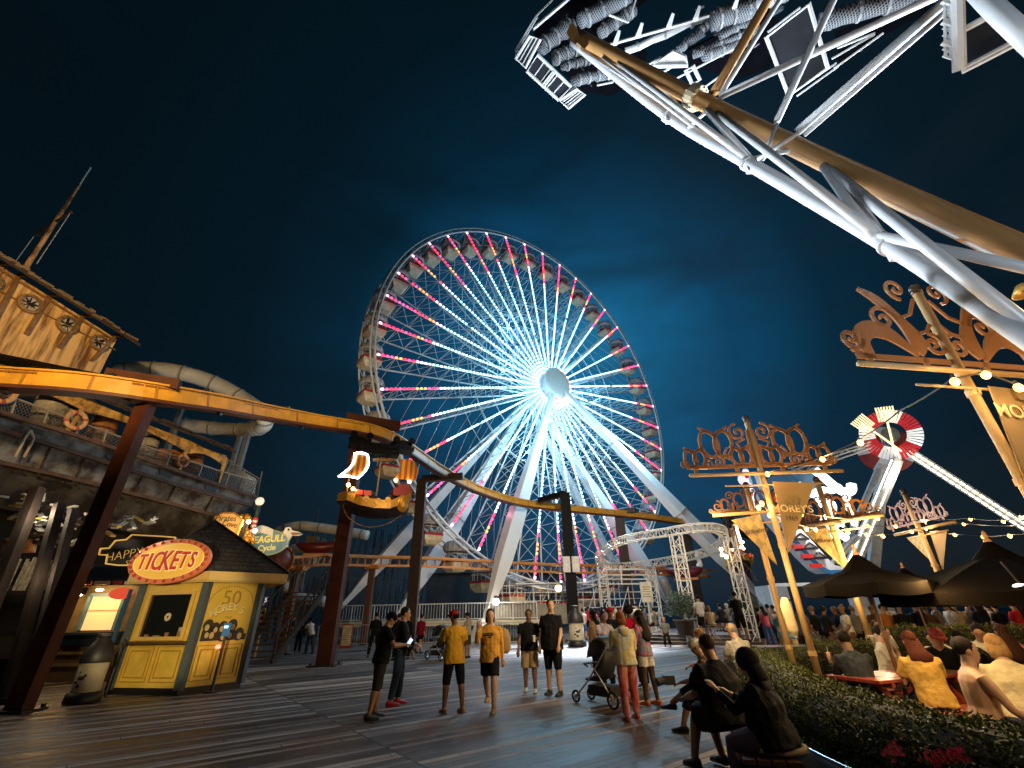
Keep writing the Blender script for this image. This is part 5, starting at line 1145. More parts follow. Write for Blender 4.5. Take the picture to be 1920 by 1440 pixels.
def loop_ride():
    px = [(1122, 1046, 33), (1150, 1020, 31), (1195, 1007, 29), (1250, 998, 27.5), (1300, 990, 26.5), (1340, 990, 26), (1358, 1002, 26.5), (1352, 1022, 28), (1325, 1035, 29.5), (1280, 1046, 31), (1230, 1055, 32.5), (1180, 1061, 33.5), (1140, 1060, 34)]
    P0 = catmull([YY(*q) for q in px], 5, True); t = thing('truss_loop', 'white box truss forming a tilted loop on lattice towers', 'truss ride', YY(1240, 1150, 30))
    b = B(); truss(b, P0, .42, closed=True, r=.035, rb=.016); W_(b, 'loop_truss', wt, t)
    for (x, y, Y, w) in ((1128, 1062, 33.5, .55), (1218, 1062, 33, .55), (1266, 1002, 27, .55), (1366, 1006, 26.4, .5)):
        p = YY(x, y, Y); k = int(p.z / .62); b = B(); truss(b, [V((p.x, p.y, z * p.z / k)) for z in range(k + 1)], w, r=.04, rb=.02)
        b.box((p.x, p.y, .04), (w * 1.5, w * 1.5, .08)); W_(b, 'tower', wt, t)
    b = B()
    for y in (1068, 1078, 1086, 1095): b.tube([YY(1130, y, 33.4), YY(1218, y, 33)], .045, 5)
    b.tube([YY(1164, 1060, 33.2), YY(1166, 1096, 33.2)], .045, 5); W_(b, 'cross_rail', wt, t)
    b = B()
    for x, y in ((1352, 1030), (1354, 1040), (1362, 1044)): b.ball(YY(x, y, 25.6), .10, 8, 5)
    W_(b, 'bulb', glow('warm_bulb', (1, .68, .32), 30), t)
    t = thing('info_board', 'pale notice panel standing between the truss towers', 'notice panel', YY(1212, 1150, 32)); p = YY(1212, 1110, 32); b = B(); b.box((p.x, p.y, p.z), (.75, .08, 1.2)); b.bar((p.x, p.y, 0), (p.x, p.y, p.z), .1); W_(b, 'panel', mat('panel_pale', (.66, .62, .5), .5), t)
    b = B(); [b.box((p.x, p.y - .05, p.z + .3 - k * .14), (.5 - .1 * (k % 2), .01, .04)) for k in range(5)]; W_(b, 'printed_lines', mat('ink_grey', (.2, .15, .1)), t)
loop_ride()
# round wooden steps
def deck_steps():
    wm = mat('step_wood', (.10, .07, .045), .6, 0, .4, 1.5, stretch=(.4, 4, 4)); t = thing('round_wooden_deck', 'curved wooden deck with three low steps on the right of the boardwalk', 'deck', (14, 31, 0))
    for k in range(3):
        b = B(); r_ = 7.9 - k * .4; b.lathe([(0, .15 * (k + 1)), (r_, .15 * (k + 1)), (r_, .15 * (k + 1) - .04), (r_ - .04, .15 * (k + 1) - .04), (r_ - .04, .15 * k)], (15.2, 32.2, 0), 64, M4.Diagonal((1.25, .85, 1)).to_3x3()); W_(b, 'step', wm if k < 2 else mat('deck_top', (.16, .14, .14), .4, 0, .4, 1.5, stretch=(.4, 4, 4)), t)
    def pot(px, py, Y, r_, h, l, sr, n):
        c = YY(px, py, Y); c.z = .45; t = thing('potted_shrub', l, 'potted shrub', c, 0, 'potted shrubs on the wooden deck'); b = B(); b.lathe([(0, 0), (r_ * .7, 0), (r_, h), (r_ * 1.08, h), (r_ * 1.08, h - .08), (r_ * .9, h - .1), (0, h - .1)], n=20); b.build('pot', mat('pot_brown', (.07, .045, .03), .6), t, True)
        r = random.Random(n); b = B()
        for i in range(3200):
            a, e, q = r.uniform(0, 2 * pi), r.uniform(-.35, 1.3), r.random() ** .4 * sr * r.uniform(.75, 1.1); p = V((cos(a) * cos(e), sin(a) * cos(e), sin(e))) * q + V((0, 0, h + sr * .45)); d = V((r.gauss(0, 1), r.gauss(0, 1), r.gauss(-.3, 1))).normalized() * .10; s_ = d.orthogonal().normalized() * .028; b.add([p - s_, p + s_, p + d + s_ * .2, p + d - s_ * .2], [(0, 1, 2, 3)])
        b.build('foliage', mat('shrub_leaf', (.030, .048, .014), .6, 0, .5, 5), t)
    pot(1286, 1185, 26.8, .52, .75, 'round leafy shrub in a dark pot left of the white shirted man', 1.0, 61); pot(1408, 1180, 27.5, .5, .75, 'round leafy shrub in a dark pot right of the standing man in black', .9, 62)
deck_steps()

# ================= swing ship ride =================
def swing_ride():
    Y = 30; c = YY(1670, 815, Y); t = thing('swing_ship_tower', 'lit lattice legs and red and white wheel crown of the swing ship ride', 'ride tower', V((c.x, Y, 0)))
    d = (CC - c).normalized(); d = (d + V((-.25, -.1, 0))).normalized(); u = V((-d.y, d.x, 0)).normalized() * -1; v = d.cross(u) if d.cross(u).z > 0 else u.cross(d); fm = M4(((u.x, v.x, d.x), (u.y, v.y, d.y), (u.z, v.z, d.z)))
    rw = glow('crown_white', (.9, .92, .95), .42); rr = mat('crown_red', (.45, .015, .02), .4, emit=(.75, .02, .03), es=.35)
    b = B(); R1, R0 = 1.78, .88; n = 48
    for i in range(n):
        a, e = 2 * pi * i / n, 2 * pi * (i + .74) / n; b.m = (i // 6) % 2
        P = [c + fm @ V((r_ * cos(q), r_ * sin(q), z)) for r_, q, z in ((R0, a, 0), (R1, a, .28), (R1, e, .28), (R0, e, 0))]; b.prism(P, fm @ V((0, 0, -.12)))
    W_(b, 'crown', [rw, rr], t)
    b = B(); b.tube([c + fm @ V((0, 0, -.5)), c + fm @ V((0, 0, .2))], .55, 14); b.tube([c + V((0, 0, 0)), c + V((1.2, 2.2, -.3))], .3, 10); W_(b, 'hub', mat('hub_mirror', (.3, .35, .4), .2, .8), t)
    c3 = c + V((1.25, 2.4, -.35)); b = B()
    for i in range(8): b.m = i % 2; a, e = 2 * pi * i / 8, 2 * pi * (i + 1) / 8; b.prism([c3 + fm @ V((0, 0, 0))] + [c3 + fm @ V((1.75 * cos(a + (e - a) * k / 4), 1.75 * sin(a + (e - a) * k / 4), 0)) for k in range(5)], fm @ V((0, 0, -.15)))
    W_(b, 'rear_disc', [mat('disc_white', (.7, .7, .72), .5), mat('disc_red', (.3, .01, .01), .5)], t)
    gl = glow('paddle_gold', (1, .80, .42), 1.5)
    for ang in (1.74, 1.06):
        b = B(); di = fm @ V((cos(ang), sin(ang), 0)); pe = fm @ V((-sin(ang), cos(ang), 0)); o = c + fm @ V((.1, -.75, .42))
        b.bar(o - di * .6, o + di * 1.7, .12, .08, d)
        for k in range(7): b.bar(o + di * 1.7 + pe * (k - 3) * .14, o + di * 2.75 + pe * (k - 3) * .16, .09, .05, d)
        W_(b, 'paddle', gl, t)
    # lit legs
    def leg(p0, p1, w, mt_, lit, name='leg'):
        b = B(); a, e = p0, p1; b.bar(a, e, w, w); l = W_(b, name, mt_, t)
        if lit:
            dd = (e - a).normalized(); sx = dd.cross(d).normalized()
            for s_ in (-.36, .36):
                b = B(); Ln = (e - a).length; k = int(Ln / .38)
                for i in range(k): b.bar(a + dd * (Ln * (i + .1) / k) + sx * w * s_ + d * w * .55, a + dd * (Ln * (i + .85) / k) + sx * w * s_ + d * w * .55, .09, .05)
                W_(b, 'light_strip', glow('leg_light', (1, .90, .68), 5), l)
        return l
    lw = mat('leg_pale', (.6, .6, .6), .4, .2)
    leg(c + V((-.4, 0, -1.9)), YY(1592, 1075, 29), .55, lw, True); leg(c + V((.9, .2, -1.2)), YY(1995, 1035, 29), .46, lw, True)
    leg(c + V((.4, 2.2, -1.6)), YY(1636, 1075, 33), .6, lw, False); leg(c + V((-.9, 1.2, -2.2)), YY(1585, 1025, 32), .32, lw, False)
    for (x, y, Y_, n_) in ((1592, 1075, 29, 0), (1636, 1075, 33, 1)): q = YY(x, y, Y_); b = B(); b.bar(q, V((q.x, q.y, 0)), .7); W_(b, 'foot_post', lw, t)
    b = B(); ch = [(YY(1632, 828, 29.5), YY(1478, 878, 28)), (YY(1632, 840, 29.5), YY(1485, 892, 28)), (YY(1632, 834, 31), YY(1480, 884, 31))]
    for a, e in ch: b.tube([a, e], .06, 6)
    for i in range(6): b.tube([ch[i % 2][0].lerp(ch[i % 2][1], i / 6), ch[(i + 1) % 2][0].lerp(ch[(i + 1) % 2][1], (i + 1) / 6)], .035, 5)
    b.tube([YY(1605, 1005, 29), YY(1556, 1060, 28.5)], .12, 6); b.tube([YY(1612, 1006, 29), YY(1570, 1056, 28.5)], .08, 6); W_(b, 'swing_arm', white_steel, t)
    s_ = thing('swing_ship', 'blue and white swing ship tilted up with rows of red seats', 'ride ship', YY(1500, 1000, 28)); Z = lambda x, y, Y=27.0: YY(x, y, Y)
    lo = [(1408, 885), (1419, 918), (1438, 952), (1461, 980), (1487, 1009), (1515, 1041), (1541, 1066), (1556, 1073), (1588, 1072)]; up = [(1420, 885), (1432, 915), (1452, 945), (1474, 965), (1500, 990), (1528, 1020), (1553, 1048), (1566, 1060), (1592, 1064)]
    b = B()
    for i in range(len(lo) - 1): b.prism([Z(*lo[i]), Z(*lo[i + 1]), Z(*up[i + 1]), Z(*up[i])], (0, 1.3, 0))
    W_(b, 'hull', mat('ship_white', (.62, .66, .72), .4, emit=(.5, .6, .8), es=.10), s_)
    b = B()
    for i in range(len(lo) - 1):
        b.bar(Z(*lo[i], 26.9), Z(*lo[i + 1], 26.9), .22, .06, (0, 1, 0))
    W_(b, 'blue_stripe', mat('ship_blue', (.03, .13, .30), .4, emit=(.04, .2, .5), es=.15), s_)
    for k, (x, y) in enumerate(((1447, 935), (1462, 958), (1478, 1002), (1494, 1023), (1511, 1041), (1528, 1059))):
        p = Z(x + 2, y + 2, 26.7); b = B(); b.box(p, (.6, .2, .2)); W_(b, 'seat', mat('seat_red', (.55, .03, .03), .4, emit=(.8, .03, .03), es=.25), s_)
        b = B(); b.box(p + V((.35, .4, .42)), (.9, .8, .12), 0); b.tube([p + V((-.1, .2, .35)), p + V((.5, .2, .75)), p + V((.9, .3, .5))], .06, 5); W_(b, 'lap_bar', mat('bar_dark', (.05, .05, .06), .3, .5), s_)
    b = B(); b.prism([Z(1462, 885), Z(1524, 888), Z(1545, 925), Z(1505, 930), Z(1478, 905)], (0, 2.6, 0)); b.bar(Z(1480, 884), Z(1600, 1005, 27), .12); W_(b, 'bow_shell', mat('bow_blue', (.04, .12, .22), .4, emit=(.05, .14, .25), es=.3), s_)
    b = B(); nw = glow('figure_white', (1, .97, .9), 1.8)
    for P_, r_ in (([(1528, 882), (1545, 895), (1565, 912), (1582, 922), (1596, 920), (1596, 908)], .26), ([(1520, 928), (1540, 918), (1560, 920), (1575, 912)], .18), ([(1540, 940), (1560, 945), (1558, 965), (1545, 975), (1562, 985), (1580, 975)], .20), ([(1555, 985), (1572, 1000), (1588, 1010)], .2), ([(1585, 945), (1600, 965), (1602, 985)], .18), ([(1540, 950), (1530, 935), (1545, 925)], .12)):
        b.tube(catmull([Z(x, y, 26.4) for x, y in P_], 4), r_, 8)
    for x, y, r_ in ((1588, 935, .2), (1562, 1003, .2), (1507, 918, .22), (1500, 908, .15)): b.ball(Z(x, y, 26.4), r_, 8, 6)
    W_(b, 'glowing_figurehead', nw, s_)
    b = B()
    for x, y, r_ in ((1394, 900, .35), (1402, 912, .3), (1408, 930, .3), (1415, 945, .25), (1398, 885, .2)): b.ball(Z(x, y, 26.6), (r_, .2, r_), 8, 6)
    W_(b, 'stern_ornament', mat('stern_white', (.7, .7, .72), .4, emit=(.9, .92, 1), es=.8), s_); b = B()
    for x, y in ((1398, 908), (1408, 926), (1400, 893)): b.ball(Z(x, y, 26.3), .14, 6, 4)
    W_(b, 'stern_red', mat('seat_red', (.55, .03, .03)), s_)
    lamp('swing_light', 'POINT', YY(1560, 960, 25.5), 500, (1, .95, .85), .2); lamp('swing_light', 'POINT', c + V((-1, -1.5, -3)), 260, (1, .9, .7), .2)
swing_ride()

# ================= beer garden poles =================
pole_m = mat('pole_tan', (.60, .38, .16), .42, 0, .18, 1.5); scroll_m = mat('scroll_bronze', (.27, .115, .04), .45, .25, .2, 3); scroll_d = mat('scroll_dark', (.13, .065, .03), .5, .2, .2, 3)
pen_tan = mat('pennant_tan', (.33, .21, .085), .7, 0, .12, 2, bump=.15, bscale=4); diamond = pattern('pennant_diamonds', (.50, .35, .13), (.30, .24, .13), 'checker', 7.5, (0, R(45), 0), .7, (1, 1, .62)); inkb = mat('pennant_ink', (.10, .06, .03), .7); creamt = mat('pennant_cream', (.85, .66, .34), .6)
def spiral(cx, cy, r_, turns=1.6, a0=0, dr=1, k=0.08, n=26): return [(cx + r_ * (1 - (1 - k) * i / n) * cos(a0 + dr * 2 * pi * turns * i / n), cy + r_ * (1 - (1 - k) * i / n) * sin(a0 + dr * 2 * pi * turns * i / n)) for i in range(n + 1)]
def ring_(cx, cy, rx, ry, tilt=0, n=26): return [(cx + rx * cos(a) * cos(tilt) - ry * sin(a) * sin(tilt), cy + rx * cos(a) * sin(tilt) + ry * sin(a) * cos(tilt)) for a in [2 * pi * i / n for i in range(n + 1)]]
def scroll(b, o, u, w, kind, side=0):
    n_ = u.cross(V((0, 0, 1))) * .025; st = lambda p, wd: b.strip([(x * w, y * w) for x, y in p], [q * w for q in wd] if isinstance(wd, list) else wd * w, o, u, V((0, 0, 1)), n_)
    def sm(p, ws):
        q = catmull([V((x, y, w2)) for (x, y), w2 in zip(p, ws)], 6); st([(a.x, a.y) for a in q], [a.z for a in q])
    for s in ((-1, 1) if side == 0 else (side,)):
        def pret(cx, cy, z):
            st(ring_(s * (cx - .40 * z), cy, .50 * z, .80 * z, s * .12), .032 + z * .05); st(ring_(s * (cx + .40 * z), cy, .50 * z, .80 * z, -s * .12), .032 + z * .05)
            st([(s * (cx - .85 * z), cy + 1.05 * z), (s * (cx + .1 * z), cy + .45 * z)], .036); st([(s * (cx + .85 * z), cy + 1.05 * z), (s * (cx - .1 * z), cy + .45 * z)], .036)
        if kind == 'pretzel':
            pret(.50, .36, .24); pret(.20, .165, .15); pret(.83, .155, .155)
            st(spiral(s * .17, .52, .13, 1.5, pi / 2 if s > 0 else pi / 2, -s), .032); st(spiral(s * .51, .10, .08, 1.5, pi / 2, s), .026); st(spiral(s * .66, .09, .07, 1.4, pi, -s), .024); st(spiral(s * .99, .07, .06, 1.4, pi if s > 0 else 0, -s), .024)
            st([(s * .10, .42), (s * .22, .36), (s * .18, .28)], .03); st([(s * .36, .12), (s * .42, .22), (s * .36, .30)], .03); st([(s * .68, .2), (s * .72, .28), (s * .70, .34)], .03); st([(s * .03, .05), (s * .05, .3), (s * .04, .55)], .03)
        elif kind == 'beast':
            sm([(s * .82, .05), (s * .84, .20), (s * .72, .31), (s * .54, .28), (s * .34, .07)], [.09, .15, .17, .15, .03]); sm([(s * .64, .76), (s * .50, .66), (s * .36, .46), (s * .28, .24), (s * .33, .10)], [.04, .10, .10, .17, .10])
            st(spiral(s * .94, .20, .11, 1.5, 0, s), .035); st(spiral(s * .52, .44, .14, 1.5, pi if s > 0 else 0, -s), .035); st(spiral(s * .12, .20, .12, 1.5, pi / 2, s), .035); st(spiral(s * .22, .80, .12, 1.4, -pi / 2, s), .03); st([(s * .08, .70), (s * .20, .52), (s * .34, .46)], .03); st([(s * .05, .42), (s * .12, .34), (s * .24, .30)], .03); st([(s * .78, .02), (s * .9, .05), (s * .98, .1)], .04)
        else:
            for cx, cy, z in ((.25, .30, .17), (.60, .20, .14)): st(ring_(s * cx, cy, z * .7, z), .05)
            for x in (.12, .32, .42, .52): st([(s * x, .02), (s * x, .24)], .055)
            st(spiral(s * .78, .18, .14, 1.5, pi / 2, s), .035); st(spiral(s * .95, .08, .07, 1.4, 0, s), .025); st(spiral(s * .45, .42, .11, 1.5, 0, -s), .03); st(spiral(s * .1, .5, .1, 1.4, 0, s), .03)
        st([(0, .03), (s * .96, .03)], .05)
        for x in (.3, .85): st([(s * x, -.06), (s * x, .05)], .05)
def garden_pole(top, arm, Y, rad, kind, label, smat, lower=None, sh=0.10, side=0):
    p = YY(top[0], top[1], Y); t = thing('scroll_pole', label, 'lamp pole', (p.x, p.y, 0), 0, 'tan poles with cut out scrollwork in the beer garden')
    ctr = None; (x0, y0), (x1, y1) = arm; 
    # height at which the vertical pole crosses the arm line
    best = None
    for k in range(400):
        z = p.z * k / 400; q = V((p.x, p.y, z)) - CC; dep = q.dot(CF)
        if dep < .3: continue
        X = q.dot(CR) / dep * FPX + 960; Yp = 720 - q.dot(CU) / dep * FPX; yl = y0 + (y1 - y0) * (X - x0) / (x1 - x0)
        if best is None or abs(Yp - yl) < best[0]: best = (abs(Yp - yl), z)
    za = best[1]; a, c = G(x0, y0, za), G(x1, y1, za); P = V((p.x, p.y, za)); u = (c - a).normalized(); 
    a = P + u * (a - P).dot(u); c = P + u * (c - P).dot(u); n_ = u.cross(V((0, 0, 1)))
    if n_.y > 0: n_ = -n_
    b = B(); b.tube([(p.x, p.y, 0), (p.x, p.y, p.z)], rad, 14); W_(b, 'pole', pole_m, t, True)
    b = B(); b.tube([a + n_ * rad * 1.2, c + n_ * rad * 1.2], rad * .68, 10); W_(b, 'arm', pole_m, t, True)
    b = B(); b.tube([P + V((0, 0, -.24)) + (a - P) * (.55) + n_ * rad, P + V((0, 0, -.24)) + (c - P) * .72 + n_ * rad], rad * .32, 8); W_(b, 'banner_rod', pole_m, t, True)
    b = B(); b.ball((p.x, p.y, p.z + rad * 1.3), rad * 1.25, 12, 8); b.tube([(p.x, p.y, p.z - .02), (p.x, p.y, p.z + .05)], rad * 1.2, 12); W_(b, 'finial', mat('finial_brown', (.06, .035, .02), .3), t, True)
    b = B()
    for z in (za, za - .28, za - 1.4, .9): b.tube([(p.x, p.y, z - .04), (p.x, p.y, z + .04)], rad * 1.25, 12); b.box((p.x, p.y - rad * 1.3, z), (rad * .5, rad * .5, .06))
    W_(b, 'collar', pole_m, t)
    w = max((a - P).length, (c - P).length); b = B(); scroll(b, P + V((0, 0, sh)) - n_ * .02, u, w * .97, kind, side); W_(b, 'scrollwork', smat, t)
    return t, p, P, u, n_, rad
def pennant(G_, tri, m, label, lines):
    t0, p, P, u, n_, rad = G_; n = n_; Q = [PLN(x, y, P + n_ * (rad + .02), n) for x, y in tri]
    t = thing('pennant', label, 'pennant', Q[0], 0, 'pennants hanging from the garden poles'); b = B(); k = 8; vs = []; fs = []
    # gently rippled cloth with thickness
    for s_ in (0, 1):
        for i in range(k + 1):
            for j in range(k + 1):
                f, g_ = i / k, j / k; L_ = Q[0].lerp(Q[2], f); R_ = Q[1].lerp(Q[2], f); q = L_.lerp(R_, g_) + n_ * (.018 * sin(5 * g_ + 3 * f) * f + .004 * s_); vs.append(q)
    o = (k + 1) ** 2
    for i in range(k):
        for j in range(k): a = i * (k + 1) + j; fs.append((a, a + 1, a + k + 2, a + k + 1)); a += o; fs.append((a + k + 1, a + k + 2, a + 1, a))
    b.add(vs, fs); cl = W_(b, 'cloth', m, t, True); b = B(); b.tube([Q[0], Q[2]], .008, 5); b.tube([Q[1], Q[2]], .006, 5); W_(b, 'hem', mat('hem_tan', (.5, .34, .15), .7), t)
    W0 = (Q[1] - Q[0]).length; H0 = (Q[2] - (Q[0] + Q[1]) / 2).length; dn = (Q[2] - (Q[0] + Q[1]) / 2).normalized(); ux = (Q[1] - Q[0]).normalized()
    if u.dot(CR) < 0: pass
    if ux.dot(CR) < 0: ux = -ux
    for s, size, f, m_, dx in lines:
        c = (Q[0] + Q[1]) / 2 + dn * (H0 * f) + ux * (dx * W0) + n_ * .035; WT('pennant_lettering', s, size * W0, frame(c, ux, (-dn).lerp(V((0, 0, 1)), .5)), m_, t, ext=.002, bold=.002)
    return t
K1 = garden_pole((1400, 790), ((1292, 893), (1577, 884)), 9, .055, 'pretzel', 'tall tan pole topped with pretzel scrollwork, nearest of the middle group', scroll_m, sh=.14)
K2 = garden_pole((1400, 915), ((1336, 968), (1500, 955)), 10.5, .058, 'comb', 'tan pole with dark scrollwork just behind the pretzel pole', scroll_d, sh=.05)
K3 = garden_pole((1532, 905), ((1500, 990), (1660, 965)), 13, .075, 'comb', 'tan pole whose scrollwork stands before the glowing ship figure', scroll_m, sh=.05)
K4 = garden_pole((1696, 927), ((1674, 1003), (1787, 978)), 19, .095, 'pretzel', 'small far pole with pinkish pretzel scrollwork', mat('scroll_pink', (.34, .22, .20), .5, .2), sh=.2)
K0 = garden_pole((1719, 549), ((1602, 686), (1960, 712)), 5, .056, 'beast', 'nearest thick tan pole with beast shaped scrollwork at the right edge', scroll_m, sh=.12)
yl_ = [("50", .42, .30, mat('pen_faint', (.30, .21, .09), .7), 0), ("MOREY'S", .24, .40, creamt, 0), ("1969", .15, .54, inkb, .0), ("BEER GARDEN", .055, .10, mat('pen_faint', (.30, .21, .09)), 0)]
yl_ = yl_[:3]
pennant(K1, [(1449, 903), (1528, 905), (1478, 1036)], pen_tan, 'plain tan pennant with raised cream lettering on the pretzel pole', yl_)
pennant(K2, [(1372, 975), (1424, 964), (1457, 1059)], diamond, 'diamond patterned pennant on the pole behind the pretzel pole', [("Wilhelms", .22, .32, inkb, .02)])
pennant(K3, [(1506, 995), (1551, 990), (1580, 1063)], diamond, 'diamond patterned pennant on the pole beside the black umbrella', [("Wilhelms", .22, .32, inkb, .02)])
pennant(K4, [(1700, 1008), (1728, 1002), (1764, 1070)], diamond, 'small diamond pennant left of the far pole', [("Wilhelms", .22, .3, inkb, 0)])
pennant(K4, [(1743, 996), (1775, 995), (1768, 1070)], pen_tan, 'small plain pennant right of the far pole', [("50", .3, .3, inkb, 0)])
pennant(K0, [(1853, 724), (2010, 742), (1935, 935)], pen_tan, 'plain tan pennant cut off by the right edge of the photo', [("MOREY'S", .20, .25, creamt, -.04), ("50", .4, .13, mat('pen_faint', (.30, .21, .09)), 0)])
# the paddle board tied to the pole
b = B(); p = YY(1478, 1150, 9.6); b.loft([(YY(1470, 1120, 8.85), V((.05, 0, 0)), V((0, .02, 0))), (YY(1473, 1135, 8.85), V((.10, 0, 0)), V((0, .02, 0))), (YY(1487, 1180, 8.85), V((.10, 0, 0)), V((0, .02, 0))), (YY(1492, 1192, 8.85), V((.04, 0, 0)), V((0, .02, 0)))], 12); o = b.build('rolled_banner', mat('banner_cream', (.66, .5, .28), .6), None, True); tag(o, 'rolled cream banner tied against the left garden pole', 'banner')
b = B(); b.tube([YY(1466, 1127, 8.9), YY(1482, 1125, 8.9)], .02, 5); W_(b, 'tie', dark_steel, o)

# string lights
wb = glow('string_bulb', (1, .56, .17), 2.6)
def strings(label, pts, skip=(), rb=.046, pw=4.5, PK=1.7):
    P = [YY(*q) for q in pts]; t = thing('string_lights', label, 'string lights', P[0], 0, 'strings of warm bulbs over the beer garden'); C_ = []
    for a, c in zip(P[:-1], P[1:]):
        for k in range(6): f = k / 6; C_.append(a.lerp(c, f) + V((0, 0, .045 - .06 * (c - a).length * f * (1 - f))))
    C_.append(P[-1] + V((0, 0, .045))); b = B(); b.tube(C_, .012, 5); W_(b, 'wire', black, t)
    for i, p in enumerate(P):
        if i in skip: continue
        b = B(); b.ball(p, (rb, rb, rb * 1.25), 8, 6); bb = W_(b, 'bulb', wb, t, True); b = B(); b.tube([p + V((0, 0, rb)), p + V((0, 0, rb + .05))], .016, 6); W_(b, 'socket', black, bb)
        if pw: lamp('bulb_light', 'POINT', p - V((0, .08, .04)), pw * PK, WARM, .05)
strings('sagging bulb wire from the near right pole down to the pretzel pole', [(1910, 727, 4.7), (1848, 703, 4.7), (1790, 716, 4.75), (1690, 775, 6), (1613, 830, 7.0), (1542, 861, 8), (1439, 889, 8.75)], (3,), pw=5)
strings('bulb wire running level from the pretzel pole to the far pole and right', [(1428, 944, 9), (1443, 966, 9.2), (1502, 964, 10), (1646, 972, 14), (1729, 976, 18.6), (1819, 974, 16), (1881, 978, 14), (1915, 970, 12), (1990, 960, 9)], pw=7)
strings('lower bulb wire past the pole beside the black umbrella', [(1422, 952, 10), (1512, 992, 11), (1529, 993, 11.8), (1579, 984, 12.6), (1626, 986, 14), (1679, 987, 16), (1736, 992, 18.6), (1807, 983, 17), (1960, 985, 12)], rb=.05, pw=9)
strings('lowest bulb wire reaching the far right of the garden', [(1589, 998, 14), (1625, 1003, 15), (1655, 1005, 16), (1709, 997, 18), (1790, 1003, 19), (1843, 1007, 18), (1893, 1005, 16), (1960, 998, 14)], rb=.06, pw=10)

# umbrellas
def umbrella(apex, pole_bot, rx, zc, label, m):
    a = V(apex); t = thing('patio_umbrella', label, 'umbrella', (a.x, a.y, 0), 0, 'dark patio umbrellas'); n = 8; rim = [V((a.x + rx * cos(2 * pi * i / n + .3), a.y + rx * sin(2 * pi * i / n + .3), zc)) for i in range(n)]
    b = B(); vs = []; k = 5
    for i in range(n):
        for j in range(4):
            f = j / 4; e = rim[i].lerp(rim[(i + 1) % n], f); sag = sin(pi * f) * .03
            for q in range(k + 1):
                g_ = q / k; pt = a.lerp(e, .06 + .94 * g_); pt.z += -.10 * sin(pi * g_) * 0 + (a.z - zc) * .04 * sin(pi * g_) - sag * g_; vs.append(pt)
            d_ = e.copy(); d_.z -= .16 + sag; vs.append(d_)
    c = k + 2; tot = n * 4; fs = []
    for i in range(tot):
        j = (i + 1) % tot
        for q in range(c - 1): fs.append((i * c + q, i * c + q + 1, j * c + q + 1, j * c + q))
    b.add(vs, fs); o = W_(b, 'canopy', m, t); s_ = o.modifiers.new('s', 'SOLIDIFY'); s_.thickness = .008
    b = B(); b.lathe([(.03, .34), (.34, .02), (.30, 0)], (a.x, a.y, a.z - .17), 16) ; W_(b, 'vent_cap', m, t)
    b = B(); b.ball((a.x, a.y, a.z + .16), (.05, .05, .05), 8, 6); b.ball((a.x, a.y, a.z + .24), (.03, .03, .08), 8, 6); W_(b, 'finial', mat('finial_wood', (.5, .25, .1), .5), t, True)
    b = B(); b.tube([(a.x, a.y, 0), (a.x, a.y, a.z)], .028, 10); W_(b, 'pole', mat('umbrella_pole', (.22, .12, .06), .4, 0, .2), t, True); b = B()
    for r_ in rim: b.tube([a + V((0, 0, -.06)), r_ + V((0, 0, -.01))], .010, 4); b.tube([V((a.x, a.y, zc - .05)), a.lerp(r_, .5) + V((0, 0, -.02))], .008, 4)
    W_(b, 'rib', dark_steel, t); b = B(); b.lathe([(0, 0), (.28, 0), (.28, .06), (.05, .1)], (a.x, a.y, 0), 16); W_(b, 'base', dark_steel, t)
um = mat('umbrella_cloth', (.0035, .0026, .0018), .9, 0, .2, 2, .1, 30, spec=.04)
a1 = YY(1612, 1060, 7.5); umbrella(a1, None, .86, YY(1600, 1095, 7.5).z, 'smaller dark patio umbrella between the garden poles', um)
a2 = YY(1862, 1036, 7.2); umbrella(a2, None, 1.62, YY(1800, 1108, 6.6).z, 'large dark patio umbrella reaching the right edge', um)
a3 = YY(1697, 1075, 15); umbrella(a3, None, 1.2, a3.z - .35, 'third dark umbrella mostly hidden behind the other two', um)
lamp('garden_light', 'POINT', (5.6, 6.6, 1.9), 75, WARM, .1); lamp('garden_light', 'POINT', (7.6, 7.8, 2.05), 110, WARM, .1); lamp('garden_light', 'POINT', (4.6, 10.5, 3.6), 60, WARM, .15); lamp('garden_light', 'POINT', (9, 12, 3.2), 240, WARM, .15); lamp('garden_light', 'POINT', (14, 20, 4.5), 700, (1, .8, .6), .15); lamp('hedge_light', 'POINT', (4.3, 6.9, 2.3), 75, (1, .72, .38), .1)
# the far lamp under the large umbrella
b = B(); p = YY(1914, 1099, 6.2); b.ball(p, (.10, .05, .03), 10, 6); o = b.build('garden_lamp', glow('lamp_cool', (1, .9, .6), 8), None, True); tag(o, 'small lit oval lamp at the edge of the large umbrella', 'lamp'); b = B(); b.tube([p + V((0, 0, .03)), p + V((0, .1, .3))], .012, 5); W_(b, 'stem', dark_steel, o)
# gold lampshade at the right edge
b = B(); p = YY(1930, 548, 5.2); b.lathe([(.02, .16), (.10, .14), (.19, 0), (.17, -.01)], p, 20); o = b.build('lampshade', mat('shade_gold', (.45, .25, .05), .35, .3), None, True); tag(o, 'gold bell lampshade cut by the right edge below the white truss', 'lampshade'); b = B(); b.tube([p + V((0, 0, .15)), p + V((.5, 0, .5))], .02, 6); W_(b, 'stem', dark_steel, o)

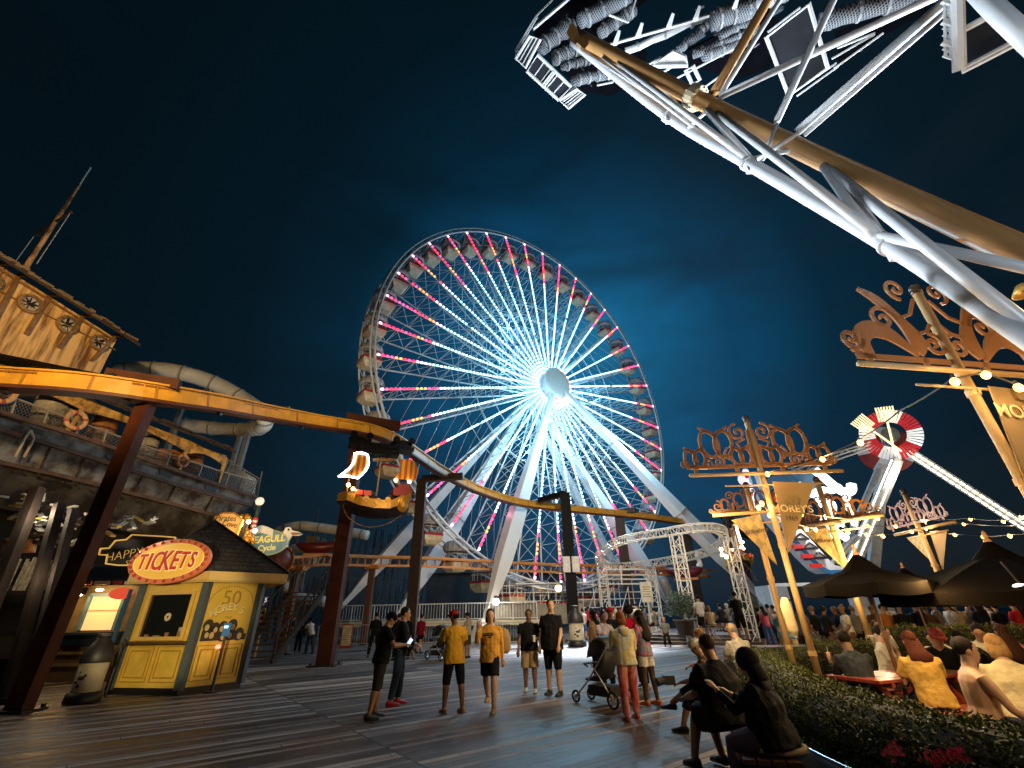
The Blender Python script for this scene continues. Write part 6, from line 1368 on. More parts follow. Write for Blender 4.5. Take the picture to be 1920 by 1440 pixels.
# ================= hedges and planters =================
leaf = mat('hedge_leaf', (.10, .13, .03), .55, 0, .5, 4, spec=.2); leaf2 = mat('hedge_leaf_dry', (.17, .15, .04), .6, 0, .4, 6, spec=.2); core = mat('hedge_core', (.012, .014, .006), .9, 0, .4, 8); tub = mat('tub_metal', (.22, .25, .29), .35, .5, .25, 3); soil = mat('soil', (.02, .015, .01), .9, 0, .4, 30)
def hedge(label, path, w, z0, z1, n, seed, tubz=None, ls=.035, flowers=0, bench=0):
    P = catmull([V((x, y, 0)) for x, y in path], 8); r = random.Random(seed); t = thing('hedge', label, 'hedge', P[0], 0, 'clipped hedges of the beer garden'); m = len(P); nx = []
    for i in range(m): d = P[min(i + 1, m - 1)] - P[max(i - 1, 0)]; nx.append(V((d.y, -d.x, 0)).normalized())
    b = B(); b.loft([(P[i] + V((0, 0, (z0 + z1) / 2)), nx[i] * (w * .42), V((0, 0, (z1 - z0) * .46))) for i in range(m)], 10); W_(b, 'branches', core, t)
    b = B(); fl = B(); 
    for k in range(n):
        f = r.random() * (m - 1); i = int(f); q = f - i; c = P[i].lerp(P[min(i + 1, m - 1)], q); x = nx[i]; a = r.uniform(0, 2 * pi); ex = .75
        ca, sa = cos(a), sin(a); rx = w / 2 * (abs(ca) ** ex) * (1 if ca > 0 else -1); rz = (z1 - z0) / 2 * (abs(sa) ** ex) * (1 if sa > 0 else -1); g_ = r.uniform(.86, 1.07) + .05 * sin(f * 2.3) * sin(a * 3)
        p = c + x * (rx * g_) + V((0, 0, (z0 + z1) / 2 + rz * g_)) + V((0, 0, .03 * sin(f * 1.7)))
        d = V((r.gauss(0, 1), r.gauss(0, 1), r.gauss(.5, .8))) + x * ca; d = d.normalized() * ls * r.uniform(.7, 1.5); s_ = d.cross(V((r.gauss(0, 1), r.gauss(0, 1), r.gauss(0, 1)))).normalized() * ls * .34
        b.m = 1 if r.random() < .18 else 0; b.add([p - s_ * .3, p + d * .5 + s_, p + d, p + d * .5 - s_], [(0, 1, 2, 3)])
    W_(b, 'foliage', [leaf, leaf2], t)
    return t, P, nx
h, HP, HN = hedge('long dark clipped hedge in a metal trough curving along the right foreground', [(5.3, 12.2), (4.3, 9.2), (3.55, 6.8), (3.16, 5.1), (3.25, 3.7), (3.9, 2.5)], .74, .22, .86, 44000, 1, ls=.028)
# trough
b = B(); vs = []; off = .34
rim = [HP[i] - HN[i] * 0 for i in range(len(HP))]
sgn = -1 if HN[20].x > 0 else 1
k0 = 10; prof = ((.52, .46), (.55, .46), (.50, .22), (.42, 0.02))
vs = []; fs = []
for i in range(k0, len(HP)):
    for o_, z in prof: vs.append(HP[i] + HN[i] * (sgn * o_) + V((0, 0, z)))
for i in range(len(HP) - k0 - 1):
    for j in range(3): a = i * 4 + j; fs.append((a, a + 1, a + 5, a + 4))
b.add(vs, fs); tr = W_(b, 'trough', tub, h, True); s_ = tr.modifiers.new('s', 'SOLIDIFY'); s_.thickness = .02
b = B(); b.tube([HP[i] + HN[i] * (sgn * .54) + V((0, 0, .465)) for i in range(k0, len(HP))], .014, 6); W_(b, 'rim', mat('rim_metal', (.35, .42, .5), .25, .8), tr, True)
r = random.Random(77)
def flowers(x, y, z, n, label):
    c = G(x, y, z); t = thing('flower_cluster', label, 'flowers', c, 0, 'pink flower clusters in the planter'); b = B(); st = B()
    for i in range(n):
        p = c + V((r.gauss(0, .028), r.gauss(0, .02), r.gauss(0, .022)))
        for a in range(5): e = V((cos(a * 1.256) * .011, -.004, sin(a * 1.256) * .011)); s_ = V((-e.z, 0, e.x)) * .7; b.add([p, p + e + s_ * .6, p + e * 1.4, p + e - s_ * .6], [(0, 1, 2, 3)])
        st.tube([p, c + V((0, .05, -.14))], .002, 3)
    W_(b, 'petals', mat('petal_pink', (.80, .09, .22), .5, emit=(.6, .05, .12), es=.0), t); W_(st, 'stem', leaf, t)
flowers(1672, 1410, .72, 26, 'left small pink flower cluster at the foot of the hedge'); flowers(1750, 1422, .76, 34, 'middle pink flower cluster at the foot of the hedge'); flowers(1790, 1412, .78, 34, 'rightmost bright pink flower cluster at the bottom edge'); flowers(1404, 1262, .76, 22, 'pink flowers on the hedge beside the man in the white cap')
b = B(); c = [HP[i] + HN[i] * (sgn * .30) + V((0, 0, .30)) for i in range(k0, len(HP))]; b.loft([(q, V(HN[20]) * .17, V((0, 0, .03))) for q in c], 6); W_(b, 'soil', soil, h)
# scattered low plants at the trough edge
b = B(); r2 = random.Random(5)
for i in range(2600):
    f = r2.uniform(k0, len(HP) - 1.01); j = int(f); p = HP[j].lerp(HP[j + 1], f - j) + HN[j] * (sgn * r2.uniform(.24, .5)) + V((0, 0, .36 + abs(r2.gauss(0, .05)))); d = V((r2.gauss(0, 1), r2.gauss(0, 1), r2.gauss(.6, .8))).normalized() * .035; s_ = d.orthogonal().normalized() * .008; b.add([p - s_ * .3, p + d * .5 + s_, p + d, p + d * .5 - s_], [(0, 1, 2, 3)])
W_(b, 'edging_plants', leaf, h)
A_ = YY(1500, 1195, 12.5); Z_ = YY(1640, 1170, 12.5)
hedge('clipped hedge behind the cup on the table, between the two tan poles', [(YY(1520, 1200, 11.2).x, 11.2), (YY(1580, 1195, 11.2).x, 11.2), (YY(1630, 1195, 11.0).x, 11.0)], .7, .1, .95, 4500, 3, ls=.04)
hedge('long clipped hedge along the back of the beer garden', [(YY(1625, 1170, 14.5).x, 14.5), (YY(1750, 1170, 14).x, 14.0), (YY(1850, 1170, 13.2).x, 13.2), (YY(2000, 1170, 12.3).x, 12.3)], .7, .2, 1.12, 9000, 4, ls=.045)
t = thing('planter_box', 'black planter box at the left end of the garden hedge', 'planter', YY(1470, 1210, 12)); p = YY(1470, 1195, 12.6); b = B(); b.box((p.x, p.y, .38), (1.5, .7, .74)); W_(b, 'box', black, t); b = B(); b.box((p.x, p.y, .77), (1.6, .8, .05)); W_(b, 'lid', mat('box_lid', (.04, .045, .05), .3), t)
h2, _, _ = hedge('shorter leafy hedge end behind the man in the white cap', [(4.6, 10.2), (5.4, 10.9), (6.3, 11.1)], .7, .2, .82, 4500, 6, ls=.035)

# picnic tables, bench, cup
tw = mat('table_wood', (.22, .11, .045), .5, 0, .35, 2, stretch=(.5, 5, 5)); tred = mat('table_red', (.30, .05, .03), .45, 0, .2)
def picnic(c, rz, label, m, L_=1.9):
    t = thing('picnic_table', label, 'picnic table', (c[0], c[1], 0), rz, 'picnic tables of the beer garden'); b = B()
    for k in range(5): b.box((0, (k - 2) * .15, .735), (L_, .135, .035))
    b.build('table_top', m, t)
    for s in (-1, 1):
        b = B(); b.box((0, s * .62, .445), (L_, .13, .035)); b.box((0, s * .76, .445), (L_, .13, .035)); b.build('seat', m, t)
        for q in (-1, 1): b = B(); b.bar((q * L_ * .36, s * .15, .71), (q * L_ * .36, s * .62, .02), .07, .05); b.build('leg', m, t)
    b = B()
    for q in (-1, 1): b.bar((q * L_ * .36, -.8, .40), (q * L_ * .36, .8, .40), .05, .08); b.bar((q * L_ * .36, -.36, .69), (q * L_ * .36, .36, .69), .05, .06)
    b.build('crossbar', m, t); return t
picnic((5.35, 7.45), R(20), 'red brown picnic table holding the paper cup and umbrella pole', tred, 1.8); picnic((6.9, 7.9), R(10), 'wooden picnic table in the middle of the seated group', tw, 2.0); picnic((8.9, 9.6), R(8), 'wooden picnic table beside the woman with long brown hair', tw, 2.2); picnic((5.25, 4.9), R(35), 'near picnic table behind the hedge under the bare shouldered man', tw, 1.6)
p = G(1558, 1243, .755); t = thing('paper_cup', 'red and white paper cup with a straw on the red table', 'cup', p); b = B(); b.lathe([(0, 0), (.035, 0), (.05, .15), (.05, .155), (0, .155)], n=16); b.build('cup_body', pattern('cup_stripe', (.7, .62, .5), (.5, .03, .02), 'wave', 3.0, .6), t, True); b = B(); b.tube([(0, 0, .15), (.01, 0, .24)], .005, 6); b.build('straw', mat('straw_white', (.8, .8, .75), .5), t)
# slatted bench in the foreground
t = thing('slatted_bench', 'brown slatted bench under the two foreground figures in black', 'bench', (2.40, 5.6, 0), R(72))
for k in range(4): b = B(); b.box((0, (k - 1.5) * .115, .43), (1.7, .098, .035)); b.build('slat', mat('bench_wood', (.10, .04, .018), .45, 0, .35, 2, stretch=(.5, 6, 6)), t)
for s in (-1, 1): b = B(); b.box((s * .72, 0, .205), (.06, .40, .41)); b.build('leg', dark_steel, t)
b = B(); b.box((0, 0, .38), (1.6, .05, .06)); b.build('stretcher', dark_steel, t)
b = B(); b.box((6.6, 11.4, .42), (2.0, .5, .05))
t = thing('back_bench', 'low bench under the man in the white cap', 'bench', (4.55, 10.4, 0), R(50))
for k in range(4): b = B(); b.box((0, (k - 1.5) * .115, .43), (2.0, .098, .035)); b.build('slat', MATS['bench_wood'], t)
for s in (-1, 1): b = B(); b.box((s * .72, 0, .205), (.06, .40, .41)); b.build('leg', dark_steel, t)
# far white kiosk and fences behind the crowd on the right
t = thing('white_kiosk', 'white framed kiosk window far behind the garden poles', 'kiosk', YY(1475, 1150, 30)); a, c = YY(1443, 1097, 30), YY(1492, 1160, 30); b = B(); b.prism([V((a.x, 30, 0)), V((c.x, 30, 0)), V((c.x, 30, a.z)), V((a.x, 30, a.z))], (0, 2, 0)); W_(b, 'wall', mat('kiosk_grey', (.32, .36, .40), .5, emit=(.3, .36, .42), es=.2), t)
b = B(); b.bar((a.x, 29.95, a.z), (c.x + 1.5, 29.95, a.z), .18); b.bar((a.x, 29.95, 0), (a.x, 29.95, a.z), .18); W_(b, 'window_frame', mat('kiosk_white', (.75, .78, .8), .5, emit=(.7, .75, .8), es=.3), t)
railing('far_railing', 'white railing at the right of the wheel platform', [(5.2, 32.6, 0), (6.6, 31.5, 0), (9.2, 32.2, .45)], 1.1, .15, white_steel)

for p_, w_ in (((4.5, 8.4, 2.1), 50), ((4.4, 5.4, 1.9), 60), ((4.4, 3.6, 1.9), 45), ((3.9, 9.9, 2.1), 40), ((8.5, 12.6, 2.2), 60)): lamp('hedge_light', 'POINT', p_, w_ * 1.4, (1, .70, .34), .12)  # unseen warm fills added to brighten the hedge tops
# ================= tall white ride structure, top right =================
tube_w = mat('tube_white', (.64, .66, .70), .38, .05, .12, 1.5); tube_amber_lit = mat('tube_amber', (.55, .29, .11), .32, .05, .15, 1.0)  # amber tubes: warm light on white steel painted into the colour
fabric = mat('grey_tarp', (.022, .025, .033), .7, 0, .35, 1.5, .3, 4, spec=.08); netm = pattern('net_roll', (.26, .29, .34), (.006, .007, .010), 'net', 5.5, 0, .7)
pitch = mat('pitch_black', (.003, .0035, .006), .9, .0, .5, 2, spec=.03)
def tower():
    t = thing('ride_boom', 'huge white tubular truss boom slanting across the upper right', 'ride structure', D(1925, 470, 8))
    def path(pts, r_, m, name, n=16, seg=6):
        P = catmull([D(*q) for q in pts], seg) if len(pts) > 2 else [D(*q) for q in pts]; b = B(); b.tube(P, r_, n); return W_(b, name, m, t, True)
    T1 = [(1083, 68, 15.8), (1300, 182, 12.6), (1500, 279, 11.0), (1700, 374, 9.4), (1925, 478, 8.0), (2120, 566, 7.0)]
    mt_ = path(T1, .175, tube_amber_lit, 'main_tube', 20)
    b = B(); c = D(1303, 183, 12.55); d = (D(1320, 192, 12.4) - D(1290, 177, 12.7)).normalized(); b.tube([c - d * .10, c + d * .10], .27, 20); b.tube([c - d * .16, c - d * .10], .22, 20)
    for k in range(10):
        x = d.orthogonal().normalized(); y = d.cross(x); p = c + (x * cos(k * .628) + y * sin(k * .628)) * .235; b.tube([p - d * .14, p + d * .14], .025, 6)
    W_(b, 'flange', mat('flange_cream', (.6, .50, .34), .4, .1), mt_)
    path([(1075, 78, 15.9), (1250, 216, 13.4), (1400, 304, 11.2), (1660, 455, 8.8), (1800, 545, 7.8), (1925, 628, 7.0), (2100, 745, 6.2)], .125, tube_w, 'lower_tube', 18)
    for x, y, dd in ((1251, 217, 13.35), (1402, 306, 11.15), (1668, 460, 8.75)):
        c = D(x, y, dd); d = (D(x + 15, y + 9, dd - .25) - D(x - 15, y - 9, dd + .25)).normalized(); b = B(); b.tube([c - d * .04, c + d * .04], .155, 18); b.box(c - V((0, 0, .19)), (.16, .10, .16)); W_(b, 'coupling', tube_w, t)
    mem = [(1090, 92, 15.5, 1290, 224, 12.6, .07), (1130, 108, 14.6, 1300, 238, 12.4, .06), (1160, 118, 14.2, 1405, 300, 11.1, .10), (1236, 155, 13.2, 1300, 236, 12.5, .08), (1325, 206, 12.1, 1408, 300, 11.1, .11), (1345, 212, 12, 1650, 445, 8.8, .12),
           (1545, 312, 10.4, 1640, 446, 8.8, .13), (1565, 316, 10.3, 1652, 440, 8.8, .10), (1556, 318, 10.3, 1935, 618, 7.0, .13), (1650, 442, 8.8, 1935, 505, 7.5, .11), (1402, 300, 11.2, 1500, 278, 10.9, .07), (1140, 98, 14.9, 1142, 150, 14.9, .05), (1212, 160, 13.8, 1232, 140, 13.8, .05), (1290, 240, 12.5, 1330, 205, 12.2, .06),
           (1430, 300, 10.9, 1457, 232, 11.3, .06), (1420, 300, 10.9, 1497, 250, 11.0, .07), (1700, 480, 8.4, 1780, 470, 8.8, .08)]
    for x, y, d1, x2, y2, d2, r_ in mem:
        b = B(); b.tube([D(x, y, d1), D(x2, y2, d2)], r_ * .62, 10); W_(b, 'lattice_member', tube_w, t, True)
    up = [(1340, 172, 12.3, 1440, 0, 14.5, 1470, -45, 15, .10, tube_amber_lit), (1352, 176, 12.2, 1462, 0, 14.4, 1490, -40, 15, .055, tube_w), (1348, 182, 12.2, 1735, 3, 13.0, 1800, -27, 13.3, .07, tube_w), (1456, 228, 11.4, 1563, 0, 13.2, 1585, -47, 13.6, .065, tube_w), (1494, 248, 11.1, 1776, 0, 12.0, 1830, -46, 12.3, .08, tube_w), (1508, 253, 11.0, 1790, 8, 11.9, 1840, -36, 12.2, .045, tube_w)]
    for x, y, d1, x2, y2, d2, x3, y3, d3, r_, m in up: b = B(); b.tube([D(x, y, d1), D(x2, y2, d2), D(x3, y3, d3)], r_, 12); W_(b, 'stay_tube', m, t, True)
    b = B(); b.tube([D(1820, -30, 8.8), D(1870, 22, 8.4), D(1945, 92, 8.0)], .10, 18); W_(b, 'upper_tube', tube_w, t, True)
    # head fork of the boom
    b = B(); b.prism([D(1062, 62, 15.6), D(1072, 40, 15.8), D(1086, 58, 15.7), D(1090, 72, 15.4), D(1078, 84, 15.3)], D(1062, 62, 15.9) - D(1062, 62, 15.6)); b.prism([D(1082, 80, 15.2), D(1094, 66, 15.4), D(1110, 75, 15.2), D(1096, 92, 15.0)], D(1082, 80, 15.5) - D(1082, 80, 15.2)); W_(b, 'head_plate', tube_amber_lit, t)
    # ---- walkway ring and rolled nets above ----
    t2 = thing('ride_platform', 'dark underside of a high platform with netted rolls and white railed walkways', 'ride platform', D(1100, 100, 17))
    Dq = 17.0
    def quad(P, dd, r_=.05, fill=fabric, name='walkway_panel', rails=0, m=tube_w):
        Q = [D(x, y, dd) for x, y in P]; b = B(); b.tube(Q, r_, 6, True)
        for k in range(rails): f = (k + 1) / (rails + 1); b.tube([Q[0].lerp(Q[3], f), Q[1].lerp(Q[2], f)], r_ * .4, 5)
        o = W_(b, name, m, t2)
        if fill: b = B(); n = (Q[1] - Q[0]).cross(Q[2] - Q[0]).normalized(); b.prism(Q, n * .03); W_(b, 'infill', fill, o)
        return Q
    quad([(967, 110), (993, 68), (1013, 74), (985, 127)], 16.6, .05, fabric, rails=2); quad([(988, 134), (1008, 103), (1071, 163), (1047, 187)], 16.6, .055, fabric, rails=4); quad([(1049, 189), (1081, 167), (1097, 177), (1066, 203)], 16.6, .05, fabric, rails=3); quad([(1018, 158), (1037, 134), (1040, 136), (1021, 161)], 16.55, .035, None)
    b = B(); b.tube([D(967, 93, 16.8), D(1005, 30, 17.2), D(1045, -10, 17.6)], .03, 5); b.tube([D(999, 55, 16.8), D(1040, 20, 17.2), D(1078, -12, 17.6)], .05, 6); b.tube([D(967, 93, 16.8), D(968, 112, 16.6)], .03, 5); b.tube([D(970, 95, 16.8), D(1008, 32, 17.2)], .02, 5); W_(b, 'handrail', tube_w, t2)
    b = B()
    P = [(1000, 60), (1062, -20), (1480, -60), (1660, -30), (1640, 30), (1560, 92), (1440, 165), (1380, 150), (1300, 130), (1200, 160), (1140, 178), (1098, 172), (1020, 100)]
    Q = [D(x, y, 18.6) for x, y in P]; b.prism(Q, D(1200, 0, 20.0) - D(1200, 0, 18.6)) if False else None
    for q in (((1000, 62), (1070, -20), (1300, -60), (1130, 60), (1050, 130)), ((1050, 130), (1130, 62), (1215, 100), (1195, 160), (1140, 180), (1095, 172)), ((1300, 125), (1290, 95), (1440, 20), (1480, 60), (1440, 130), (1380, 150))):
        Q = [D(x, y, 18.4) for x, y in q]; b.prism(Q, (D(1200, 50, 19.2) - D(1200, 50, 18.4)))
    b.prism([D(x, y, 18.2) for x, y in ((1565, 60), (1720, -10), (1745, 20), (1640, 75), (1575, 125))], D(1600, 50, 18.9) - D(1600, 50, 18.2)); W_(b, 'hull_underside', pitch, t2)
    def roll(x, y, x2, y2, px_w, dd=17.2, m=netm):
        r_ = px_w / FPX * dd * .42; a, c = D(x, y, dd), D(x2, y2, dd + .6); b = B(); k = 7; rr = random.Random(int(x)); b.tube([a.lerp(c, i / k) + V((rr.uniform(-.05, .05), 0, rr.uniform(-.05, .05))) for i in range(k + 1)], [r_ * rr.uniform(.85, 1.1) for _ in range(k + 1)], 12)
        o = W_(b, 'netted_roll', m, t2, True); b = B()
        for i in (1, 3, 5, 6): q = a.lerp(c, i / k); d = (c - a).normalized(); b.tube([q - d * .03, q + d * .03], r_ * 1.12, 10)
        W_(b, 'strap', mat('strap_grey', (.3, .32, .35), .6), o)
    for q in ((1014, 88, 1075, 44, 26), (1035, 112, 1090, 88, 22), (1076, 152, 1138, 138, 18), (1056, 126, 1110, 112, 14), (1088, 40, 1180, -8, 26), (1124, 62, 1190, 18, 20), (1274, 94, 1332, 42, 13), (1334, 40, 1425, 10, 30), (1300, 102, 1420, 52, 13), (1318, 106, 1400, 76, 19), (1532, 42, 1720, -8, 26), (1350, 66, 1420, 34, 12)): roll(*q)
    for q in ((1172, 97, 1350, 22, 12), (1420, 10, 1480, -10, 16)): roll(*q, 17.4, tube_w)
    b = B(); b.tube([D(1128, 88, 17.2), D(1290, 42, 17.6), D(1440, -6, 18)], .045, 6)
    for x, y in ((1157, 70), (1200, 56), (1258, 38), (1308, 24), (1380, 6)): b.prism([D(x - 8, y + 10, 17.2), D(x + 2, y - 14, 17.2), D(x + 7, y - 12, 17.2), D(x + 2, y + 8, 17.2)], (0, .1, 0))
    W_(b, 'bracket_rail', tube_w, t2)
    quad([(1437, 70), (1517, 8), (1552, 127), (1479, 180)], 15.6, .06, fabric, 'framed_panel'); quad([(1203, 128), (1240, 108), (1262, 124), (1226, 146)], 16.4, .05, fabric, 'framed_panel'); quad([(1222, 124), (1262, 98), (1284, 108), (1290, 122), (1255, 144)][:4], 16.2, .07, mat('panel_white', (.6, .62, .65), .5), 'framed_panel'); quad([(1286, 132), (1300, 124), (1312, 150), (1298, 158)], 16.2, .06, None, 'framed_panel')
    b = B()
    for q in ((1270, 146, 1375, 92), (1312, 170, 1392, 112), (1490, 172, 1568, 118), (1494, 180, 1572, 124), (1142, 28, 1178, 42), (1178, 42, 1192, 0), (1560, 110, 1640, 64), (1564, 128, 1656, 62), (1120, 160, 1150, 154), (1570, 90, 1640, 62), (1440, 60, 1500, 14)):
        b.tube([D(q[0], q[1], 16.6), D(q[2], q[3], 17)], .028, 5)
    W_(b, 'brace', tube_w, t2)
    r = random.Random(21); b = B()
    for i in range(26):
        x, y = (r.uniform(1020, 1130), r.uniform(20, 170)) if i % 2 else (r.uniform(1270, 1460), r.uniform(0, 110)); L_ = r.uniform(10, 34); an = r.choice((-.55, -.62, -.5, -.58, .95)); b.bar(D(x, y, 17.6 + r.uniform(0, .5)), D(x + L_ * cos(an), y + L_ * sin(an), 17.7), r.uniform(.03, .10))
    W_(b, 'rigging', mat('rig_grey', (.08, .09, .11), .5, .3), t2)
    t3 = thing('ladder_column', 'white column with a caged ladder hanging at the top right', 'column', D(1800, 130, 11)); b = B(); b.tube([D(1794, -30, 11), D(1799, 132, 11)], .085, 8); W_(b, 'shaft', tube_w, t3)
    b = B()
    for q in ((1802, 130, 1915, 70), (1803, 136, 1915, 78), (1803, 56, 1855, 27), (1803, 60, 1870, 24)): b.tube([D(q[0], q[1], 11), D(q[2], q[3], 11)], .035, 6)
    b.prism([D(1804, 62, 11.1), D(1850, 36, 11.1), D(1892, 80, 11.1), D(1806, 124, 11.1)], (0, .04, 0)) if False else None
    W_(b, 'side_bar', tube_w, t3); b = B(); b.prism([D(1804, 62, 11.1), D(1852, 36, 11.1), D(1892, 80, 11.1), D(1806, 124, 11.1)], (0, .04, 0)); W_(b, 'tarp', fabric, t3)
    b = B()
    for x in (1771, 1781, 1790): b.tube([D(x, 0 + (x - 1771) * .2, 11), D(x + 2, 104 + (x - 1771) * .7, 11)], .022, 5)
    for k in range(9): b.tube([D(1768, k * 13, 11), D(1794, k * 13 + 9, 11)], .022 if k % 3 else .05, 5)
    W_(b, 'caged_ladder', tube_w, t3)
    # tower foot, outside the picture, so that the boom is carried
    b = B(); f = D(2120, 566, 7.0); b.tube([f, V((f.x + .6, f.y, 0))], .25, 14); f = D(2100, 745, 6.2); b.tube([f, V((f.x + .2, f.y, 0))], .22, 14); W_(b, 'foot_tube', tube_w, t, True)
tower()
# ================= people =================
SK = {'light': (.50, .30, .20), 'tan': (.36, .20, .12), 'brown': (.17, .085, .05), 'dark': (.07, .038, .026)}
def skin(k): return mat('skin_' + k, SK[k], .5, 0, .1, 8)
def cloth(n, c): return mat('cloth_' + n, c, .85, 0, .25, 5, .8, 13, spec=.12)
def rotx(a): return M4.Rotation(a, 3, 'X')
def person(label, loc, rz=0, H=1.75, lean=0, turn=0, legs=((0, 0, 3), (0, 0, 3)), arms=((5, 8, 10, 0), (5, 8, 10, 0)), head=(0, 0), sk='tan', shirt=None, sleeve=.45, bottom=None, leg_f=.48, shoe=None,
           hair=('short', (.02, .012, .008)), hat=None, seat=None, fat=1.0, detail=2, group=None, loose=1.12, hem=-.06, hood=False, face=False, cat='person', wide=1.0):
    """legs: (hip forward deg, knee bend deg, outwards deg) left,right; arms: (forward, outwards, elbow bend, inwards). Faces local +y."""
    s = H / 1.75; t = thing('person', label, cat, loc, rz, group); t.scale = (s, s, s)
    thL, shL, uaL, faL = .44, .41, .29, .25
    def leg(side, h, k, o):
        hp = V((side * .09, 0, 0)); a = R(h); ou = R(o) * side; d = V((sin(ou) * cos(a), sin(a), -cos(a) * cos(ou))).normalized(); kn = hp + d * thL; b = a - R(k)
        d2 = V((sin(ou) * .6, sin(b), -cos(b))).normalized(); an = kn + d2 * shL; return hp, kn, an, b
    Ls = [leg(-1, *legs[0]), leg(1, *legs[1])]
    low = min(l[2].z for l in Ls) - .08; pz = -low if seat is None else seat / s + .10
    pel = V((0, 0, pz)); up = V((0, sin(R(lean)), cos(R(lean)))); tw = M4.Rotation(R(turn), 3, 'Z'); X = tw @ V((1, 0, 0)); F = X.cross(up) * -1
    if F.dot(V((0, 1, 0))) < 0: F = -F
    Ls = [tuple([q + pel for q in l[:3]] + [l[3]]) for l in Ls]
    fx = fat; T = lambda u_, w, d, f=0.0: (pel + up * u_ + F * f, X * w, F * d)
    torso = [T(-.10, .10 * fx, .09 * fx), T(-.05, .155 * fx, .115 * fx), T(.05, .160 * fx, .120 * fx, .005), T(.18, .142 * fx, .108 * fx + .03 * (fx - 1), .012 + .05 * (fx - 1)), T(.30, .160 * fx, .118 * fx, .012), T(.40, .180 * (fx * .5 + .5), .118, .0), T(.465, .168, .092, -.008), T(.505, .10, .070, -.012), T(.53, .062, .060, -.01)]
    nb = pel + up * .51 + F * -.008; hy, hp_ = R(head[0]), R(head[1]); hr = M4.Rotation(hy, 3, 'Z') @ tw @ rotx(-hp_ - R(lean) * .35); hu = hr @ V((0, 0, 1)); hf = hr @ V((0, 1, 0)); hx = hr @ V((1, 0, 0))
    hc = nb + (up + hu).normalized() * .07 + hu * .103 + hf * .022
    sh = [pel + up * .455 + X * (.185 * wide * k) for k in (-1, 1)]; AR = []
    for i, k in enumerate((-1, 1)):
        f_, o_, e_, n_ = [R(q) for q in arms[i]]; d = (X * (k * sin(o_)) + F * (sin(f_) * cos(o_)) - V((0, 0, 1)) * (cos(f_) * cos(o_))).normalized(); el = sh[i] + d * uaL; g = f_ + e_
        d2 = (X * (-k * sin(n_) + k * sin(o_) * .5) + F * (sin(g) * cos(n_)) - V((0, 0, 1)) * (cos(g) * cos(n_))).normalized(); wr = el + d2 * faL; AR.append((sh[i], el, wr, d2))
    sm = skin(sk); n1 = 12 if detail > 1 else 8; b = B(); b.loft(torso, n1)
    b.tube([nb - up * .03, nb + (hc - nb) * .5, hc - hu * .04], [.072, .060, .060], n1)
    # head: skull, jaw, nose, ears
    hm = M4((( hx.x, hf.x, hu.x), (hx.y, hf.y, hu.y), (hx.z, hf.z, hu.z)))
    b.ball(hc + hu * .025, (.081, .102, .098), n1 + 2, 8, hm); b.loft([(hc + hu * z + hf * f, hx * w, hf * d) for z, f, w, d in ((-.115, .045, .022, .025), (-.095, .03, .045, .05), (-.05, .018, .062, .072), (.0, .008, .070, .085), (.05, .0, .068, .085))], n1)
    if detail > 1:
        b.add([hc + hf * .088 + hu * .02, hc + hf * .115 - hu * .028, hc + hf * .085 - hx * .018 - hu * .035, hc + hf * .085 + hx * .018 - hu * .035, hc + hf * .06 - hu * .0], [(0, 1, 2), (0, 3, 1), (1, 3, 2), (0, 2, 4), (0, 4, 3), (2, 3, 4)])
        b.tube([hc + hf * .085 - hx * .022 - hu * .055, hc + hf * .094 - hu * .055, hc + hf * .085 + hx * .022 - hu * .055], .010, 6)
        for k in (-1, 1): b.ball(hc + hx * (k * .078) - hf * .005 - hu * .005, (.012, .022, .032), 8, 5, hm)
    for S_, El, Wr, d2 in AR:
        b.tube([S_ - (El - S_) * .05, S_.lerp(El, .3), S_.lerp(El, .75), El, El.lerp(Wr, .3), El.lerp(Wr, .75), Wr], [.050 * fx ** .5, .052 * fx ** .5, .044, .041, .044, .034, .027], n1 - 2)
        # hand
        sd = 1 if S_ is AR[1][0] else -1; pn = (F * -1 if abs(d2.z) > .7 else V((0, 0, -1))); cx = d2.cross(pn).normalized(); pn = cx.cross(d2).normalized()
        b.loft([(Wr + d2 * q, cx * w, pn * h) for q, w, h in ((-.01, .026, .022), (.03, .036, .017), (.08, .040, .015), (.095, .036, .012))], 8)
        if detail > 1:
            for q, (off, ln) in enumerate(((-.030, .055), (-.010, .070), (.011, .066), (.030, .050))):
                a0 = Wr + d2 * .088 + cx * off; a1 = a0 + d2 * ln * .5 + pn * .012; a2 = a1 + d2 * ln * .38 + pn * .026; b.tube([a0, a1, a2], [.0105, .0095, .008], 6)
            a0 = Wr + d2 * .03 + cx * (-sd * .030); b.tube([a0, a0 + d2 * .035 + cx * (-sd * .022) + pn * .01, a0 + d2 * .065 + cx * (-sd * .02) + pn * .02], [.012, .011, .009], 6)
    for hp2, kn, an, ba in Ls:
        b.tube([hp2 + V((0, 0, .03)), hp2.lerp(kn, .35), hp2.lerp(kn, .8), kn, kn.lerp(an, .25) - V((0, .01, 0)), kn.lerp(an, .6), an], [.094 * fx, .090 * fx, .068, .060, .066, .050, .040], n1)
        fa = R(-4) if seat is None else 0; fd = V((0, 1, 0)); b.loft([(an + fd * q + V((0, 0, z)), V((w, 0, 0)), V((0, 0, h))) for q, z, w, h in ((-.06, -.045, .028, .03), (-.02, -.035, .034, .04), (.06, -.05, .042, .028), (.14, -.06, .040, .018), (.17, -.065, .025, .012))], 8)
    body = b.build('body', sm, t, True)
    if detail > 1: remesh(body, .0105, 2); body.data.materials.clear(); body.data.materials.append(sm)
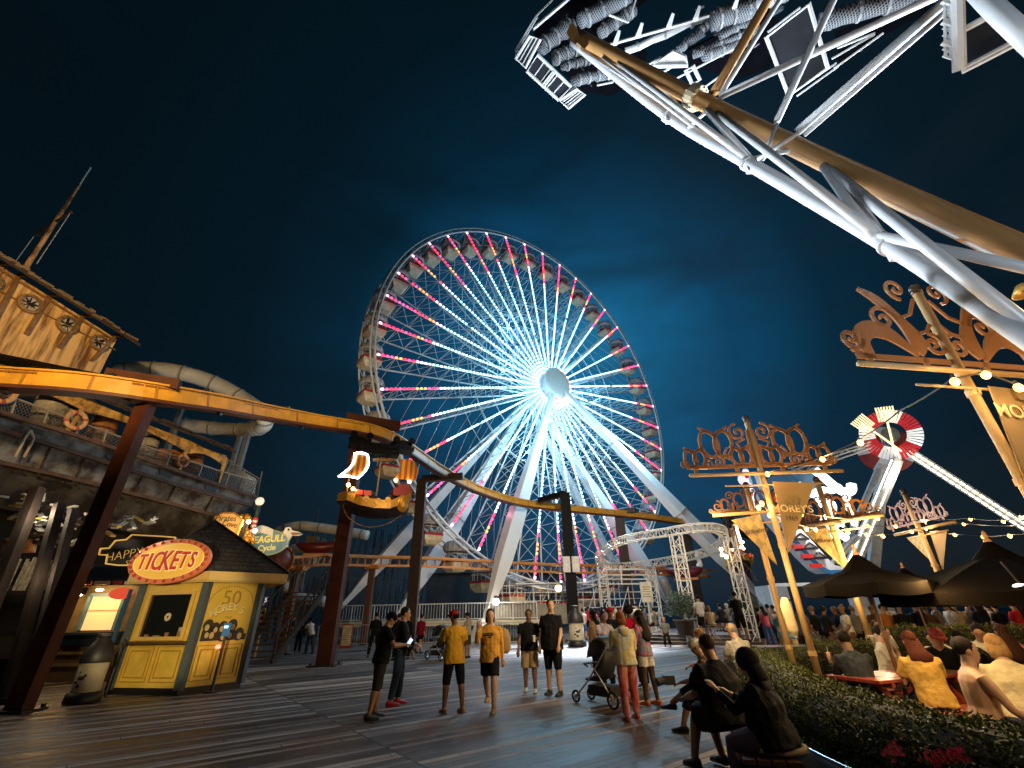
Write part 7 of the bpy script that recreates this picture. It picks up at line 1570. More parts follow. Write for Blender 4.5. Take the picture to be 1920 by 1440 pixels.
    # shirt
    if shirt:
        b = B(); k = loose; sec = [T(hem - .02, .172 * fx * k, .130 * fx * k), T(.05, .166 * fx * k, .126 * fx * k, .006), T(.18, .152 * fx * k, .118 * fx * k + .03 * (fx - 1), .014 + .05 * (fx - 1)), T(.30, .166 * fx * k, .124 * fx * k, .014), T(.40, .186 * (fx * .5 + .5) * (k * .5 + .5), .124 * (k * .5 + .5), 0), T(.47, .178 * (k * .4 + .6), .100, -.008), T(.512, .105, .080, -.012), T(.530, .074, .070, -.01)]
        b.loft(sec, n1 + 2)
        for S_, El, Wr, d2 in AR:
            if sleeve <= 0: continue
            pts = [S_.lerp(nb, .35) - up * .035, S_ - up * .01, S_.lerp(El, .3)]; rs = [.060, .070 * fx ** .5, .064 * fx ** .5 * (k * .5 + .5)]
            if sleeve <= 1: pts.append(S_.lerp(El, min(1, sleeve * 1.3))); rs.append(.064 * fx ** .5 * (k * .6 + .4))
            else: pts += [S_.lerp(El, .8), El, El.lerp(Wr, .5), El.lerp(Wr, sleeve - 1)]; rs += [.054, .052, .048, .040]
            b.tube(pts, rs, n1)
        o = b.build('shirt', shirt, t, True)
        if detail > 1: remesh(o, .013, 1, .034); o.data.materials.clear(); o.data.materials.append(shirt)
        if hood:
            hb = B(); hb.loft([(nb + up * .02 - F * .05, X * .10, F * .07), (nb - up * .04 - F * .11, X * .11, F * .06), (nb - up * .14 - F * .13, X * .05, F * .02)], 10); hb.build('hood', shirt, t, True)
    if bottom:
        b = B(); b.loft([T(-.11, .125 * fx, .11 * fx), T(-.05, .165 * fx, .125 * fx), T(.03, .166 * fx, .126 * fx)], n1 + 2); full = leg_f > .9
        for hp2, kn, an, ba in Ls:
            f1 = leg_f * 2
            if f1 <= 1: pts = [hp2 + V((0, 0, .02)), hp2.lerp(kn, f1 * .5), hp2.lerp(kn, f1)]; rs = [.104 * fx, .104 * fx, .100 * fx * (1 if loose > 1.05 else .9)]
            else: pts = [hp2 + V((0, 0, .02)), hp2.lerp(kn, .5), kn, kn.lerp(an, (f1 - 1) * .5), kn.lerp(an, f1 - 1)]; rs = [.102 * fx, .096 * fx, .080, .074, .066 if full else .078]
            b.tube(pts, rs, n1)
        o = b.build('trousers' if leg_f > .6 else 'shorts', bottom, t, True)
        if detail > 1: remesh(o, .013, 2, .012); o.data.materials.clear(); o.data.materials.append(bottom)
    if shoe:
        for hp2, kn, an, ba in Ls:
            b = B(); fd = V((0, 1, 0)); b.loft([(an + fd * q + V((0, 0, z)), V((w, 0, 0)), V((0, 0, h))) for q, z, w, h in ((-.085, -.04, .022, .03), (-.06, -.03, .040, .048), (.0, -.03, .044, .048), (.07, -.048, .050, .034), (.15, -.058, .046, .024), (.19, -.064, .028, .014))], 12); b.box(an + V((0, .05, -.074)), (.09, .25, .014)); b.build('shoe', shoe, t, True)
    # hair and hats
    hk, hcol = hair; hmtl = mat('hair_%02d%02d%02d' % tuple(int(c * 99) for c in hcol), hcol, .75, 0, .35, 20, .4, 60, spec=.15)
    if hk != 'bald':
        b = B(); b.ball(hc + hu * .038 - hf * .016, (.089, .103, .099), 14, 8, hm)
        if hk in ('long', 'verylong'):
            ln = .28 if hk == 'long' else .46; b.loft([(hc + hu * .05 - hf * .05, hx * .075, hf * .05), (hc - hf * .05 - hu * .04, hx * .098, hf * .062), (hc - hf * .085 - hu * .13, hx * .115, hf * .05), (hc - F * .13 - V((0, 0, 1)) * (ln * .65) + hx * .012, X * .145, F * .052), (hc - F * .155 - V((0, 0, 1)) * (ln * .9) - hx * .01, X * .13, F * .045), (hc - F * .16 - V((0, 0, 1)) * (ln * 1.05), X * .06, F * .02)], 12)
        if hk == 'bob': b.loft([(hc + hu * .05 - hf * .02, hx * .088, hf * .08), (hc - hf * .03 - hu * .05, hx * .098, hf * .075), (hc - hf * .035 - hu * .12, hx * .092, hf * .06)], 12)
        if hk == 'pony': b.loft([(hc + hu * .05 - hf * .09, hx * .03, hf * .03), (hc - hf * .15, hx * .04, hf * .035), (hc - hf * .16 - hu * .16, hx * .03, hf * .03), (hc - hf * .15 - hu * .24, hx * .01, hf * .01)], 8)
        if hk == 'bun': b.ball(hc + hu * .13 - hf * .05, .045, 10, 6)
        if hk == 'afro': b.ball(hc + hu * .05 - hf * .02, (.125, .125, .12), 14, 8, hm)
        b.build('hair', hmtl, t, True)
    if hat:
        hkd, hm2 = hat; b = B()
        b.ball(hc + hu * .045 - hf * .004, (.096, .114, .092), 14, 8, hm)
        if hkd in ('cap', 'capback'):
            sg = 1 if hkd == 'cap' else -1; c0 = hc + hu * .052 + hf * (.10 * sg); b.loft([(c0 - hf * (.03 * sg), hx * .075, hu * .010), (c0 + hf * (.03 * sg) - hu * .006, hx * .070, hu * .008), (c0 + hf * (.075 * sg) - hu * .018, hx * .045, hu * .006)], 12)
        if hkd == 'hood':
            b = B(); b.ball(hc + hu * .03 - hf * .025, (.115, .125, .125), 14, 8, hm); b.loft([(hc - hf * .05 - hu * .02, hx * .11, hf * .09), (nb - F * .05 + up * .0, X * .13, F * .085)], 12)
        b.build('hat' if hkd != 'hood' else 'hood_up', hm2, t, True)
    if face:
        b = B()
        for k in (-1, 1): b.ball(hc + hf * .086 + hx * (k * .031) + hu * .012, (.013, .006, .007), 8, 5, hm); b.tube([hc + hf * .088 + hx * (k * .016) + hu * .034, hc + hf * .086 + hx * (k * .034) + hu * .038, hc + hf * .075 + hx * (k * .05) + hu * .032], .0045, 5)
        b.build('eyes', mat('eye_dark', (.015, .01, .01), .3), t)
    t['_hand'] = [list(AR[0][2] + AR[0][3] * .10), list(AR[1][2] + AR[1][3] * .10)]
    return t
def hand(t, i):
    m = M4.Translation(t.location) @ t.rotation_euler.to_matrix().to_4x4() @ M4.Diagonal((*t.scale, 1)); p = m @ V(t['_hand'][i]); return p
def facing(p, px_dir):
    """heading so that local +y points along a ground direction"""
    return atan2(-px_dir[0], px_dir[1])
DIR = lambda deg: R(deg)   # rz: 0 faces away (+y), 90 faces left (-x), -90 faces right, 180 faces the camera
bk = cloth('black', (.010, .010, .012)); nv = cloth('navy', (.012, .016, .03)); gy = cloth('grey', (.16, .16, .15)); kh = cloth('khaki', (.38, .27, .16)); yt = cloth('yellow', (.62, .33, .03)); ysw = cloth('mustard', (.55, .28, .05)); wh_ = cloth('white', (.62, .58, .52)); rd = cloth('red', (.42, .02, .03)); dn_ = cloth('denim', (.03, .045, .08)); pk = cloth('pink', (.50, .10, .18)); crm = cloth('cream', (.55, .44, .28)); mag = cloth('magenta', (.28, .015, .05))
shb = mat('shoe_black', (.015, .015, .015), .5); shr = mat('shoe_red', (.45, .02, .03), .5, 0, .1); sht = mat('shoe_tan', (.33, .19, .09), .6); shw = mat('shoe_white', (.6, .55, .5), .5)
td1 = pattern('tiedye_blue', (.15, .22, .40), (.62, .45, .50), 'tiedye', 5); td2 = pattern('tiedye_multi', (.45, .03, .10), (.10, .25, .32), 'tiedye', 6); td3 = pattern('tiedye_red', (.50, .05, .05), (.62, .38, .30), 'tiedye', 4, stretch=(1, 1, .5)); td4 = pattern('tiedye_lemon', (.66, .50, .16), (.45, .52, .50), 'tiedye', 4)
nm = G
def at(x, y): p = G(x, y); return (p.x, p.y, 0)
m1 = person('man in black tee and cap looking down at his phone, grey shorts', at(703, 1347), DIR(-62), 1.70, 4, 0, ((4, 6, 4), (-8, 4, 4)), ((32, 8, 62, 22), (30, 8, 66, 25)), (0, 28), 'tan', bk, .5, cloth('charcoal', (.035, .035, .035)), .58, shb, ('short', (.01, .008, .006)), ('cap', bk), fat=1.12, face=True)
b = B(); p = (hand(m1, 0) + hand(m1, 1)) / 2 + V((.02, 0, .03)); b.box(p, (.012, .075, .15), 0, M4.Rotation(R(-62), 3, 'Z') @ rotx(R(-35))); o = b.build('phone', mat('phone_white', (.6, .6, .6), .3)); tag(o, 'white phone in the hands of the man in the black cap', 'phone')
b = B(); b.box(p + V((.012, -.012, .01)), (.004, .062, .12), 0, M4.Rotation(R(-62), 3, 'Z') @ rotx(R(-35))); W_(b, 'screen', glow('screen_blue', (.6, .75, 1), 1.2), o)
person('man in black jacket and dark jeans with red shoes facing right', at(742, 1322), DIR(-75), 1.78, 2, 0, ((6, 8, 4), (-6, 4, 4)), ((20, 6, 50, 30), (14, 6, 20, 5)), (0, 2), 'tan', bk, 1.85, dn_, .96, shr, ('short', (.012, .008, .006)), None, face=True)
person('man in yellow tee and red cap with long black shorts, back turned', at(848, 1336), DIR(28), 1.70, 2, 0, ((3, 4, 6), (-5, 4, 6)), ((18, 8, 62, 25), (14, 10, 55, 20)), (25, 5), 'brown', yt, .55, bk, .56, sht, ('short', (.01, .008, .006)), ('cap', rd), fat=1.03, loose=1.25, hem=-.12)
w4 = person('woman in mustard sweatshirt and black shorts striding towards the camera', at(918, 1334), DIR(172), 1.72, 2, 6, ((16, 8, 2), (-16, 26, 2)), ((-14, 8, 12, 0), (38, 10, 118, 10)), (12, 6), 'light', ysw, 1.9, bk, .40, sht, ('bob', (.04, .022, .012)), None, loose=1.2, hem=-.10, face=True)
b = B(); q = V(w4.location) + V((.25, .14, 1.12)); b.loft([(q + V((0, 0, z)), V((w, 0, 0)), V((0, d, 0))) for z, w, d in ((-.22, .10, .07), (-.15, .155, .10), (.05, .15, .10), (.17, .11, .08), (.22, .05, .04))], 14); o = b.build('backpack', mat('bag_olive', (.30, .19, .06), .7, 0, .3, 6), None, True); tag(o, 'olive brown bag on the shoulder of the woman in mustard', 'bag')
b = B(); b.tube(catmull([q + V((-.05, -.02, .2)), q + V((-.12, -.16, .24)), q + V((-.14, -.24, .1)), q + V((-.08, -.16, -.12))], 4), .014, 6); W_(b, 'strap', mat('strap_brown', (.12, .07, .03), .7), o)
b = B(); q2 = V(w4.location) + M4.Rotation(DIR(172), 3, 'Z') @ V((0, .165, 1.23))
for dz, wd in ((.03, .16), (0, .20), (-.035, .12)): b.box(q2 + V((0, 0, dz)), (wd, .012, .018), DIR(172))
o = W_(b, 'chest_print', mat('print_dark', (.03, .03, .03)), None); o.parent = w4; o.matrix_parent_inverse = (M4.Translation(w4.location) @ w4.rotation_euler.to_matrix().to_4x4() @ M4.Diagonal((*w4.scale, 1))).inverted()
m5 = person('man in black tee and khaki shorts holding a white cup', at(995, 1298), DIR(176), 1.70, 0, 0, ((6, 6, 2), (-4, 6, 2)), ((12, 10, 78, 22), (6, 10, 12, 0)), (0, 2), 'brown', bk, .5, kh, .50, shw, ('short', (.01, .008, .006)), None, fat=1.12, face=True, loose=1.18)
b = B(); p = hand(m5, 0) + V((0, -.03, 0)); b.lathe([(0, -.06), (.028, -.06), (.040, .06), (0, .06)], p, 14); o = b.build('drink_cup', mat('cup_white', (.72, .66, .55), .5)); tag(o, 'white drink cup held by the man in khaki shorts', 'cup'); b = B(); b.lathe([(.042, .06), (.042, .07), (0, .075)], p, 14); W_(b, 'lid', mat('lid_white', (.8, .78, .7), .4), o)
person('tall heavy man in black tee and long black shorts facing left', at(1040, 1303), DIR(150), 1.90, 0, 0, ((3, 2, 4), (-3, 2, 4)), ((8, 10, 25, 5), (4, 8, 10, 0)), (40, 0), 'light', bk, .55, bk, .56, shb, ('short', (.03, .018, .012)), None, fat=1.18, face=True, loose=1.22, hem=-.12)
person('woman in lemon hoodie and red tie dye trousers seen from behind', at(1186, 1350), DIR(8), 1.62, 3, 0, ((-5, 2, 3), (8, 4, 3)), ((15, 8, 85, 30), (15, 10, 80, 20)), (-10, 5), 'light', td4, 1.9, td3, .98, mat('shoe_coral', (.5, .10, .06), .6), ('bob', (.20, .075, .03)), None, loose=1.28, hem=-.07, hood=True, fat=1.0)
person('girl in tie dye top and white shorts with long black hair', at(1222, 1322), DIR(38), 1.64, 0, 0, ((3, 2, 2), (-4, 2, 3)), ((14, 8, 74, 25), (14, 10, 70, 25)), (5, 8), 'dark', td2, 1.9, wh_, .30, mat('sandal_orange', (.45, .12, .05), .6), ('verylong', (.008, .007, .007)), None, loose=1.2, hem=-.05)
person('young woman in pale blue tie dye top behind the stroller', at(1143, 1292), DIR(200), 1.62, 3, 0, arms=((20, 8, 60, 10), (20, 8, 60, 10)), sk='brown', shirt=td1, sleeve=.5, bottom=bk, leg_f=.96, shoe=shb, hair=('bun', (.01, .008, .008)), face=True)
person('woman with dark hair and pale top at the left of the group', at(1122, 1275), DIR(60), 1.66, 0, 0, sk='tan', shirt=crm, sleeve=.2, bottom=bk, leg_f=.96, shoe=shb, hair=('long', (.01, .008, .007)))
person('man in red cap standing behind the lemon hoodie', at(1158, 1287), DIR(190), 1.72, 0, 0, sk='brown', shirt=nv, sleeve=.5, bottom=dn_, leg_f=.96, shoe=shb, hat=('cap', rd), face=True)
person('person in bright red top with big dark hair, back turned', at(1196, 1290), DIR(10), 1.74, 0, 0, sk='dark', shirt=cloth('scarlet', (.60, .01, .06)), sleeve=.55, bottom=cloth('umber', (.08, .04, .03)), leg_f=.96, shoe=shb, hair=('afro', (.012, .008, .008)))
person('girl in dark leggings half hidden behind the tie dye girl', at(1212, 1292), DIR(60), 1.6, 0, 0, sk='tan', shirt=cloth('ochre', (.5, .3, .12)), sleeve=.5, bottom=bk, leg_f=.96, shoe=shw, hair=('long', (.01, .008, .008)))
person('dark clothed man standing left of the brown column', at(698, 1232), DIR(20), 1.78, 0, 0, ((0, 0, 8), (0, 0, 8)), ((20, 8, 80, 40), (20, 8, 80, 40)), sk='light', shirt=bk, sleeve=1.9, bottom=bk, leg_f=.96, shoe=shb, hat=('cap', bk))
person('woman in magenta striped top walking away with bare legs', at(786, 1226), DIR(-30), 1.70, 0, 0, ((22, 10, 3), (-16, 18, 3)), ((20, 10, 50, 10), (-10, 12, 20, 0)), sk='light', shirt=mag, sleeve=1.4, bottom=bk, leg_f=.34, shoe=shb, hair=('bun', (.05, .02, .01)), fat=1.15, loose=1.3)
person('man in pale grey top and olive shorts beyond the yellow tee', at(876, 1234), DIR(70), 1.72, 0, 0, arms=((20, 8, 70, 20), (20, 8, 70, 20)), head=(0, 20), sk='tan', shirt=cloth('stone', (.42, .40, .32)), sleeve=1.8, bottom=cloth('olive', (.06, .06, .03)), leg_f=.5, shoe=shb)
person('person in dark jacket close to the left side of the brown column', at(742, 1238), DIR(40), 1.72, shirt=bk, sleeve=1.9, bottom=bk, leg_f=.96, shoe=shb, sk='tan', detail=1)
person('blond person in black beside the brown column', at(760, 1236), DIR(160), 1.70, shirt=bk, sleeve=1.9, bottom=bk, leg_f=.96, shoe=shb, sk='light', hair=('short', (.25, .15, .06)), detail=1, face=True)
person('man in dark clothes leaning by the dark stairs', at(536, 1228), DIR(-60), 1.78, 4, 0, shirt=bk, sleeve=.5, bottom=cloth('charcoal', (.035, .035, .035)), leg_f=.6, shoe=shb, sk='tan', detail=1)
person('person in white top bending over beside the dark stairs', at(578, 1226), DIR(70), 1.66, 22, 0, ((10, 10, 3), (-8, 5, 3)), ((60, 8, 40, 10), (60, 8, 40, 10)), shirt=wh_, sleeve=.5, bottom=dn_, leg_f=.96, shoe=shb, sk='brown', hair=('short', (.01, .01, .01)), detail=1)
person('dark figure standing between the man and the bending person', at(556, 1224), DIR(20), 1.5, shirt=bk, sleeve=1.8, bottom=bk, leg_f=.96, shoe=shb, sk='brown', detail=1)
# strollers
def stroller(loc, rz, label, s=1.0, jog=False):
    t = thing('stroller', label, 'stroller', loc, rz); t.scale = (s, s, s); al = mat('alloy', (.45, .45, .47), .3, .8, .1); sb = mat('stroller_black', (.012, .013, .016), .6, 0, .3, 5); ty = mat('tyre', (.015, .015, .015), .7)
    b = B()
    for x in (-.24, .24): b.tube([(x, .52, .12), (x, .15, .42), (x, -.28, .88), (x, -.42, 1.02)], .016, 8); b.tube([(x, -.40, .12), (x, -.08, .50), (x, .08, .68)], .014, 8)
    b.tube([(-.24, -.42, 1.02), (.24, -.42, 1.02)], .018, 8); b.build('frame', al, t, True)
    b = B(); b.loft([(V((0, y, z)), V((w, 0, 0)), V((0, h, h))) for y, z, w, h in ((.30, .40, .20, .03), (.12, .42, .22, .05), (-.06, .48, .22, .06), (-.18, .68, .21, .05), (-.24, .90, .18, .03))], 12); b.build('seat', sb, t, True)
    b = B()
    vs = []; k = 7
    for i in range(k):
        a = R(10 + i * 20); 
        for x, q in ((-.25, .9), (-.20, 1.0), (0, 1.04), (.20, 1.0), (.25, .9)): vs.append(V((x, -.14 + .36 * q * cos(a) * .9, .70 + .42 * q * sin(a))))
    fs = [(i * 5 + j, i * 5 + j + 1, i * 5 + j + 6, i * 5 + j + 5) for i in range(k - 1) for j in range(4)]; b.add(vs, fs); o = b.build('canopy', sb, t, True); m_ = o.modifiers.new('s', 'SOLIDIFY'); m_.thickness = .015
    b = B(); b.box((0, -.05, .24), (.42, .55, .16)); b.build('basket', mat('mesh_black', (.02, .02, .022), .8), t); b = B(); b.tube([(-.22, .18, .62), (-.2, .30, .66), (.2, .30, .66), (.22, .18, .62)], .018, 8); b.build('bumper_bar', sb, t)
    W4 = ((0, .62, .15),) if jog else ((-.22, .55, .11), (.22, .55, .11)); 
    for x, y, r_ in (*W4, (-.28, -.42, .14), (.28, -.42, .14)):
        b = B(); n = 20; b.tube([(x, y + (r_ - .02) * cos(2 * pi * i / n), r_ + (r_ - .02) * sin(2 * pi * i / n)) for i in range(n)], .020, 8, True); w_ = b.build('wheel', ty, t, True); b = B()
        for i in range(5): a = i * 1.2566; b.bar((x, y, r_), (x, y + (r_ - .03) * cos(a), r_ + (r_ - .03) * sin(a)), .018)
        b.tube([(x - .03, y, r_), (x + .03, y, r_)], .025, 8); b.build('spokes', al, w_)
    return t
p = G(1136, 1322); stroller((p.x, p.y, 0), R(40), 'black stroller with alloy frame beside the lemon hooded woman', 1.02)
p = G(822, 1238); stroller((p.x, p.y, 0), R(52), 'black three wheeled jogging stroller left of the yellow tee', 1.1, True)
# seated foreground
TOPZ = .45
def seated(px, py, z, label, rz, **k):
    p = G(px, py, z); return person(label, (p.x, p.y, 0), rz, seat=TOPZ, **k)
f1 = person('large man in black shirt and shorts seated on the bench, back turned', (2.36, 6.1, 0), DIR(22), 1.74, 10, 0, ((82, 72, 12), (86, 95, 10)), ((28, 10, 58, 20), (30, 14, 55, 20)), (-4, 10), 'tan', bk, .6, bk, .40, mat('shoe_dark', (.02, .02, .022), .5), ('short', (.035, .022, .015)), None, seat=.44, fat=1.5, loose=1.15, wide=1.2)
f2 = person('hooded person in black with pale waistband seated at the bench end', (2.34, 5.02, 0), DIR(50), 1.56, 10, 0, ((84, 90, 10), (84, 90, 10)), ((52, 8, 88, 16), (40, 10, 92, 25)), (-2, 10), 'light', bk, 1.9, cloth('mauve', (.12, .08, .12)), .9, shw, ('long', (.02, .015, .015)), ('hood', bk), seat=.44, fat=1.42, loose=1.15, hem=-.02, wide=1.1)
b = B(); p = V(f2.location); b.tube([p + V((.235 * cos(a), .185 * sin(a), .545)) for a in [i * pi / 12 for i in range(24)]], (.035), 8, True); o = W_(b, 'shirt_tail', cloth('cream', (.55, .44, .28)), f2, True)
o.scale = (1, 1, 1)
f3 = person('man in white cap and grey tee seated on the far bench, back turned', (4.50, 10.3, 0), DIR(12), 1.78, 12, 0, ((84, 85, 8), (84, 85, 8)), ((26, 8, 55, 20), (26, 10, 55, 20)), (10, 15), 'light', cloth('ash', (.42, .40, .36)), .6, nv, .5, shb, ('short', (.3, .26, .22)), ('cap', cloth('cap_white', (.5, .36, .22))), seat=.44, fat=1.18, loose=1.2)
f4 = person('woman with brown hair in dark top seated left of the white cap', (3.75, 9.9, 0), DIR(50), 1.66, 12, 0, ((84, 60, 4), (90, 70, 4)), ((26, 8, 60, 20), (30, 8, 60, 20)), (10, 22), 'light', cloth('plum', (.06, .012, .02)), .6, bk, .9, shb, ('bob', (.16, .08, .035)), None, seat=.44)
f5 = person('person in dark clothes and pale cap seated low with crossed leg and sandal', (2.95, 7.9, 0), DIR(58), 1.62, 14, 0, ((82, 60, 4), (96, 40, -4)), ((40, 8, 50, 20), (40, 8, 50, 20)), (10, 20), 'tan', cloth('mocha', (.14, .08, .05)), .6, bk, .7, shb, ('short', (.3, .2, .12)), ('capback', wh_), seat=.40)
b = B(); p = hand(f5, 0); b.box(p + V((-.1, 0, .05)), (.16, .12, .12)); b.tube([p + V((-.18, -.02, .05)), p + V((-.3, -.05, .03))], [.05, .06], 12); o = b.build('camera', black); tag(o, 'black camera held by the person in the pale cap', 'camera'); b = B(); b.tube([p + V((-.29, -.05, .03)), p + V((-.31, -.052, .03))], .045, 12); W_(b, 'lens', mat('lens_glass', (.02, .02, .04), .05, 0, 0, spec=.9), o)
# garden guests
g1 = person('person in dark grey jumper seated at the red table, back turned', (4.72, 7.25, 0), DIR(-8), 1.70, 12, 0, ((85, 85, 8), (85, 85, 8)), ((30, 8, 62, 15), (35, 10, 62, 15)), (-5, 15), 'brown', cloth('slate', (.035, .042, .05)), 1.9, bk, .9, shb, ('short', (.012, .01, .008)), None, seat=.44, loose=1.2)
g2 = person('woman in yellow tee with long auburn hair seated with her back turned', (5.25, 6.75, 0), DIR(-14), 1.68, 12, 0, ((85, 85, 8), (85, 85, 8)), ((24, 10, 60, 10), (28, 10, 60, 10)), (-6, 8), 'light', cloth('gold', (.55, .34, .08)), .55, dn_, .9, shb, ('long', (.075, .018, .010)), None, seat=.44, fat=1.12, loose=1.1)
g3 = person('bearded man in a pink cap leaning on the garden table', (6.55, 8.05, 0), DIR(150), 1.76, 20, 0, ((85, 85, 8), (85, 85, 8)), ((50, 12, 50, 25), (50, 12, 50, 25)), (10, 18), 'tan', bk, .5, bk, .5, shb, ('short', (.06, .03, .02)), ('cap', cloth('cap_pink', (.35, .07, .06))), seat=.44, face=True, fat=1.1)
g4 = person('young man with dark hair in white tee turned to the right', (6.15, 8.75, 0), DIR(-130), 1.72, 8, 0, ((85, 85, 8), (85, 85, 8)), ((30, 8, 60, 15), (35, 10, 62, 15)), (0, 10), 'light', wh_, .5, bk, .5, shb, ('short', (.012, .01, .008)), None, seat=.44, face=True)
g5 = person('dark haired person in white shirt bowed over the table', (7.35, 8.85, 0), DIR(120), 1.70, 26, 0, ((85, 85, 8), (85, 85, 8)), ((50, 10, 60, 20), (50, 10, 60, 20)), (0, 25), 'light', wh_, .6, bk, .5, shb, ('short', (.012, .01, .008)), None, seat=.44, face=True)
g6 = person('young man in white shirt looking down at the back of the table', (8.15, 9.0, 0), DIR(140), 1.74, 14, 0, ((85, 85, 8), (85, 85, 8)), ((50, 10, 60, 20), (50, 10, 60, 20)), (0, 25), 'tan', wh_, .6, bk, .5, shb, ('short', (.012, .01, .008)), None, seat=.44, face=True)
g7 = person('young man in black shirt leaning forward beside the white shirts', (7.15, 7.75, 0), DIR(60), 1.72, 28, 0, ((85, 85, 8), (85, 85, 8)), ((50, 10, 60, 20), (50, 10, 60, 20)), (0, 20), 'light', bk, .6, bk, .5, shb, ('short', (.012, .01, .008)), None, seat=.44)
g8 = person('bare shouldered dark haired man in the near garden looking right', (4.55, 5.35, 0), DIR(-110), 1.66, 6, 0, ((85, 85, 8), (85, 85, 8)), ((10, 18, 40, 10), (24, 14, 40, 10)), (-5, 2), 'light', None, 0, dn_, .5, shb, ('short', (.012, .01, .008)), None, seat=.44, fat=1.12, face=True)
g9 = person('blonde woman in cream printed sweatshirt at the right, back turned', (5.35, 5.7, 0), DIR(-30), 1.70, 16, 0, ((85, 85, 8), (85, 85, 8)), ((24, 10, 60, 10), (28, 10, 60, 10)), (-6, 12), 'light', cloth('cream_sweat', (.60, .50, .30)), 1.9, cloth('crimson', (.35, .01, .02)), .9, shb, ('bob', (.32, .18, .07)), None, seat=.44, fat=1.18, loose=1.25)
ins = g9; WT('print_lettering', 'GROUP', .10, frame(V(g9.location) + V((.02, -.235, .80)), (1, .35, 0), (0, .25, 1)), inkb, None, ext=.003)
bpy.data.objects['print_lettering'].parent = g9; bpy.data.objects['print_lettering'].matrix_parent_inverse = (M4.Translation(g9.location) @ g9.rotation_euler.to_matrix().to_4x4() @ M4.Diagonal((*g9.scale, 1))).inverted()
g10 = person('woman with very long brown hair and pink top at the far table', (8.35, 8.75, 0), DIR(-15), 1.66, 2, 0, ((85, 85, 8), (85, 85, 8)), ((20, 8, 50, 10), (20, 8, 50, 10)), (0, 0), 'tan', cloth('rose', (.50, .20, .22)), .5, bk, .9, shb, ('verylong', (.05, .022, .014)), None, seat=.44)
# ---- people farther back: one per visible figure ----
cols = {'white': wh_, 'black': bk, 'grey': gy, 'pink': pk, 'red': rd, 'navy': nv, 'cream': crm, 'teal': cloth('teal', (.03, .16, .20)), 'brown': cloth('brown', (.12, .06, .03)), 'orange': cloth('orange', (.45, .16, .04)), 'blue': cloth('blue', (.05, .12, .32)), 'lilac': cloth('lilac', (.35, .28, .45))}
def far(x, y, Y, c1, c2, label, z=0, H=1.72, rz=20, hair=(.015, .01, .01), seat=None, hk='short', legs=None, grp=None, hat=None, lf=.5, sk='tan', arms=((12, 8, 40, 15), (10, 8, 30, 10)), head_px=True, lean=2):
    # (x, y) is the head in the photo; the figure stands on z at depth Y
    p = YY(x, y, Y)
    return person(label, (p.x, p.y, z), DIR(rz), H, lean, 0, legs or ((3, 3, 4), (-4, 3, 4)) if seat is None else (legs or ((84, 85, 8), (84, 85, 8))), arms, (0, 4), sk, cols[c1], .6, cols[c2], lf, shb, (hk, hair), hat, seat=seat, detail=1, group=grp)
far(1308, 1118, 24.0, 'white', 'black', 'man in white shirt standing behind the stool sitter', .45, 1.85, 10, lf=.5)
s1 = far(1328, 1140, 22.0, 'cream', 'black', 'person in cream top on a folding stool, back turned', .45, 1.60, 5, hair=(.3, .16, .06), seat=.52, hk='bob')
b = B(); c = V(s1.location); z0 = .45
for s in (-1, 1): b.tube([c + V((-.22, s * .16, 0)), c + V((.22, s * .16, .56))], .014, 6); b.tube([c + V((.22, s * .16, 0)), c + V((-.22, s * .16, .56))], .014, 6)
b.box(c + V((0, 0, .57)), (.44, .36, .03)); o = b.build('folding_stool', mat('stool_alloy', (.5, .45, .4), .3, .7)); tag(o, 'cross legged folding stool under the person in cream', 'stool'); b = B(); b.box(c + V((0, 0, .595)), (.42, .34, .02)); W_(b, 'cushion', black, o)
far(1376, 1112, 20.5, 'black', 'black', 'big man in black standing on the round deck, back turned', .45, 1.86, 12, lf=.52)
far(1243, 1152, 26.3, 'grey', 'black', 'person with ginger hair seated on the deck step', .30, 1.62, 165, hair=(.3, .12, .05), seat=.18, hk='bob', legs=((70, 85, 6), (60, 95, 6)), lf=.9)
far(1282, 1140, 28, 'white', 'black', 'person in white leaning left of the round shrub', .45, 1.66, 60, seat=.45); far(1226, 1142, 27.5, 'grey', 'black', 'person in grey seated near the truss foot', .45, 1.7, 60, seat=.45); far(1192, 1132, 26.5, 'white', 'navy', 'man in white shirt near the second truss tower', .3, 1.74, -20)
far(1349, 1135, 26, 'black', 'black', 'dark seated person at the high table left', .45, 1.7, 20, seat=.6); far(1362, 1132, 26.5, 'grey', 'black', 'grey haired person at the high table', .45, 1.7, 30, hair=(.4, .36, .3), seat=.6); far(1392, 1136, 27, 'black', 'black', 'dark person right of the man in black', .45, 1.7, 0, seat=.6)
far(1426, 1126, 21.5, 'pink', 'blue', 'girl in pink top and jeans right of the second shrub', .15, 1.60, 20, hk='long', lf=.96); far(1436, 1125, 22.5, 'grey', 'navy', 'person in grey top beside the girl in pink', .15, 1.68, 30, lf=.96); far(1446, 1126, 23, 'brown', 'black', 'person in brown behind the tie dye man', .1, 1.7, 50, lf=.96)
person('man in blue and white tie dye tee and patterned shorts', (*YY(1458, 1125, 14.2).to_2d(), 0), DIR(-35), 1.80, 0, 0, ((3, 3, 4), (-4, 3, 4)), ((20, 8, 60, 20), (10, 8, 30, 10)), (0, 4), 'brown', pattern('tiedye_sea', (.03, .16, .26), (.60, .58, .52), 'tiedye', 3), .6, pattern('shorts_print', (.12, .07, .03), (.5, .36, .2), 'tiedye', 14), .5, shb, ('short', (.01, .01, .01)), None, fat=1.15, loose=1.2)
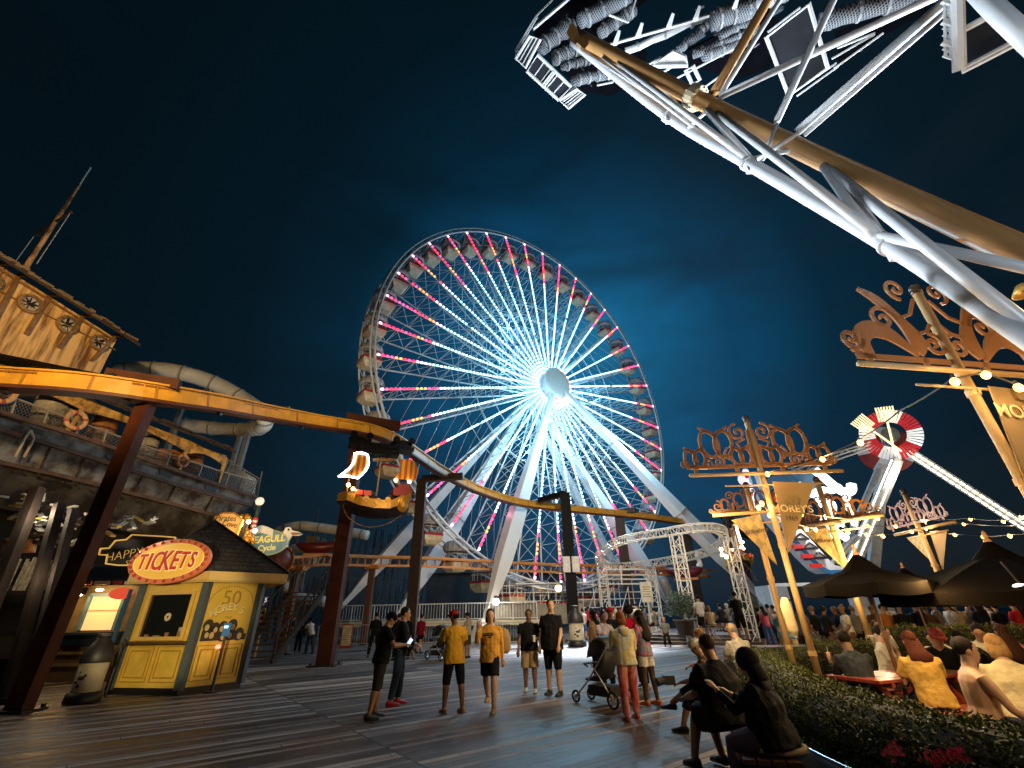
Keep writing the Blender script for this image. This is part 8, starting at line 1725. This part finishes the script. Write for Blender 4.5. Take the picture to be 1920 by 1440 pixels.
# queue on the wheel platform
r = random.Random(31); cn = ['white', 'red', 'pink', 'grey', 'navy', 'lilac', 'white', 'cream', 'red', 'black', 'white', 'teal', 'pink', 'grey']
for i, c_ in enumerate(cn):
    x = 1092 + i * 8.6 + r.uniform(-2, 2); far(x, 1128 + r.uniform(-4, 4), 30 + r.uniform(-1, 2.5), c_, r.choice(('black', 'navy', 'blue')), 'person in %s waiting in the queue by the white railing, number %s from the left' % (c_, ('one', 'two', 'three', 'four', 'five', 'six', 'seven', 'eight', 'nine', 'ten', 'eleven', 'twelve', 'thirteen', 'fourteen')[i]), r.uniform(.15, .4), 1.68, r.choice((0, 30, 180, 150, -60, 80)), hk=r.choice(('short', 'long', 'bun')), grp='people queuing by the wheel', hat=('cap', cols['red']) if i in (8,) else None, sk=r.choice(('light', 'tan', 'brown')))
# row of people beyond the garden hedge
spec = [(1418, 'black', 'beside the far pennant poles'), (1478, 'teal', 'just right of the tie dye man'), (1497, 'grey', 'under the left edge of the smaller umbrella'), (1522, 'black', 'in the dark below the smaller umbrella'), (1541, 'black', 'arms raised below the smaller umbrella'), (1566, 'black', 'in front of the white window light'), (1578, 'white', 'left of the umbrella pole'), (1594, 'grey', 'bent beside the tan pole'), (1632, 'brown', 'in a rust jacket under the umbrella joint'), (1650, 'orange', 'in orange beside the pale capped man'),
        (1662, 'white', 'in a white cap under the umbrellas'), (1684, 'black', 'partly behind the dark pole'), (1752, 'grey', 'with a pale shirt under the large umbrella'), (1776, 'white', 'in a striped white shirt under the large umbrella'), (1790, 'cream', 'in cream left of the leaning tan pole'), (1832, 'navy', 'in navy deep behind the hedge'), (1850, 'white', 'in white at the right of the hedge'), (1868, 'black', 'with a blue bag behind the hedge'), (1905, 'red', 'in red at the right edge'), (1716, 'navy', 'in dark blue between the umbrella poles'), (1735, 'brown', 'in brown behind the yellow tee'), (1812, 'grey', 'in grey beyond the hedge middle')]
for i, (x, c_, w) in enumerate(spec):
    far(x, 1140 + r.uniform(-7, 6), 14.8 + r.uniform(.8, 3.2) + (5 if x == 1418 else 0), c_, r.choice(('black', 'navy', 'brown', 'grey')), 'standing guest ' + w, 0, 1.66 + r.uniform(0, .14), r.choice((0, 30, 180, 150, -60, 80, -90)), hk=r.choice(('short', 'long', 'bun', 'short')), grp='guests standing behind the garden hedge', hat=('cap', cols['white']) if x == 1662 else None, sk=r.choice(('light', 'tan', 'brown')), hair=r.choice(((.015, .01, .01), (.12, .06, .03), (.2, .12, .05))))
far(1640, 1168, 11.6, 'white', 'black', 'dark haired person in white seated before the back hedge', 0, 1.7, 160, seat=.45, hk='short')
